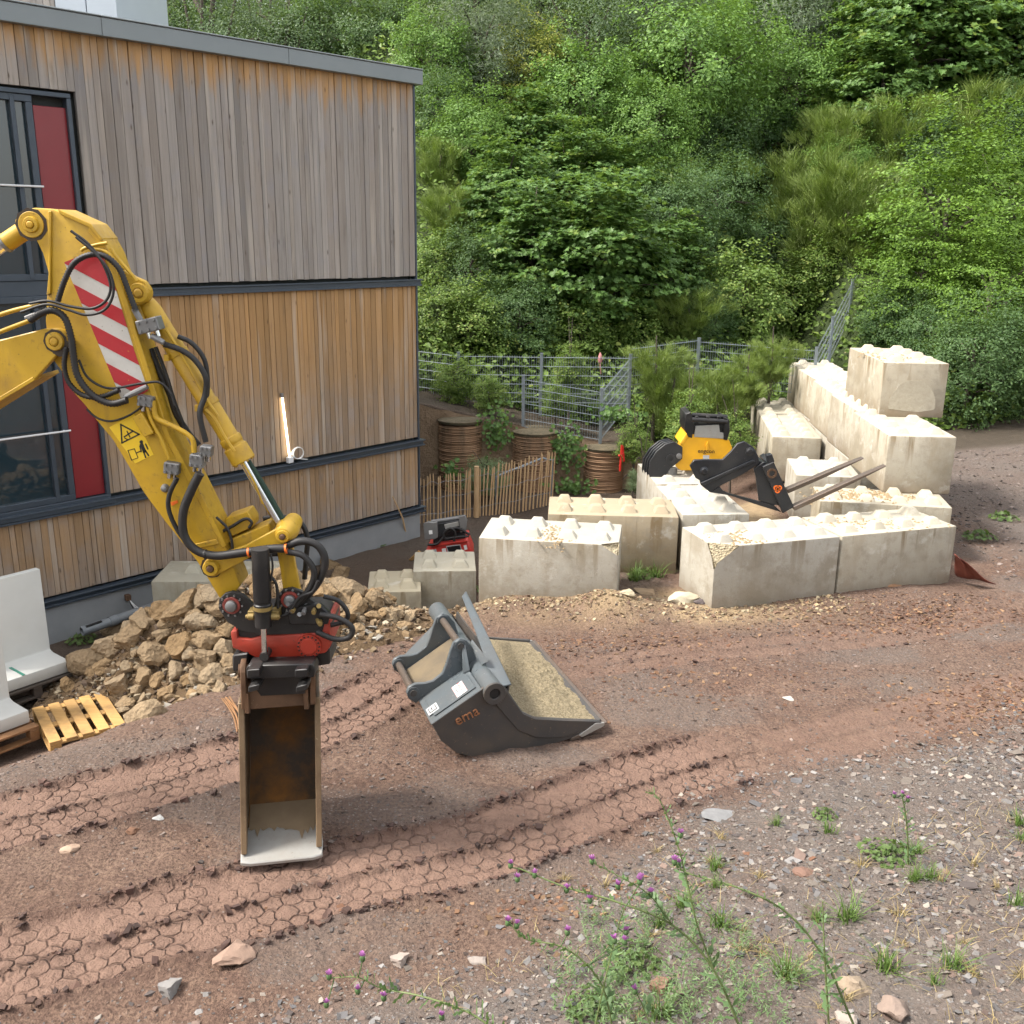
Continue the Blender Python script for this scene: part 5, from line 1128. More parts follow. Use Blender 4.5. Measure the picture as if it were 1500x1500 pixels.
def rock(pos, r, label, flat_=1.0, group=GR_):
    o = link('rubble_stone', rg.choice(ROCKS)); o.location = pos; o.rotation_euler = (rg.uniform(-.5, .5), rg.uniform(-.5, .5), rg.uniform(0, 6.28))
    o.scale = (r * rg.uniform(1.0, 1.35), r * rg.uniform(.85, 1.1), r * rg.uniform(.72, .95) * flat_); return tag(o, label, 'stone', group)
def z7(a, b): return (a * .26667, 780 + b * .26667)
big = [(620, 650, 105, 'large brown stone jutting from the left of the heap, nearest the pallets'), (725, 585, 85, 'pale upright stone near the top left of the heap'), (845, 680, 92, 'square smooth faced stone in the middle of the heap'),
       (990, 640, 92, 'tall wedge shaped stone in the middle of the heap'), (1128, 625, 70, 'rounded pitted stone near the excavator side of the heap'), (1130, 705, 105, 'broad slab shaped stone below the rounded one'),
       (1110, 505, 72, 'pale stone near the crest of the heap below the leaning block'), (500, 735, 100, 'long low stone at the left foot of the heap'), (650, 850, 92, 'flat pale stone at the front left of the heap'),
       (800, 800, 60, 'small round stone at the front of the heap'), (712, 750, 46, None), (870, 815, 52, None), (1165, 795, 66, None), (970, 770, 70, None), (820, 1010, 95, 'flat slab at the foot of the heap beside the pallet'),
       (700, 950, 62, None), (1120, 880, 52, None), (1225, 645, 62, None), (1010, 440, 110, None), (900, 440, 80, None), (780, 500, 80, None), (640, 545, 70, None), (1190, 440, 70, None), (900, 570, 66, None), (1090, 575, 50, None),
       (1250, 720, 60, None), (1150, 380, 80, None), (1240, 560, 60, None), (1040, 820, 55, None), (930, 900, 60, None), (760, 880, 55, None), (1210, 870, 48, None), (1060, 900, 50, None)]
AN = 'rough brown stone in the rubble heap beside the excavator arm'
for a, b, r, lab in big:
    p = hit(*z7(a, b)); k = r * .26667 * (p - CAM).length / F_PX; rock(p + Vector((0, 0, k * .15)), k, lab or AN, .75 if b > 900 else 1.0)
for px, py, r, lab in ((482, 830, 22, 'reddish stone at the top of the rubble right of the tiltrotator'), (511, 866, 30, 'big golden stone at the right end of the rubble'), (497, 845, 17, None), (521, 893, 22, None), (487, 895, 17, None), (548, 880, 20, None),
                      (470, 870, 20, None), (545, 905, 15, None), (500, 915, 16, None), (450, 850, 20, None), (430, 845, 20, None), (525, 920, 12, None), (570, 905, 14, None)):
    p = hit(px, py); k = r * (p - CAM).length / F_PX; rock(p + Vector((0, 0, k * .1)), k, lab or AN)
n = 0
while n < 190:
    i = rg.randrange(len(RIDGE) - 1); f = rg.random(); x = RIDGE[i][0] * (1 - f) + RIDGE[i + 1][0] * f + rg.gauss(0, .30) + .12; y = RIDGE[i][1] * (1 - f) + RIDGE[i + 1][1] * f + rg.gauss(0, .34) - .20
    h = float(mound(np.array([x]), np.array([y]))[0])
    if h < .05: continue
    k = rg.uniform(.04, .15) * rg.uniform(.7, 1); rock(Vector((x, y, gnd(x, y) + h + k * .1)), k, 'small broken stone lodged between the larger stones of the heap', 1.0, 'small rubble stones'); n += 1
mx, my = np.meshgrid(np.arange(-5.0, -.4, .05), np.arange(8.3, 12.2, .05)); hm_ = mound(mx, my); mz = terrain(mx, my) + hm_ * .97 + .10 * fbm(mx * 5, my * 5, 140) * np.clip(hm_ * 4, 0, 1) - .03 * (hm_ < .04)
ii = np.arange(mx.size).reshape(mx.shape); Fm = np.stack([ii[:-1, :-1], ii[:-1, 1:], ii[1:, 1:], ii[1:, :-1]], -1).reshape(-1, 4); keep = (hm_[:-1, :-1] > .03).ravel()
t = NT('rubble_earth'); q = t.noise(20, 6, .7); t.bsdf(t.mix(q, (.075, .048, .028), (.22, .15, .085)), .95, 0, t.bump(q, 1.0, .07), .2)
tag(np_mesh('rubble_earth', np.stack([mx, my, mz], -1).reshape(-1, 3), Fm[keep], 'rubble_earth', smooth=True), 'sandy earth holding the stones of the rubble heap together', 'rubble', kind='stuff')

# ------------------------------------------------------------------ pallets
def wood(name, a, b, d=(.08, .06, .05)):
    t = NT(name); v = t.obj(); g = t.noise(1.0, 5, .6, t.scl(v, (2.5, 26, 26))); q = t.noise(5, 5, .6)
    c = t.mix(g, a, b); c = t.mix(t.ramp(q, [(.5, 0), (.75, .6)]), c, d); c = t.mix(t.math('MULTIPLY', t.rand(), .25), c, d); t.bsdf(c, .8, 0, t.bump(g, .4, .004), .25)
wood('pallet_wood', (.38, .20, .06), (.62, .40, .16)); wood('pallet_brown', (.20, .095, .04), (.33, .18, .085)); wood('pallet_dark', (.045, .035, .03), (.10, .085, .07))
def pallet(corner, xd, yd, L, Wd, mat, label, nb=5):
    """corner: front left top corner, boards run along xd"""
    o = thing('pallet', corner, label, 'pallet', 'pallets left of the rubble heap'); xd = Vector(xd).normalized(); yd = Vector(yd).normalized(); mt = Matrix(((xd.x, yd.x, 0), (xd.y, yd.y, 0), (0, 0, 1)))
    def bx(name, x0, x1, y0, y1, z0, z1):
        m = MB(); m.box(mt @ Vector(((x0 + x1) / 2, (y0 + y1) / 2, (z0 + z1) / 2)), (x1 - x0, y1 - y0, z1 - z0), mt); return m.build(name, mat, o, bevel=.003, local=True)
    bw = Wd / (nb * 1.42 - .42)
    for k in range(nb): bx('deck_board', 0, L, k * bw * 1.42, k * bw * 1.42 + bw, -.022, 0)
    for x in (0, L / 2 - .045, L - .09): bx('cross_board', x, x + .09, 0, Wd, -.044, -.023)
    for x in (0, L / 2 - .045, L - .09):
        for y in (0, Wd / 2 - .05, Wd - .1): bx('pallet_foot', x, x + .09, y, y + .1, -.122, -.045)
    for y in (0, Wd / 2 - .05, Wd - .1): bx('runner', 0, L, y, y + .1, -.144, -.123)
    return o
gl = max(gnd(gz(a_, b_, -.6).x, gz(a_, b_, -.6).y) for a_, b_ in ((47, 1037), (72, 1087), (176, 1052), (141, 999))); zt = gl + .15
c0, c1, c2 = gz(47, 1037, zt), gz(72, 1087, zt), gz(176, 1052, zt)
xd = (c1 - c0).normalized(); yd = Vector((-xd.y, xd.x, 0)); 
pallet(c0, xd, yd, .84, .68, 'pallet_wood', 'light new wooden pallet lying flat at the foot of the rubble')
zl = gl + .17; q = gz(108, 1000, zl + .02)
ex1 = Vector((math.cos(R_(52)), math.sin(R_(52)), 0)); ey1 = Vector((math.cos(R_(142)), math.sin(R_(142)), 0))
f1 = gz(102, 967, -.44)                                     # front right top of the foot of the far angle stone
pallet(Vector((f1.x, f1.y, -.58)) - ex1 * .82 + Vector((.03, -.02, 0)), ex1, ey1, .86, .66, 'pallet_dark', 'dark weathered pallet under the far concrete angle stone')
f2 = gz(42, 1040, -.40)
pallet(Vector((f2.x, f2.y, -.53)) - ex1 * .76 + Vector((.06, -.12, 0)), ex1, ey1, .84, .66, 'pallet_brown', 'brown pallet under the near concrete angle stone at the picture edge')

# ------------------------------------------------------------------ concrete angle stones
t = NT('white_concrete'); q = t.noise(4, 5, .6); t.bsdf(t.mix(q, (.47, .475, .45), (.57, .575, .545)), .8, 0, t.bump(t.noise(50), .15, .004), .3)
plain('strap_green', (.05, .22, .16), .5)
def angle_stone(f, width, foot_, height, th, label):
    o = thing('angle_stone', f, label, 'angle stone', 'precast angle stones on pallets')
    m = MB(); pr_ = [(0, -.001), (0, -th), (foot_, -th), (foot_, height), (foot_ - .09, height), (foot_ - .10, .02), (foot_ - .16, 0)]
    m.prism([f + ey1 * a + Vector((0, 0, b)) for a, b in pr_], -ex1 * width); b = m.build('angle_body', 'white_concrete', o, bevel=.012, seg=2)
    m = MB(); m.box(f + ey1 * foot_ * .3 - ex1 * width * .62 + Vector((0, 0, .002)), (.03, foot_ * .6, .003), Matrix(((ex1.x, ey1.x, 0), (ex1.y, ey1.y, 0), (0, 0, 1)))); m.build('strap', 'strap_green', o)
angle_stone(f1, .80, .50, .95, .13, 'white precast concrete angle stone standing on the dark pallet')
angle_stone(f2, .80, .46, 1.0, .13, 'white precast concrete angle stone cut off by the left picture edge')

# ------------------------------------------------------------------ drain pipe, lamp tube and bits along the building
t = NT('pipe_plastic'); t.bsdf(t.mix(t.noise(7, 5, .6), (.10, .125, .15), (.26, .27, .27)), .55, 0, t.bump(t.noise(30), .1, .003))
A, B = gz(120, 925, -.66), gz(224, 889, -.60); B = A + (B - A) * 1.35
pp = thing('drain_pipe', A, 'grey plastic drain pipe lying along the plinth, open at its end', 'pipe'); d = (B - A).normalized()
m = MB(); m.ring(A, d, .048, .058, (B - A).length, 20); pb = m.build('pipe_wall', 'pipe_plastic', pp)
m = MB(); m.lathe(A + d * .35, d, [(0, .060), (.0, .066), (.09, .066), (.10, .060)], 20); m.build('socket', 'pipe_plastic', pp)
m = MB(); u_, w_ = perp(d); m.prism([A + Vector((0, -.02, .052)) + d * .06, A + Vector((.02, -.04, .045)) + d * .06, A + Vector((.02, -.04, .045)) + d * .26, A + Vector((0, -.02, .052)) + d * .26], (0, -.004, .012)); m.build('slot', 'ink_black', pp)
s0, zz0 = fac(185, 874); br = thing('wall_bracket', bp(s0, zz0, .05), 'rusty bracket with loose cables on the plinth above the pipe', 'bracket')
m = MB(); m.box(bp(s0, zz0, .06), (.06, .07, .08), BM); m.build('bracket_plate', 'rust', br, bevel=.006)
for k in range(3):
    m = MB(); m.tube(spl([bp(s0, zz0 - .02, .08), bp(s0 - .04 - .03 * k, zz0 - .16, .12), bp(s0 - .14 - .05 * k, zz0 - .26, .14)]), .006, 6); m.build('cable', 'white_cable' if k else 'rubber', br)
sa_, za_ = fac(412.5, 582); sb_, zb_ = fac(422, 668)
lt = thing('lamp_tube', bp(sb_, zb_, .06), 'glowing tube lamp leaning upright against the boards on the middle ledge', 'lamp')
m = MB(); m.cyl(bp(sb_, zb_, .055), bp(sa_, za_, .035), .013, n=14); m.build('glowing_tube', 'lamp_glow', lt)
m = MB(); dd = (bp(sa_, za_, .035) - bp(sb_, zb_, .055)).normalized(); m.cyl(bp(sa_, za_, .035), bp(sa_, za_, .035) + dd * .06, .023, n=12); m.build('end_cap', 'grey_steel', lt)
m = MB(); m.box(bp(sb_, zb_ - .05, .06), (.09, .07, .09), BM); m.build('lamp_foot', 'ear_light', lt, bevel=.01)
pts = []
for k in range(46):
    a_ = k * .52; pts.append(bp(sb_ - .14 + .10 * math.cos(a_) * (1 - .004 * k), zb_ + .03 + .085 * math.sin(a_), .05 + .0008 * k))
m = MB(); m.tube([bp(sb_, zb_ - .03, .06)] + pts + [bp(sb_ - .3, zb_ - .09, .07)], .006, 6); m.build('cable_coil', 'white_cable', lt)
m = MB(); m.tube([hit(596, 790), bp(fac(585, 757)[0], fac(585, 757)[1], .10), bp(fac(574, 727)[0], fac(574, 727)[1], .04)], [.016, .014, .010], 6)
tag(m.build('wooden_stick', 'paling_wood'), 'thin stick leaning against the lowest ledge near the building corner', 'stick')
q = hit(606, 822); m = MB(); m.box(q + Vector((0, 0, .06)), (.05, .03, .36), Matrix.Rotation(.7, 3, 'Y') @ Matrix.Rotation(.5, 3, 'X')); tag(m.build('wood_offcut', 'pallet_wood', bevel=.003), 'short wood offcut leaning beside the red attachment', 'wood')
# tarpaulin, marker
t = NT('red_tarp'); t.bsdf(t.mix(t.noise(6), (.16, .045, .03), (.24, .075, .05)), .6, 0, t.bump(t.noise(9, 4), .6, .03))
tp = MB(); a0 = gz(1399, 812, .42); a1 = gz(1401, 846, .02); a2 = gz(1458, 857, .0)
V = []; nn_ = 10
for i in range(nn_ + 1):
    for j in range(nn_ + 1):
        u = i / nn_; v = j / nn_; p = a0.lerp(a1, u).lerp(a0.lerp(a2, u), v); V.append(p + Vector((0, .03 * math.sin(v * 9 + u * 3), .03 * math.sin(u * 7) * u)))
tp.add(V, [(i * (nn_ + 1) + j, i * (nn_ + 1) + j + 1, (i + 1) * (nn_ + 1) + j + 1, (i + 1) * (nn_ + 1) + j) for i in range(nn_) for j in range(nn_)])
o = tp.build('tarpaulin', 'red_tarp', smooth=60); so_m = o.modifiers.new('thickness', 'SOLIDIFY'); so_m.thickness = .006; tag(o, 'dull red tarpaulin draped off the right end of the front row', 'tarpaulin')
mk = thing('marker_stake', gy(910, 690, 18.2), 'bright red forked plastic marker beside the right hand pile', 'marker')
m = MB()
for pts in ([(908, 690), (911, 652)], [(906, 668), (913, 664)], [(914, 676), (912, 654)]): m.tube([gy(*pts[0], 18.2), gy(*pts[1], 18.2)], .022, 6)
m.build('stake', 'red_plastic', mk)
q0_ = gy(880, 548, 20.25); m = MB(); m.tube([q0_, gy(879, 530, 20.25)], .012, 6); m.lathe(gy(879, 531, 20.25), (0, 0, 1), [(0, .03), (.06, .05), (.14, .035), (.2, .01)], 8)
plain('pink_plastic', (.55, .22, .22), .6); tag(m.build('pink_post_cover', 'pink_plastic'), 'small pink cover on the fence post above the right hand pile', 'cover')
# frayed rope of roots by the trenching bucket
rp = thing('root_strand', hit(330, 1040), 'frayed brown root strand on the earth beside the trenching bucket', 'root')
for k in range(5):
    pts = [hit(325 + 8 * k * .4 + rg.uniform(-2, 2), 1027 + k), hit(335 + k * 2, 1040), hit(344 + k * 2 + rg.uniform(-3, 3), 1056), hit(348 + k * 2.4, 1075 + rg.uniform(-6, 8))]
    m = MB(); m.tube(spl([p + Vector((0, 0, .02 + .01 * k)) for p in pts]), .007, 5); m.build('strand', 'pallet_brown', rp)
# ------------------------------------------------------------------ vegetation
def leafmat(name, dark, light, trans=.34, yellow=None, rough=.5):
    t = NT(name); tn = t.attr('tint'); rd = t.rand()
    c = t.mix(tn, dark, light)
    if yellow: c = t.mix(t.ramp(tn, [(.88, 0), (.97, 1)]), c, yellow)
    c = t.mix(t.math('MULTIPLY', rd, .35), c, tuple(.72 * x for x in light))
    b = t.n('BsdfPrincipled', {'Base Color': c, 'Roughness': rough, 'Specular IOR Level': .35}); tr = t.n('BsdfTranslucent', {'Color': t.mix(.5, c, (.20, .30, .03))})
    mx = t.n('MixShader', {0: trans, 1: b, 2: tr}); t.t.links.new(mx.outputs[0], t.out.inputs[0])
leafmat('leaf_maple', (0.0583, 0.123, 0.0326), (0.153, 0.28, 0.068), yellow=(.20, .27, .05)); leafmat('leaf_hazel', (0.0802, 0.169, 0.038), (0.218, 0.377, 0.0816)); leafmat('leaf_hornbeam', (0.0747, 0.151, 0.0228), (0.19, 0.327, 0.0444))
leafmat('leaf_dark', (0.0417, 0.0977, 0.0317), (0.123, 0.21, 0.0708)); leafmat('leaf_yellow', (0.204, 0.26, 0.0476), (0.48, 0.481, 0.108)); leafmat('leaf_grey', (0.109, 0.162, 0.102), (0.248, 0.305, 0.197))
leafmat('leaf_broom', (0.0969, 0.153, 0.0298), (0.228, 0.305, 0.0692), .2); leafmat('leaf_bramble', (0.0729, 0.136, 0.0272), (0.218, 0.325, 0.068), yellow=(.28, .32, .08)); leafmat('leaf_far', (0.0596, 0.106, 0.052), (0.146, 0.218, 0.105)); leafmat('leaf_herb', (0.149, 0.221, 0.115), (0.282, 0.369, 0.186))
t = NT('bark'); q = t.noise(12, 5, .65); t.bsdf(t.mix(q, (.045, .036, .028), (.13, .108, .085)), .9, 0, t.bump(q, .6, .02))

LEAF = {}
def tri_fan(pts): 
    p = np.array(pts, float); n = len(p); c = p.mean(0); c[2] -= .08; V = np.vstack([c, p]); F = np.array([[0, i, i % n + 1] for i in range(1, n + 1)]); return V, F
LEAF['maple'] = tri_fan([(0, -.45, 0), (.22, -.30, .03), (.52, -.22, .08), (.30, .02, .03), (.50, .26, .08), (.18, .20, .0), (0, .58, -.05), (-.18, .20, .0), (-.50, .26, .08), (-.30, .02, .03), (-.52, -.22, .08), (-.22, -.30, .03)])
LEAF['oval'] = tri_fan([(0, -.5, 0), (.30, -.22, .06), (.33, .12, .06), (0, .55, -.06), (-.33, .12, .06), (-.30, -.22, .06)])
LEAF['rhomb'] = (np.array([(0, -.5, 0), (.26, 0, .05), (0, .55, -.04), (-.26, 0, .05)]), np.array([[0, 1, 2], [0, 2, 3]]))
LEAF['slim'] = (np.array([(0, -.6, 0), (.13, 0, .03), (0, .7, -.08), (-.13, 0, .03)]), np.array([[0, 1, 2], [0, 2, 3]]))
def rot_basis(nrm, yaw):
    n = nrm / np.linalg.norm(nrm, axis=1, keepdims=True); a = np.where(np.abs(n[:, 2:3]) < .95, np.array([[0, 0, 1.]]), np.array([[1., 0, 0]]))
    u = np.cross(a, n); u /= np.linalg.norm(u, axis=1, keepdims=True); v = np.cross(n, u); c, s = np.cos(yaw)[:, None], np.sin(yaw)[:, None]
    return u * c + v * s, v * c - u * s, n
def leaves(pos, nrm, size, kind, rg):
    V0, F0 = LEAF[kind]; n = len(pos); u, v, w = rot_basis(nrm, rg.uniform(0, 6.28, n))
    V = pos[:, None, :] + size[:, None, None] * (V0[None, :, 0:1] * u[:, None] + V0[None, :, 1:2] * v[:, None] + V0[None, :, 2:3] * w[:, None])
    F = F0[None] + (np.arange(n) * len(V0))[:, None, None]; tint = np.repeat(np.clip(rg.normal(.5, .25, n), 0, 1), len(V0)); return V.reshape(-1, 3), F.reshape(-1, 3), tint
def crown_mesh(name, kind, leaf, ntips, per, csize, lsize, mat, seed, up=.6, flat_=.5, hollow=.55, leaders=0, low=-.85):
    """unit crown: leafy twigs spread through an uneven volume"""
    rg = np.random.default_rng(seed); d = rg.normal(size=(ntips, 3)); d /= np.linalg.norm(d, axis=1, keepdims=True); d[:, 2] = np.clip(d[:, 2], low, 1)
    lob = 1 + .22 * np.sin(d[:, 0] * 3.1 + seed) * np.cos(d[:, 1] * 2.7 + seed * 2) + .14 * np.sin(d[:, 2] * 6 + d[:, 0] * 5)
    r = (hollow + (1 - hollow) * rg.random(ntips) ** .6) * lob * rg.uniform(.82, 1.12, ntips); tips = d * r[:, None]
    if leaders:
        k = rg.choice(ntips, leaders, replace=False); tips[k] = np.stack([rg.uniform(-.55, .55, leaders), rg.uniform(-.55, .55, leaders), rg.uniform(.8, 1.35, leaders)], -1)
    pos = (tips[:, None, :] + rg.normal(size=(ntips, per, 3)) * csize * np.array([1, 1, flat_])).reshape(-1, 3)
    out = pos / (np.linalg.norm(pos, axis=1, keepdims=True) + 1e-6); nrm = out * .55 + np.array([0, 0, up]) + rg.normal(size=pos.shape) * .38
    sz = lsize * rg.uniform(.6, 1.25, len(pos)); V, F, tn = leaves(pos, nrm, sz, leaf, rg)
    tt = np.repeat(rg.normal(0, .16, ntips), per); tn = np.clip(tn + np.repeat(tt, len(LEAF[leaf][0])), 0, 1)
    o = np_mesh(name, V, F, mat, {'tint': ('POINT', tn)}); me = o.data; bpy.data.objects.remove(o); return me, tips
def wands_mesh(name, n, L, w, mat, seed, spread=.35, droop=.10):
    """broom: sheaves of thin wands over an uneven dome"""
    rg = np.random.default_rng(seed); ns = 120; h = rg.uniform(-.9, .75, ns); an = rg.uniform(0, 6.28, ns); rr = (.25 + .75 * np.clip((h + .9) / 1.3, 0, 1)) * rg.uniform(.1, 1.0, ns) ** .6 * (1 + .3 * np.sin(an * 3 + seed)) * np.where(h > .3, 1.15 - .7 * (h - .3), 1)
    c = np.stack([np.cos(an) * rr, np.sin(an) * rr, h], -1); hl = rg.uniform(.6, 1.5, ns)
    g = rg.integers(0, ns, n); b = c[g] + rg.normal(0, .055, (n, 3)); k = 4; o = c[g] * np.array([.55, .55, .0]) + np.array([0, 0, .85]) + rg.normal(0, spread, (n, 3)) * np.array([1, 1, .4])
    d = o / np.linalg.norm(o, axis=1, keepdims=True); LL = L * rg.uniform(.5, 1.2, n) * hl[g]; ya = rg.uniform(0, 6.28, n); side = np.stack([np.cos(ya), np.sin(ya), np.zeros(n)], -1); V = []
    for i in range(k):
        f = i / (k - 1); q = b + d * (LL * f)[:, None] + np.stack([d[:, 0], d[:, 1], -np.ones(n) * .9], -1) * (droop * f * f * LL)[:, None] * 2; ww = w * (1 - .8 * f); V += [q - side * ww, q + side * ww]
    V = np.stack(V, 1); m = 2 * k; F = np.array([[2 * i, 2 * i + 1, 2 * i + 3, 2 * i + 2] for i in range(k - 1)])[None] + (np.arange(n) * m)[:, None, None]
    tn = np.repeat(np.clip(rg.normal(.5, .18, n) + rg.normal(0, .28, ns)[g], 0, 1), m); o_ = np_mesh(name, V.reshape(-1, 3), F.reshape(-1, 4), mat, {'tint': ('POINT', tn)}); me = o_.data; bpy.data.objects.remove(o_); return me, c * np.array([.5, .5, .35]) + np.array([0, 0, -.45])
def trunk_mesh(tips, seed, nb=14):
    """unit trunk from (0,0,-1) up into the crown with limbs to some of the leafy tips"""
    rg = random.Random(seed); m = MB(); m.tube(spl([(0, 0, -1.0), (.03, .02, -.55), (-.02, .03, -.1), (.03, -.02, .45)]), [.07 - .05 * i / 18 for i in range(19)], 7)
    for i in range(nb):
        tp = Vector(tips[rg.randrange(len(tips))]) * .92; z = rg.uniform(-.55, .3); st = Vector((0, 0, min(z, tp.z - .05))); mid = st.lerp(tp, .5) + Vector((0, 0, .10)); m.tube(spl([st, mid, tp], 4), [.026 - .002 * k for k in range(9)], 5)
    o = m.build('trunk', 'bark', None, smooth=60); me = o.data; bpy.data.objects.remove(o); return me
SPEC = {}
def spec(k, *meshes): SPEC[k] = [(cm, trunk_mesh(tp, 7 + i)) for i, (cm, tp) in enumerate(meshes)]
spec('maple', *[crown_mesh('crown', 0, 'maple', 460, 28, .088, .080, 'leaf_maple', 11 + i, up=1.0, flat_=.28, leaders=26) for i in range(3)])
spec('hazel', *[crown_mesh('crown', 0, 'oval', 440, 38, .088, .050, 'leaf_hazel', 31 + i, up=.55, flat_=.7, leaders=10) for i in range(2)])
spec('hornbeam', *[crown_mesh('crown', 0, 'oval', 480, 34, .085, .040, 'leaf_hornbeam', 51 + i, up=.9, flat_=.35, leaders=34) for i in range(2)])
spec('dark', *[crown_mesh('crown', 0, 'rhomb', 420, 40, .09, .055, 'leaf_dark', 71 + i, up=.5, flat_=.7, leaders=12) for i in range(2)])
spec('yellow', *[crown_mesh('crown', 0, 'rhomb', 360, 34, .085, .055, 'leaf_yellow', 91 + i, up=.7, flat_=.45, leaders=16) for i in range(1)])
spec('grey', *[crown_mesh('crown', 0, 'slim', 380, 44, .095, .060, 'leaf_grey', 111 + i, up=.4, flat_=.9) for i in range(2)])
spec('bramble', *[crown_mesh('crown', 0, 'oval', 300, 28, .12, .075, 'leaf_bramble', 131 + i, up=.7, flat_=.6, leaders=12) for i in range(2)])
spec('far', *[crown_mesh('crown', 0, 'rhomb', 340, 44, .10, .042, 'leaf_far', 151 + i, up=.4, flat_=.8, hollow=.35, low=-1) for i in range(2)])
spec('herb', *[crown_mesh('crown', 0, 'slim', 160, 30, .12, .14, 'leaf_herb', 171, up=.7, flat_=.9)])
spec('broom', *[wands_mesh('crown', 7500, .34, .0070, 'leaf_broom', 191 + i, .36) for i in range(2)])
KIND = {'maple': ('maple_tree', 'tree'), 'hazel': ('hazel_tree', 'tree'), 'hornbeam': ('hornbeam_tree', 'tree'), 'dark': ('evergreen_shrub', 'shrub'), 'yellow': ('robinia_tree', 'tree'), 'grey': ('willow_tree', 'tree'), 'bramble': ('bramble_bush', 'shrub'), 'far': ('forest_tree', 'tree'), 'broom': ('broom_shrub', 'shrub'), 'herb': ('herb_shrub', 'shrub')}
vrg = random.Random(12)
def plant(kind, px, py, rpx, label, Y=None, sx=1.0, sz=1.0, sink=.7, var=None, loc=None):
    if loc is None:
        if kind == 'broom': sink, sz = .85, sz * .9
        if Y is None:
            for Y in np.arange(20.9, 75, .2):
                c = gy(px, py, float(Y)); r = rpx * (c - CAM).length / F_PX
                if terrain(c.x, c.y, False) >= c.z - sink * r * sz: break
        c = gy(px, py, float(Y)); r = rpx * (c - CAM).length / F_PX
    else: c, r = loc
    zg = float(terrain(c.x, c.y, False)); nm, cat = KIND[kind]
    o = thing(nm, (c.x, c.y, zg), label, cat, 'plants on the slope'); cm, tm = SPEC[kind][vrg.randrange(len(SPEC[kind])) if var is None else var]
    k = link('crown', cm); k.parent = o; k.location = (0, 0, c.z - zg); k.scale = (r * sx, r * sx, r * sz); k.rotation_euler = (0, 0, vrg.uniform(0, 6.28))
    h = max(.15, c.z - zg); tk = link('trunk', tm); tk.parent = o; tk.location = (0, 0, c.z - zg); tk.scale = (r * sx, r * sx, max(h + .1, r * sz * .6)) if h > r * sz * .6 else (r * sx, r * sx, r * sz); tk.rotation_euler = k.rotation_euler
    return o
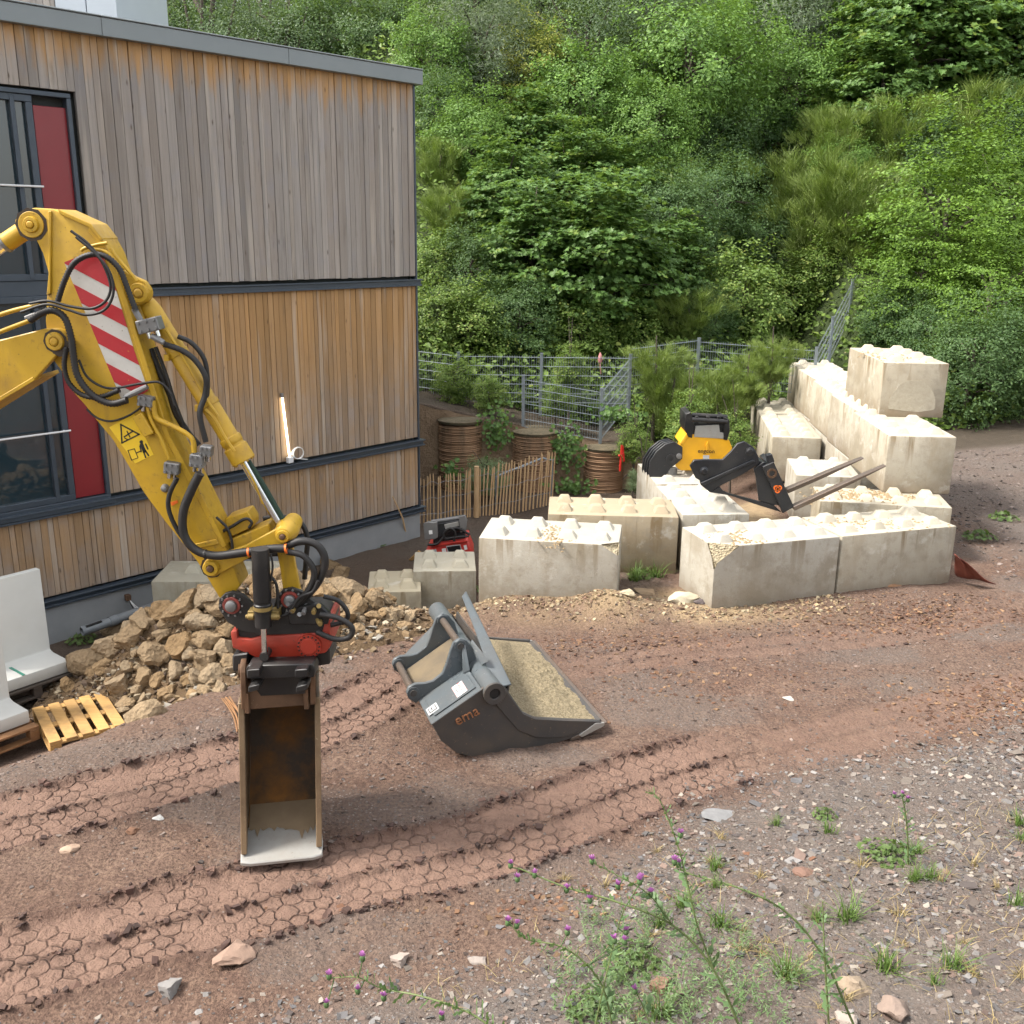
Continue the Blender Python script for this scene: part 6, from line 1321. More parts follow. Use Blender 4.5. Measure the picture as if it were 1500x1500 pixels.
PL = [
 # skyline behind the roof
 ('far', 215, 25, 110, 'dark forest tree just right of the grey roof storey', 40), ('far', 295, 5, 105, 'dark forest tree left of the sky gaps above the roof', 44), ('far', 385, 70, 75, 'low forest crown against the sky above the middle of the roof', 39),
 ('far', 500, 20, 110, 'forest tree right of the sky gaps above the roof', 42), ('far', 560, 60, 110, 'forest tree behind the right end of the coping', 40), ('far', 600, 10, 90, 'forest tree filling the top behind the building corner', 46),
 ('far', 140, 60, 80, 'forest tree rising behind the grey roof storey', 42), ('far', 420, 100, 80, 'forest undergrowth tree just above the coping', 37), ('far', 300, 95, 90, 'shaded forest tree low behind the coping', 37),
 ('far', 250, -20, 150, 'tall dark tree far behind the roof on the left', 58), ('far', 470, -15, 150, 'tall dark tree far behind the right half of the roof', 57), ('far', 570, 0, 130, 'tall dark tree far behind the building corner', 54), ('dark', 470, 70, 70, 'shaded evergreen close above the coping', 38), ('dark', 575, 70, 70, 'shaded evergreen at the right end of the coping', 37), ('dark', 260, 75, 65, 'shaded evergreen low behind the coping on the left', 39),
 # top edge, far wood
 ('grey', 705, 70, 78, 'grey leaved willow at the top left of the slope', None), ('hazel', 640, 90, 60, 'bright green tree beside the building corner near the top', None), ('yellow', 788, 110, 62, 'yellow green robinia standing out near the top of the slope', None),
 ('far', 700, -40, 90, 'shadowy forest tree above the grey willow', None), ('far', 860, 70, 92, 'blue green forest tree right of the yellow robinia', None), ('far', 790, -30, 80, 'dark forest tree above the yellow robinia', None), ('far', 960, 30, 90, 'darkest forest tree in the top middle', None), ('far', 880, -50, 80, 'forest tree cut by the top edge in the middle', None),
 ('hazel', 1010, 120, 100, 'pale broad leaved hazel glowing in the upper middle', None), ('hazel', 1090, 80, 88, 'round leaved hazel right of the pale one', None), ('grey', 1170, 40, 80, 'greyish tree at the top right of centre', None), ('far', 1060, -20, 90, 'dark tree above the hazels at the top edge', None), ('far', 1240, 10, 90, 'dark tree behind the bright maple at the top', None),
 ('maple', 1345, 75, 105, 'bright large leaved maple at the top right', None), ('maple', 1485, 80, 95, 'large leaved maple cut by the right edge at the top', None), ('dark', 1420, 30, 70, 'dark gap filling shrub between the two top right maples', None), ('maple', 1290, 150, 70, 'smaller maple below the bright top right maple', None),
 # middle of the slope
 ('hazel', 855, 150, 78, 'upright bright hazel above the middle of the slope', None), ('hazel', 690, 205, 60, 'light green young tree near the building, upper left of slope', None), ('maple', 780, 215, 62, 'young maple below the yellow robinia', None), ('dark', 650, 160, 50, 'dark shrub hugging the building corner high up', None),
 ('hazel', 950, 190, 66, 'hazel with pale leaves left of the upper brooms', None), ('dark', 1040, 215, 70, 'dark shrub under the two hazels', None), ('dark', 1120, 200, 60, 'dark elder like shrub right of centre high up', None), ('hazel', 1170, 130, 66, 'yellowish hazel under the grey top tree', None),
 ('broom', 645, 245, 45, 'feathery broom next to the building wall edge', None), ('broom', 660, 320, 50, 'lower feathery broom next to the building', None), ('maple', 740, 300, 72, 'maple with layered leaves left of centre', None), ('maple', 835, 285, 75, 'tall maple shoots in the centre of the slope', None),
 ('maple', 915, 300, 70, 'yellow tipped maple right of the centre shoots', None), ('maple', 780, 385, 88, 'dense maple above the mesh fence on the left', None), ('maple', 885, 400, 105, 'largest maple with drooping leaf layers above the mesh fence', None), ('dark', 990, 320, 66, 'dark leafy shrub right of the largest maple', None),
 ('dark', 1050, 300, 66, 'dark shrub between the largest maple and the brooms', None), ('maple', 985, 395, 60, 'small maple beside the largest one', None), ('dark', 690, 400, 62, 'shaded shrub at the building edge in mid slope', None), ('bramble', 640, 400, 45, 'bramble against the building edge in mid slope', None),
 ('broom', 1165, 285, 66, 'bright broom at the left of the broom thicket', None), ('broom', 1245, 300, 70, 'tall broom in the middle of the thicket', None), ('broom', 1190, 345, 62, 'low bright broom at the foot of the thicket', None), ('broom', 1275, 345, 55, 'broom at the lower right of the thicket', None),
 ('broom', 1310, 205, 62, 'broom below the top right maple', None), ('broom', 1225, 215, 56, 'greyish broom high in the thicket', None), ('broom', 1430, 190, 66, 'blue green broom near the right edge', None), ('dark', 1130, 360, 56, 'dark shrub left below the broom thicket', None), ('hazel', 1240, 255, 45, 'leafy sapling poking out of the broom thicket', None),
 ('hornbeam', 1385, 335, 118, 'big bright hornbeam on the right', None), ('hornbeam', 1470, 300, 80, 'hornbeam cut by the right edge', None), ('hornbeam', 1350, 420, 80, 'lower boughs hornbeam behind the tall wall', None), ('dark', 1480, 200, 60, 'dark shrub at the right edge above the hornbeam', None), ('dark', 1360, 230, 55, 'dark shrub between broom and hornbeam', None),
 ('hornbeam', 1450, 430, 85, 'drooping hornbeam near the right edge', None), ('dark', 1425, 540, 80, 'dark bush right of the topmost block', None), ('dark', 1495, 530, 70, 'dark bush cut by the right edge beside the dirt', None), ('dark', 1310, 470, 50, 'dark shrub in the gully behind the topmost block', None), ('dark', 1370, 500, 55, 'dark shrub just behind the topmost block', None),
 # foot of the slope
 ('bramble', 1090, 440, 62, 'bramble tangle above the fence right of centre', None), ('bramble', 1160, 450, 55, 'bramble beside the climbing fence', None), ('broom', 1010, 470, 50, 'broom at the foot of the slope beside the largest maple', None), ('bramble', 1200, 400, 40, 'bramble under the broom thicket by the climbing fence', None),
 ('dark', 1040, 470, 45, 'dark undergrowth bush behind the right fence panel', None), ('bramble', 930, 480, 45, 'bramble under the largest maple', None), ('bramble', 850, 490, 48, 'bramble left under the largest maple', None), ('dark', 760, 470, 60, 'shady bush over the long fence', None), ('bramble', 690, 480, 55, 'bramble above the long fence near the building', None),
 ('bramble', 640, 470, 45, 'bramble at the building edge above the fence', None), ('grey', 650, 455, 35, 'greyish bush peeping past the building edge', None),
]
for e in PL:
    plant(*e)
# around the fences: kept at their own distances
for e in (('bramble', 665, 560, 30, 'bramble growing through the left part of the long fence', 20.2), ('bramble', 716, 578, 24, 'bramble hanging over the pile wall near the building', 19.6), ('bramble', 835, 545, 30, 'bramble behind the clear mesh panel', 20.6),
          ('bramble', 815, 585, 22, 'climber seen through the clear mesh panel', 19.6), ('herb', 712, 700, 30, 'grey green herb bush behind the paling fence', 17.9),
          ('herb', 940, 706, 21, 'blue green herb tuft below the grab claws', 15.4), ('broom', 985, 590, 55, 'broom in front of the fence right of the piles', 20.0), ('broom', 960, 545, 45, 'broom half hiding the fence post right of the piles', 20.2), ('broom', 1050, 590, 50, 'broom in front of the right fence panel', 19.6), ('broom', 1095, 560, 42, 'broom left of the tall block wall', 20.0),
          ('bramble', 1010, 620, 36, 'bramble on the bank behind the yellow grab', 18.6), ('bramble', 930, 650, 26, 'light green bramble beside the red marker', 18.4), ('broom', 1130, 530, 36, 'broom in front of the fence end', 20.3), ('bramble', 1075, 640, 30, 'bramble tuft behind the fork', 17.6)):
    plant(e[0], e[1], e[2], e[3], e[4], e[5])
def ivy(px, py, sx_, sz_, n, label, Y=18.78, mat='leaf_maple'):
    c = gy(px, py, Y); rg = np.random.default_rng(int(px)); p = np.stack([rg.normal(0, sx_, n), rg.normal(0, .05, n) - .08 * rg.random(n), rg.normal(0, sz_, n)], -1); nr = np.array([0, -1, .55]) + rg.normal(size=(n, 3)) * .35
    V, F, tn = leaves(p, nr, rg.uniform(.05, .11, n), 'maple', rg); o = thing('ivy', c, label, 'ivy', 'ivy on the pile wall'); f = np_mesh('foliage', V, F, mat, {'tint': ('POINT', tn)}, parent=o)
    m = MB()
    for k in range(6): m.tube(spl([(0, .05, sz_ * 1.2), (rg.normal(0, sx_ * .6), .0, 0), (rg.normal(0, sx_), .03, -sz_ * 1.5)], 4), .006, 4)
    m.build('vine', 'bark', o, local=True)
ivy(728, 628, .15, .22, 190, 'ivy hanging down the wall between the first two piles'); ivy(830, 655, .18, .24, 220, 'ivy covering the wall between the middle and right piles'); ivy(838, 712, .22, .08, 120, 'low ivy at the foot of the wall left of the right pile', 18.5); ivy(662, 690, .10, .12, 70, 'ivy sprig at the foot of the nearest pile', 18.4); ivy(905, 606, .22, .07, 110, 'ivy trailing over the bank under the fence return', 18.9)
# undergrowth over the whole slope
rgn = np.random.default_rng(5); n = 90000
x = rgn.uniform(-16, 20, n); y = 20.8 + 34 * rgn.random(n) ** 1.5; gap = np.exp(-((x - 6.9) / .8) ** 2) * (y < 26)
ok = rgn.random(n) > gap; x, y = x[ok], y[ok]; cl = fbm(x * .7, y * .7, 200) + .5
z = terrain(x, y, False) + rgn.random(len(x)) ** 1.5 * (.2 + 1.1 * cl); pos = np.stack([x, y, z], -1); nr = np.array([0, -.35, .8]) + rgn.normal(size=pos.shape) * .4
V, F_, tn = leaves(pos, nr, rgn.uniform(.07, .17, len(x)) * (.7 + y / 60), 'oval', rgn)
tag(np_mesh('undergrowth', V, F_, 'leaf_bramble', {'tint': ('POINT', tn)}), 'low leafy undergrowth covering the slope between the bushes', 'undergrowth', kind='stuff')
# trees behind the photographer, seen mirrored in the window panes
for k, (x_, y_, r_) in enumerate(((3.0, -20.0, 4.5), (12.0, -17.0, 4.6), (-6.0, -22.0, 4.5), (19.0, -12.0, 4.0))):
    plant('far', 0, 0, 0, ('tree mirrored in the window, directly behind the camera', 'tree mirrored in the window, behind the camera to the right', 'tree mirrored in the window, behind the camera to the left', 'tree far right behind the camera, mirrored in the glass')[k], loc=(Vector((x_, y_, 5.5)), r_))
# ------------------------------------------------------------------ stones, clods, weeds
t = NT('loose_stone'); c = t.attr('stone_colour', 'Color'); q = t.noise(45, 4, .7); t.bsdf(t.mix(t.math('MULTIPLY', q, .5), c, (.07, .055, .05)), .85, 0, t.bump(q, .5, .008), .3)
def chips(name, x, y, size, flatness, pal, seed, label, cat='gravel', sink=.25, zadd=None):
    rg = np.random.default_rng(seed); n = len(x); base = np.array([(-1, -1, -1), (1, -1, -1), (1, 1, -1), (-1, 1, -1), (-1, -1, 1), (1, -1, 1), (1, 1, 1), (-1, 1, 1)], float) * .5
    Fb = np.array([(0, 3, 2, 1), (4, 5, 6, 7), (0, 1, 5, 4), (1, 2, 6, 5), (2, 3, 7, 6), (3, 0, 4, 7)])
    P_ = base[None] * (1 + rg.uniform(-.55, .35, (n, 8, 3))); P_[:, :, 0] *= rg.uniform(.9, 1.6, (n, 1)); P_[:, :, 2] *= (flatness * rg.uniform(.5, 1.4, (n, 1))); P_ *= size[:, None, None]
    a = rg.uniform(0, 6.28, n); tx, ty = rg.normal(0, .25, n), rg.normal(0, .25, n)
    X, Y, Z = P_[..., 0], P_[..., 1], P_[..., 2]; Z = Z + X * tx[:, None] + Y * ty[:, None]; c_, s_ = np.cos(a)[:, None], np.sin(a)[:, None]; X, Y = X * c_ - Y * s_, X * s_ + Y * c_
    zg = terrain(x, y) + track_fields(x, y)[1]; 
    if zadd is not None: zg = zg + zadd
    zg = zg + size * flatness * (.5 - sink)
    V = np.stack([X + x[:, None], Y + y[:, None], Z + zg[:, None]], -1).reshape(-1, 3); F = (Fb[None] + (np.arange(n) * 8)[:, None, None]).reshape(-1, 4)
    pal = np.array(pal); col = pal[rg.integers(0, len(pal), n)] * rg.uniform(.5, 1.2, (n, 1)); col = np.concatenate([col, np.ones((n, 1))], 1)
    return tag(np_mesh(name, V, F, 'loose_stone', {'stone_colour': ('POINT', np.repeat(col, 8, 0))}), label, cat, kind='stuff')
rg9 = np.random.default_rng(9)
GP = [(.19, .17, .15), (.25, .215, .18), (.15, .145, .142), (.13, .13, .135), (.33, .295, .25), (.22, .155, .125), (.10, .085, .08), (.17, .14, .12), (.27, .26, .25)]
def scatter(n, x0, x1, y0, y1, dens):
    x = rg9.uniform(x0, x1, n); y = rg9.uniform(y0, y1, n); k = rg9.random(n) < dens(x, y); return x[k], y[k]
def bankd(x, y): return polydist(x, y, BANK)[0]
x, y = scatter(70000, -3.6, 6.0, 3.2, 8.6, lambda x, y: sst(-.45, .5, bankd(x, y) + 1.3 * fbm(x * 1.4, y * 1.4, 61)) * (.25 + .9 * np.clip(.5 + 2.2 * fbm(x * 2.4, y * 2.4, 64), 0, 1)) * .9)
chips('shale_gravel', x, y, .006 + .026 * rg9.random(len(x)) ** 3.2 + .003, .35, GP, 1, 'grey and buff shale chips covering the bank in the foreground')
x, y = scatter(700, -3.4, 5.4, 3.2, 8.2, lambda x, y: sst(-.3, .6, bankd(x, y) + .8 * fbm(x * 1.4, y * 1.4, 61)) * .75)
chips('shale_gravel', x, y, .035 + .04 * rg9.random(len(x)) ** 2, .28, GP, 2, 'larger shale flakes lying on the bank in the foreground')
x, y = scatter(52000, -4.8, 6.5, 4.2, 11.2, lambda x, y: np.clip(.30 + 1.5 * fbm(x * 1.0, y * 1.3, 63), .05, 1) * (1 - .8 * np.clip(track_fields(x, y)[0], 0, 1)) * .75)
chips('yard_grit', x, y, .006 + .018 * rg9.random(len(x)) ** 4 + .002, .5, [(.17, .115, .09), (.21, .15, .12), (.12, .085, .07), (.25, .20, .17), (.15, .13, .12)], 3, 'small grit and stone chips strewn over the brown yard')
x, y = scatter(5200, 6.2, 10.5, 9, 19, lambda x, y: .8 + 0 * x)
chips('yard_grit', x, y, .015 + .03 * rg9.random(len(x)) ** 2, .4, [(.2, .16, .14), (.28, .23, .2), (.13, .11, .1)], 4, 'stone chips on the dirt slope right of the blocks')
x, y = scatter(9000, -5.0, -.6, 8.4, 11.2, lambda x, y: np.clip(mound(x, y) * 3, 0, 1))
chips('rubble_crumbs', x, y, .012 + .05 * rg9.random(len(x)) ** 2.5, .7, [(.26, .18, .10), (.34, .28, .19), (.18, .12, .065), (.14, .10, .07)], 15, 'broken crumbs filling the gaps between the stones of the heap', zadd=mound(x, y) * .98)
x, y = scatter(2600, -4.6, -.6, 7.9, 9.9, lambda x, y: np.exp(-((polydist(x, y, [(q[0] + .3, q[1] - .62) for q in RIDGE])[0]) / .32) ** 2))
chips('rubble_crumbs', x, y, .012 + .05 * rg9.random(len(x)) ** 2.5, .6, [(.34, .25, .14), (.42, .36, .26), (.25, .17, .09), (.45, .42, .36)], 5, 'sandy crumbs spilling from the foot of the rubble heap', zadd=mound(x, y) * .95)
x, y = scatter(9000, -1.0, 4.2, 9.9, 11.2, lambda x, y: np.exp(-((polydist(x, y, [(-.5, 10.62), (1.2, 10.3), (1.9, 10.7), (2.1, 10.4), (3.8, 10.75)])[0]) / .22) ** 2) * .8)
chips('sand_crumbs', x, y, .008 + .03 * rg9.random(len(x)) ** 3, .6, [(.40, .30, .17), (.30, .21, .12), (.48, .40, .26), (.2, .12, .08)], 6, 'yellow sandy crumbs along the foot of the front blocks')
# clods thrown up along the ruts
CX, CY, CE = [], [], []
x = rg9.uniform(-4.6, 5.5, 260000); y = rg9.uniform(4.1, 9.6, 260000); tr_, dz_, ed_ = track_fields(x, y); k = rg9.random(len(x)) < np.clip(ed_ - .25, 0, 1) * .6 * (.3 + 2.2 * np.clip(fbm(x * 2.3, y * 2.3, 66) + .22, 0, 1)); x, y = x[k], y[k]
chips('earth_clods', x, y, .006 + .034 * rg9.random(len(x)) ** 3.2, .75, [(.085, .046, .036), (.11, .062, .048), (.065, .037, .030), (.15, .085, .062)], 7, 'dark clods of earth thrown up along the tyre ruts', 'earth', .2)

BP = [(.16, .075, .04), (.22, .115, .06), (.11, .055, .032), (.28, .17, .09)]
for i, (px, py, sx_, sy_, n_, lab) in enumerate(((1340, 905, .75, .28, 1500, 'reddish bark litter in front of the right end of the front row'), (1450, 1030, .55, .30, 1100, 'bark litter at the right edge beside the smooth track'), (900, 945, .7, .16, 500, 'bark and root litter right of the ditching bucket'), (1000, 1000, .9, .35, 350, 'scattered bark shreds in the middle of the yard'), (800, 1330, .6, .12, 260, 'root shreds at the edge of the shale bank'))):
    c_ = hit(px, py, 0); x = rg9.normal(c_.x, sx_, n_); y = rg9.normal(c_.y, sy_, n_) + .35 * (x - c_.x) * (.6 if i < 2 else .3)
    ob = chips('bark_litter', x, y, .008 + .026 * rg9.random(n_) ** 2, .3, BP, 30 + i, lab, 'litter', .1)
# single stones that stand out
def lone(px, py, r, col, label, fl=.5, yaw=0.0, asp=1.4):
    p = hit(px, py, 0); k = r * (p - CAM).length / F_PX; t_ = M.get('stone_%d_%d' % (px, py))
    nm = 'stone_%d_%d' % (px, py); t2 = NT(nm); q = t2.noise(20, 5, .65); t2.bsdf(t2.mix(q, tuple(v * .7 for v in col), tuple(v * 1.15 for v in col)), .85, 0, t2.bump(t2.noise(50, 5, .7), .5, .01), .3)
    o = link('loose_stone', ROCKS[(px + py) % 9].copy()); o.data.materials.clear(); o.data.materials.append(t2.m); o.location = (p.x, p.y, p.z + k * fl * .35); o.scale = (k * asp, k * .8, k * fl); o.rotation_euler = (.1, .12, yaw)
    return tag(o, label, 'stone', 'loose stones in the yard')
for a in ((343, 1404, 30, (.30, .205, .155), 'long pinkish stone in front of the trenching bucket', .5, 1.0, 1.3), (248, 1456, 22, (.24, .23, .22), 'grey angular stone near the bottom left edge', .8, .3, 1.0), (584, 1408, 17, (.36, .30, .26), 'pale stone left of the thistles', .6, .2, 1.2),
          (1050, 1197, 24, (.22, .22, .22), 'flat grey slate slab at the edge of the bank', .22, .25, 1.5), (1250, 1450, 24, (.30, .235, .17), 'buff stone at the bottom right among the shale', .55, .4, 1.0), (1310, 1485, 26, (.25, .19, .155), 'pinkish stone at the bottom edge on the right', .6, .9, 1.2),
          (965, 1450, 24, (.22, .13, .09), 'brown stone under the thistle leaves', .6, .2, 1.1), (100, 1248, 12, (.42, .30, .22), 'thin upright flake on the left of the yard', .5, .9, 1.3), (195, 1220, 10, (.20, .11, .07), 'brown leaf shaped flake in the left of the yard', .5, .5, 1.2), (232, 1200, 9, (.5, .5, .48), 'white flake left of the trenching bucket', .4, .8, 1.1),
          (920, 872, 12, (.45, .38, .26), 'sandy stone between the two front blocks', .7, .3, 1.2), (1000, 880, 20, (.52, .46, .34), 'broken concrete lump at the left foot of the front row', .55, .2, 1.4), (945, 868, 16, (.30, .22, .14), 'brown broken slab beside the brown stained block', .3, .4, 1.5), (1025, 884, 11, (.12, .10, .10), 'dark stone under the front row corner', .6, .6, 1.2),
          (1300, 858, 16, (.28, .16, .09), 'brown bark lump against the front row', .4, .2, 1.5), (1155, 1024, 9, (.45, .42, .38), 'white chip on the smooth earth right of the bucket', .4, .2, 1.2), (700, 1410, 14, (.3, .26, .23), 'grey flake above the thistles', .4, .5, 1.3), (1175, 1280, 14, (.20, .12, .09), 'reddish brown flake on the shale bank', .4, .1, 1.4), (1240, 1500, 18, (.34, .29, .25), 'pale stone at the very bottom right', .6, .1, 1.1)):
    lone(*a)

# grass tufts and small weeds
leafmat('grass_green', (.06, .12, .025), (.16, .25, .06), .2); leafmat('grass_dry', (.22, .16, .07), (.42, .33, .16), .15); leafmat('thistle_green', (.09, .16, .06), (.20, .30, .13), .2); plain('thistle_purple', (.46, .17, .44), .7); leafmat('leaf_weed', (.06, .11, .03), (.14, .21, .06)); leafmat('thistle_stem', (.13, .17, .06), (.26, .31, .12), .1)
def blades(n, h, spread, w, seed, mat):
    rg = np.random.default_rng(seed); a = rg.uniform(0, 6.28, n); s = np.abs(rg.normal(0, spread, n)); L = h * rg.uniform(.4, 1.15, n); b = rg.normal(0, h * .16, (n, 3)); b[:, 2] = -.01
    side = np.stack([-np.sin(a), np.cos(a), np.zeros(n)], -1); V = []
    for i in range(4):
        f = i / 3; q = b + np.stack([np.cos(a) * s * f ** 1.4, np.sin(a) * s * f ** 1.4, f * (1 - .25 * s * f)], -1) * L[:, None]; ww = w * (1 - .9 * f); V += [q - side * ww, q + side * ww]
    V = np.stack(V, 1); F = np.array([[0, 1, 3, 2], [2, 3, 5, 4], [4, 5, 7, 6]])[None] + (np.arange(n) * 8)[:, None, None]
    o = np_mesh('tuft', V.reshape(-1, 3), F.reshape(-1, 4), mat, {'tint': ('POINT', np.repeat(rg.random(n), 8))}); me = o.data; bpy.data.objects.remove(o); return me
TUFT = [blades(46, .13, .9, .0035, 1, 'grass_green'), blades(36, .10, 1.1, .003, 2, 'grass_dry'), blades(70, .16, .8, .004, 3, 'grass_green')]
def weed_mesh(seed, n, r, lsize):
    rg = np.random.default_rng(seed); a = rg.uniform(0, 6.28, n); d = r * rg.random(n) ** .6; pos = np.stack([np.cos(a) * d, np.sin(a) * d, .02 + .5 * (r - d) * rg.random(n)], -1); nr = np.stack([np.cos(a) * .5, np.sin(a) * .5, np.ones(n)], -1) + rg.normal(size=(n, 3)) * .3
    V, F, tn = leaves(pos, nr, lsize * rg.uniform(.6, 1.2, n), 'maple', rg); o = np_mesh('weed', V, F, 'leaf_weed', {'tint': ('POINT', tn)}); me = o.data; bpy.data.objects.remove(o); return me
WEED = [weed_mesh(1, 150, .18, .038), weed_mesh(2, 70, .11, .036)]
def sprig_mesh(seed, ns, h):
    rg = np.random.default_rng(seed); P_, N_ = [], []
    for i in range(ns):
        a = rg.uniform(0, 6.28); s = rg.uniform(.1, .75); d = np.array([math.cos(a) * s, math.sin(a) * s, 1.0]); L = h * rg.uniform(.45, 1.1); b = np.array([rg.normal(0, h * .28), rg.normal(0, h * .28), 0])
        for f in np.linspace(.1, 1, 16): P_.append(b + d * L * f + rg.normal(0, .006, 3)); N_.append(rg.normal(0, 1, 3) * .6 + np.array([0, 0, .8]))
    P_ = np.array(P_); V, F, tn = leaves(P_, np.array(N_), rg.uniform(.012, .034, len(P_)), 'slim', rg); return V, F, tn
SPRIG = [sprig_mesh(k, 26, .26) for k in (1, 2, 3)]
def put(name, me, px, py, sc, label, cat, group):
    p = hit(px, py, 0); o = link(name, me); o.location = (p.x, p.y, gnd(p.x, p.y)); o.scale = (sc,) * 3; o.rotation_euler = (0, 0, vrg.uniform(0, 6.28)); return tag(o, label, cat, group)
for px, py, k, sc, lab in ((1300, 1255, 0, 1.0, 'leafy green weed round the foot of the upright thistle'), (1207, 1196, 1, .8, 'small rosette weed at the top of the bank'), (930, 1415, 0, 1.0, 'leafy weed among the thistle stems at the bottom'), (1435, 790, 1, 2.2, 'weed patch on the dirt slope at the right edge'), (620, 885, 1, 1.6, 'weed at the foot of the small pale block'), (686, 866, 1, 1.7, 'weed at the left foot of the streaked block'), (940, 845, 1, 1.5, 'weed in the gap between the brown block and the front row'), (120, 940, 1, 1.6, 'weed beside the end of the drain pipe'), (590, 765, 1, 1.5, 'weed at the plinth near the building corner'), (1470, 760, 1, 2.0, 'second weed patch high on the dirt slope at the right'), (870, 1480, 0, .9, 'leafy weed at the bottom edge under the thistles'), (555, 800, 1, 1.4, 'weed along the plinth left of the corner')):
    put('weed', WEED[k], px, py, sc, lab, 'weed', 'small weeds')
tr_ = random.Random(31)
for k in range(48):
    px = tr_.uniform(820, 1500); py = tr_.uniform(1165, 1500)
    if py < 1165 + (1500 - px) * .12: continue
    kk = tr_.choice((0, 1, 1, 2)); put('grass_tuft', TUFT[kk], px, py, tr_.uniform(.5, 1.1), ('sparse green grass tuft growing in the shale bank', 'small straw coloured dry grass tuft in the shale bank', 'bushy green grass tuft growing in the shale bank')[kk], 'grass tuft', ('sparse green tufts', 'dry tufts', 'bushy green tufts')[kk] + ' in the shale')
for px, py, sc in ((1240, 1350, 1.1), (1300, 1420, 1.0), (1395, 1420, .9), (1340, 1290, .8), (1000, 1330, .9), (1055, 1360, 1.0), (615, 880, 1.6), (640, 872, 1.4), (680, 870, 1.3), (930, 850, 1.6), (960, 845, 1.5)):
    put('grass_tuft', TUFT[2], px, py, sc, 'tall green grass tuft at the foot of the front blocks' if py < 1000 else 'dense green grass tuft standing out on the stony bank', 'grass tuft', 'tufts at the blocks' if py < 1000 else 'dense tufts on the bank')

HV, HF, HT = [], [], []; hn = 0
for k, (px, py, sc) in enumerate(((860, 1490, 1.0), (900, 1440, .9), (935, 1400, .9), (880, 1390, .8), (985, 1480, 1.0), (1030, 1440, .9), (1075, 1470, 1.0), (1010, 1390, .8), (950, 1350, .7), (1120, 1495, .9), (830, 1440, .8), (915, 1495, 1.1), (1160, 1440, .7), (1085, 1400, .7), (870, 1350, .6), (1000, 1500, 1.0))):
    V, F_, tn = SPRIG[k % 3]; p = hit(px, py, 0); a_ = vrg.uniform(0, 6.28); c_, s_ = math.cos(a_) * sc, math.sin(a_) * sc
    HV.append(np.stack([V[:, 0] * c_ - V[:, 1] * s_ + p.x, V[:, 0] * s_ + V[:, 1] * c_ + p.y, V[:, 2] * sc + gnd(p.x, p.y)], -1)); HF.append(F_ + hn); HT.append(tn); hn += len(V)
tag(np_mesh('herb_clump', np.concatenate(HV), np.concatenate(HF), 'thistle_green', {'tint': ('POINT', np.concatenate(HT))}), 'fine leaved green herbs tangled round the thistle stems', 'herbs', kind='stuff')
# thistles
def thistle(root, stems, label):
    """stems: lists of points in the photograph with the distance of each, ending in flower heads"""
    o = thing('thistle', root, label, 'thistle', 'thistles on the bank')
    for st_, heads, rad in stems:
        rad *= .8; c = spl([gy(a, b, y) for a, b, y in st_], 7); m = MB(); m.tube(c, [rad * (1 - .55 * i / len(c)) for i in range(len(c))], 6); s = m.build('stem', 'thistle_stem', o, smooth=60)
        V, Fc = [], []; n = len(c)
        for i in range(1, n - 1):
            for rep in range(2):
                d = (c[i + 1] - c[i - 1]).normalized(); u_, w_ = perp(d); a_ = tr_.uniform(0, 6.28); out = (u_ * math.cos(a_) + w_ * math.sin(a_)); L = tr_.uniform(.02, .085) * (1.35 - i / n); e = (out + d * .5 + Vector((0, 0, .15))).normalized(); sd_ = e.cross(d).normalized(); k = len(V)
                V += [c[i], c[i] + e * L * .35 + sd_ * L * .20, c[i] + e * L * .55 + sd_ * L * .05, c[i] + e * L * .75 + sd_ * L * .16, c[i] + e * L, c[i] + e * L * .75 - sd_ * L * .16, c[i] + e * L * .55 - sd_ * L * .05, c[i] + e * L * .35 - sd_ * L * .20]; Fc.append(tuple(range(k, k + 8)))
        m = MB(); m.add(V, Fc); lv = m.build('stem_leaves', 'thistle_green', o, smooth=0)
        for hx, hy, hY in heads:
            p = gy(hx, hy, hY); base = min(c, key=lambda q: (q - p).length); m = MB(); 
            if (base - p).length > .015: m.tube([base, p - Vector((0, 0, .01))], .0025, 5)
            m.lathe(p, (tr_.uniform(-.3, .3), -.1, 1), [(-.018, .003), (-.008, .011), (.005, .012), (.012, .008)], 9); hd = m.build('flower_base', 'thistle_green', o)
            V, Fc = [], []
            for q in range(30):
                a_ = tr_.uniform(0, 6.28); e = Vector((math.cos(a_) * tr_.uniform(.1, .9), math.sin(a_) * tr_.uniform(.1, .9), 1)).normalized() * tr_.uniform(.016, .027); b_ = p + Vector((0, 0, .006)); k = len(V); V += [b_ + Vector((.0012, 0, 0)), b_ - Vector((.0012, 0, 0)), b_ + e - Vector((.002, 0, 0)), b_ + e + Vector((.002, 0, 0))]; Fc.append((k, k + 1, k + 2, k + 3))
            m = MB(); m.add(V, Fc); m.build('florets', 'thistle_purple', hd, smooth=0)
r1 = gy(1085, 1530, 3.55)
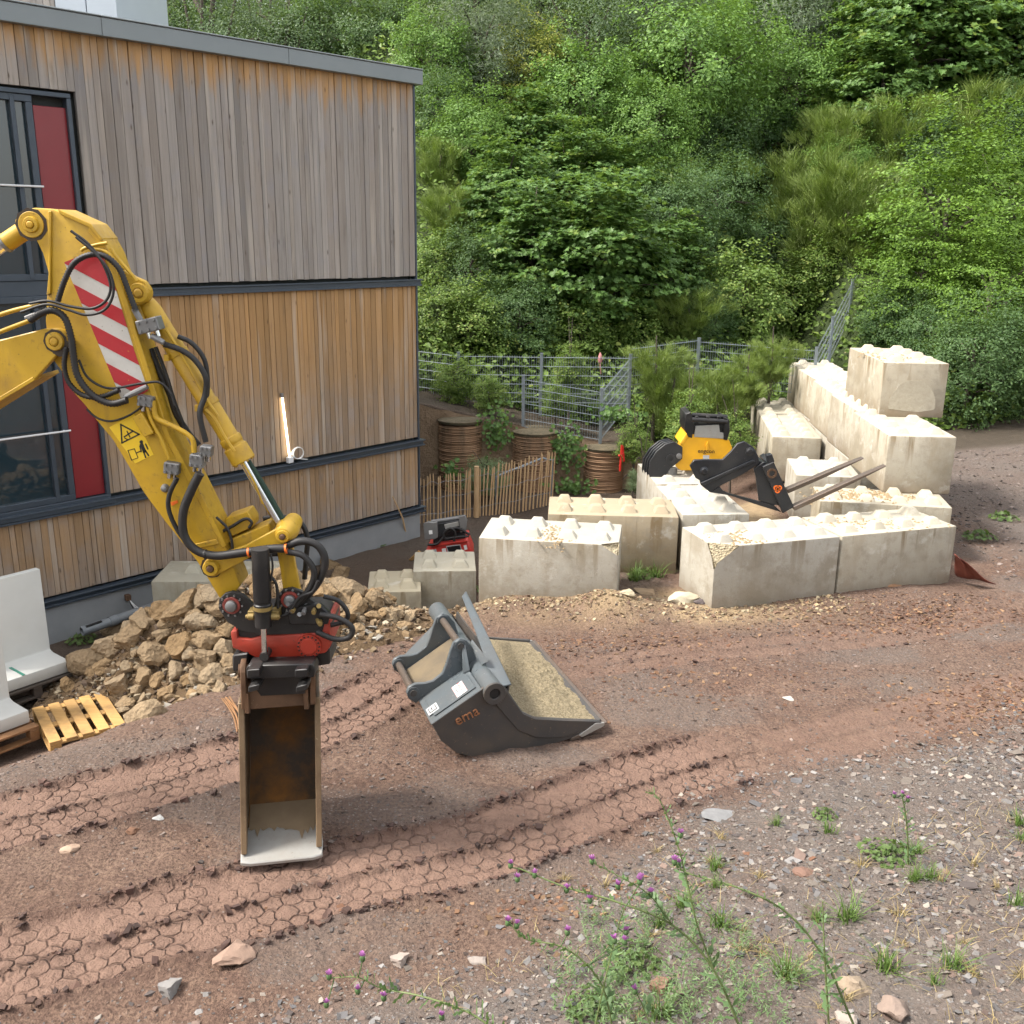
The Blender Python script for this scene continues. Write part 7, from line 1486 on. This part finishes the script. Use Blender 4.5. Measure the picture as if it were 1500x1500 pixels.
thistle(r1, [([(1090, 1520, 3.55), (1045, 1420, 3.6), (985, 1355, 3.65), (900, 1320, 3.7), (830, 1300, 3.75), (760, 1272, 3.8)], [(748, 1268, 3.8), (783, 1282, 3.78), (758, 1288, 3.78), (830, 1304, 3.75), (864, 1319, 3.7)], .008),
             ([(1045, 1420, 3.6), (1020, 1350, 3.65), (1005, 1285, 3.7), (990, 1230, 3.75), (965, 1170, 3.8), (945, 1160, 3.82)], [(997, 1223, 3.75), (994, 1267, 3.7)], .006),
             ([(985, 1355, 3.65), (950, 1310, 3.65), (900, 1280, 3.68), (870, 1265, 3.7)], [(905, 1299, 3.66), (953, 1310, 3.65), (939, 1288, 3.65), (867, 1262, 3.7)], .004)], 'tall thistle with arching stems and purple heads at the bottom centre')
r2 = gy(1215, 1530, 3.5)
thistle(r2, [([(1250, 1500, 3.5), (1205, 1400, 3.55), (1150, 1335, 3.6), (1080, 1300, 3.62), (1010, 1280, 3.66), (990, 1265, 3.68)], [(988, 1263, 3.68)], .007), ([(1214, 1500, 3.5), (1208, 1400, 3.5), (1205, 1320, 3.52)], [], .006)], 'thistle with a bare pale stalk right of the tall thistle')
r3 = gz(1330, 1290, .15); Y3 = r3.y
thistle(r3, [([(1330, 1288, Y3), (1330, 1240, Y3), (1327, 1195, Y3), (1322, 1170, Y3)], [(1310, 1166, Y3), (1322, 1165, Y3), (1330, 1172, Y3)], .008)], 'single upright thistle with purple tips on the right of the bank')
r4 = gy(760, 1540, 3.3)
thistle(r4, [([(745, 1525, 3.3), (690, 1485, 3.35), (620, 1460, 3.4), (560, 1448, 3.45), (525, 1432, 3.45), (490, 1432, 3.45)], [(482, 1431, 3.45), (531, 1404, 3.45), (524, 1452, 3.43), (562, 1462, 3.42), (478, 1472, 3.42), (647, 1490, 3.36)], .006)], 'low thistle sprawling to the left at the bottom edge')
r5 = gy(880, 1535, 3.4)
thistle(r5, [([(900, 1520, 3.4), (880, 1440, 3.45), (830, 1390, 3.5), (770, 1375, 3.52), (745, 1350, 3.55)], [(744, 1352, 3.55), (757, 1356, 3.55), (900, 1378, 3.45), (915, 1380, 3.45), (831, 1366, 3.5)], .006), ([(870, 1510, 3.4), (890, 1420, 3.45), (905, 1360, 3.5), (915, 1330, 3.5)], [(917, 1365, 3.5), (937, 1292, 3.5)], .005), ([(960, 1520, 3.4), (930, 1450, 3.45), (900, 1420, 3.45)], [(930, 1452, 3.44)], .004)], 'bushy thistle clump at the bottom centre left of the tall one')

# dry grass straggling over the bank
n = 9000; x = rg9.uniform(-.6, 5.6, n); y = rg9.uniform(3.2, 8.0, n); k = (rg9.random(n) < np.clip(fbm(x * 1.5, y * 1.5, 220) * 3.2 + .12, 0, 1)) & (bankd(x, y) > .15); x, y = x[k], y[k]; n = len(x)
a = rg9.uniform(0, 6.28, n); L = rg9.uniform(.03, .11, n); ln = rg9.uniform(.4, 1.6, n); z = terrain(x, y); V = []
for i in range(3):
    f = i / 2; q = np.stack([x + np.cos(a) * L * ln * f, y + np.sin(a) * L * ln * f, z + L * f * (1 - .45 * f * ln)], -1); sdv = np.stack([-np.sin(a), np.cos(a), 0 * a], -1) * .0022 * (1 - .8 * f); V += [q - sdv, q + sdv]
V = np.stack(V, 1).reshape(-1, 3); F_ = (np.array([[0, 1, 3, 2], [2, 3, 5, 4]])[None] + (np.arange(n) * 6)[:, None, None]).reshape(-1, 4)
tag(np_mesh('dry_grass', V, F_, 'grass_dry', {'tint': ('POINT', np.repeat(rg9.random(n), 6))}), 'straw coloured dry grass straggling over the shale bank', 'grass', kind='stuff')
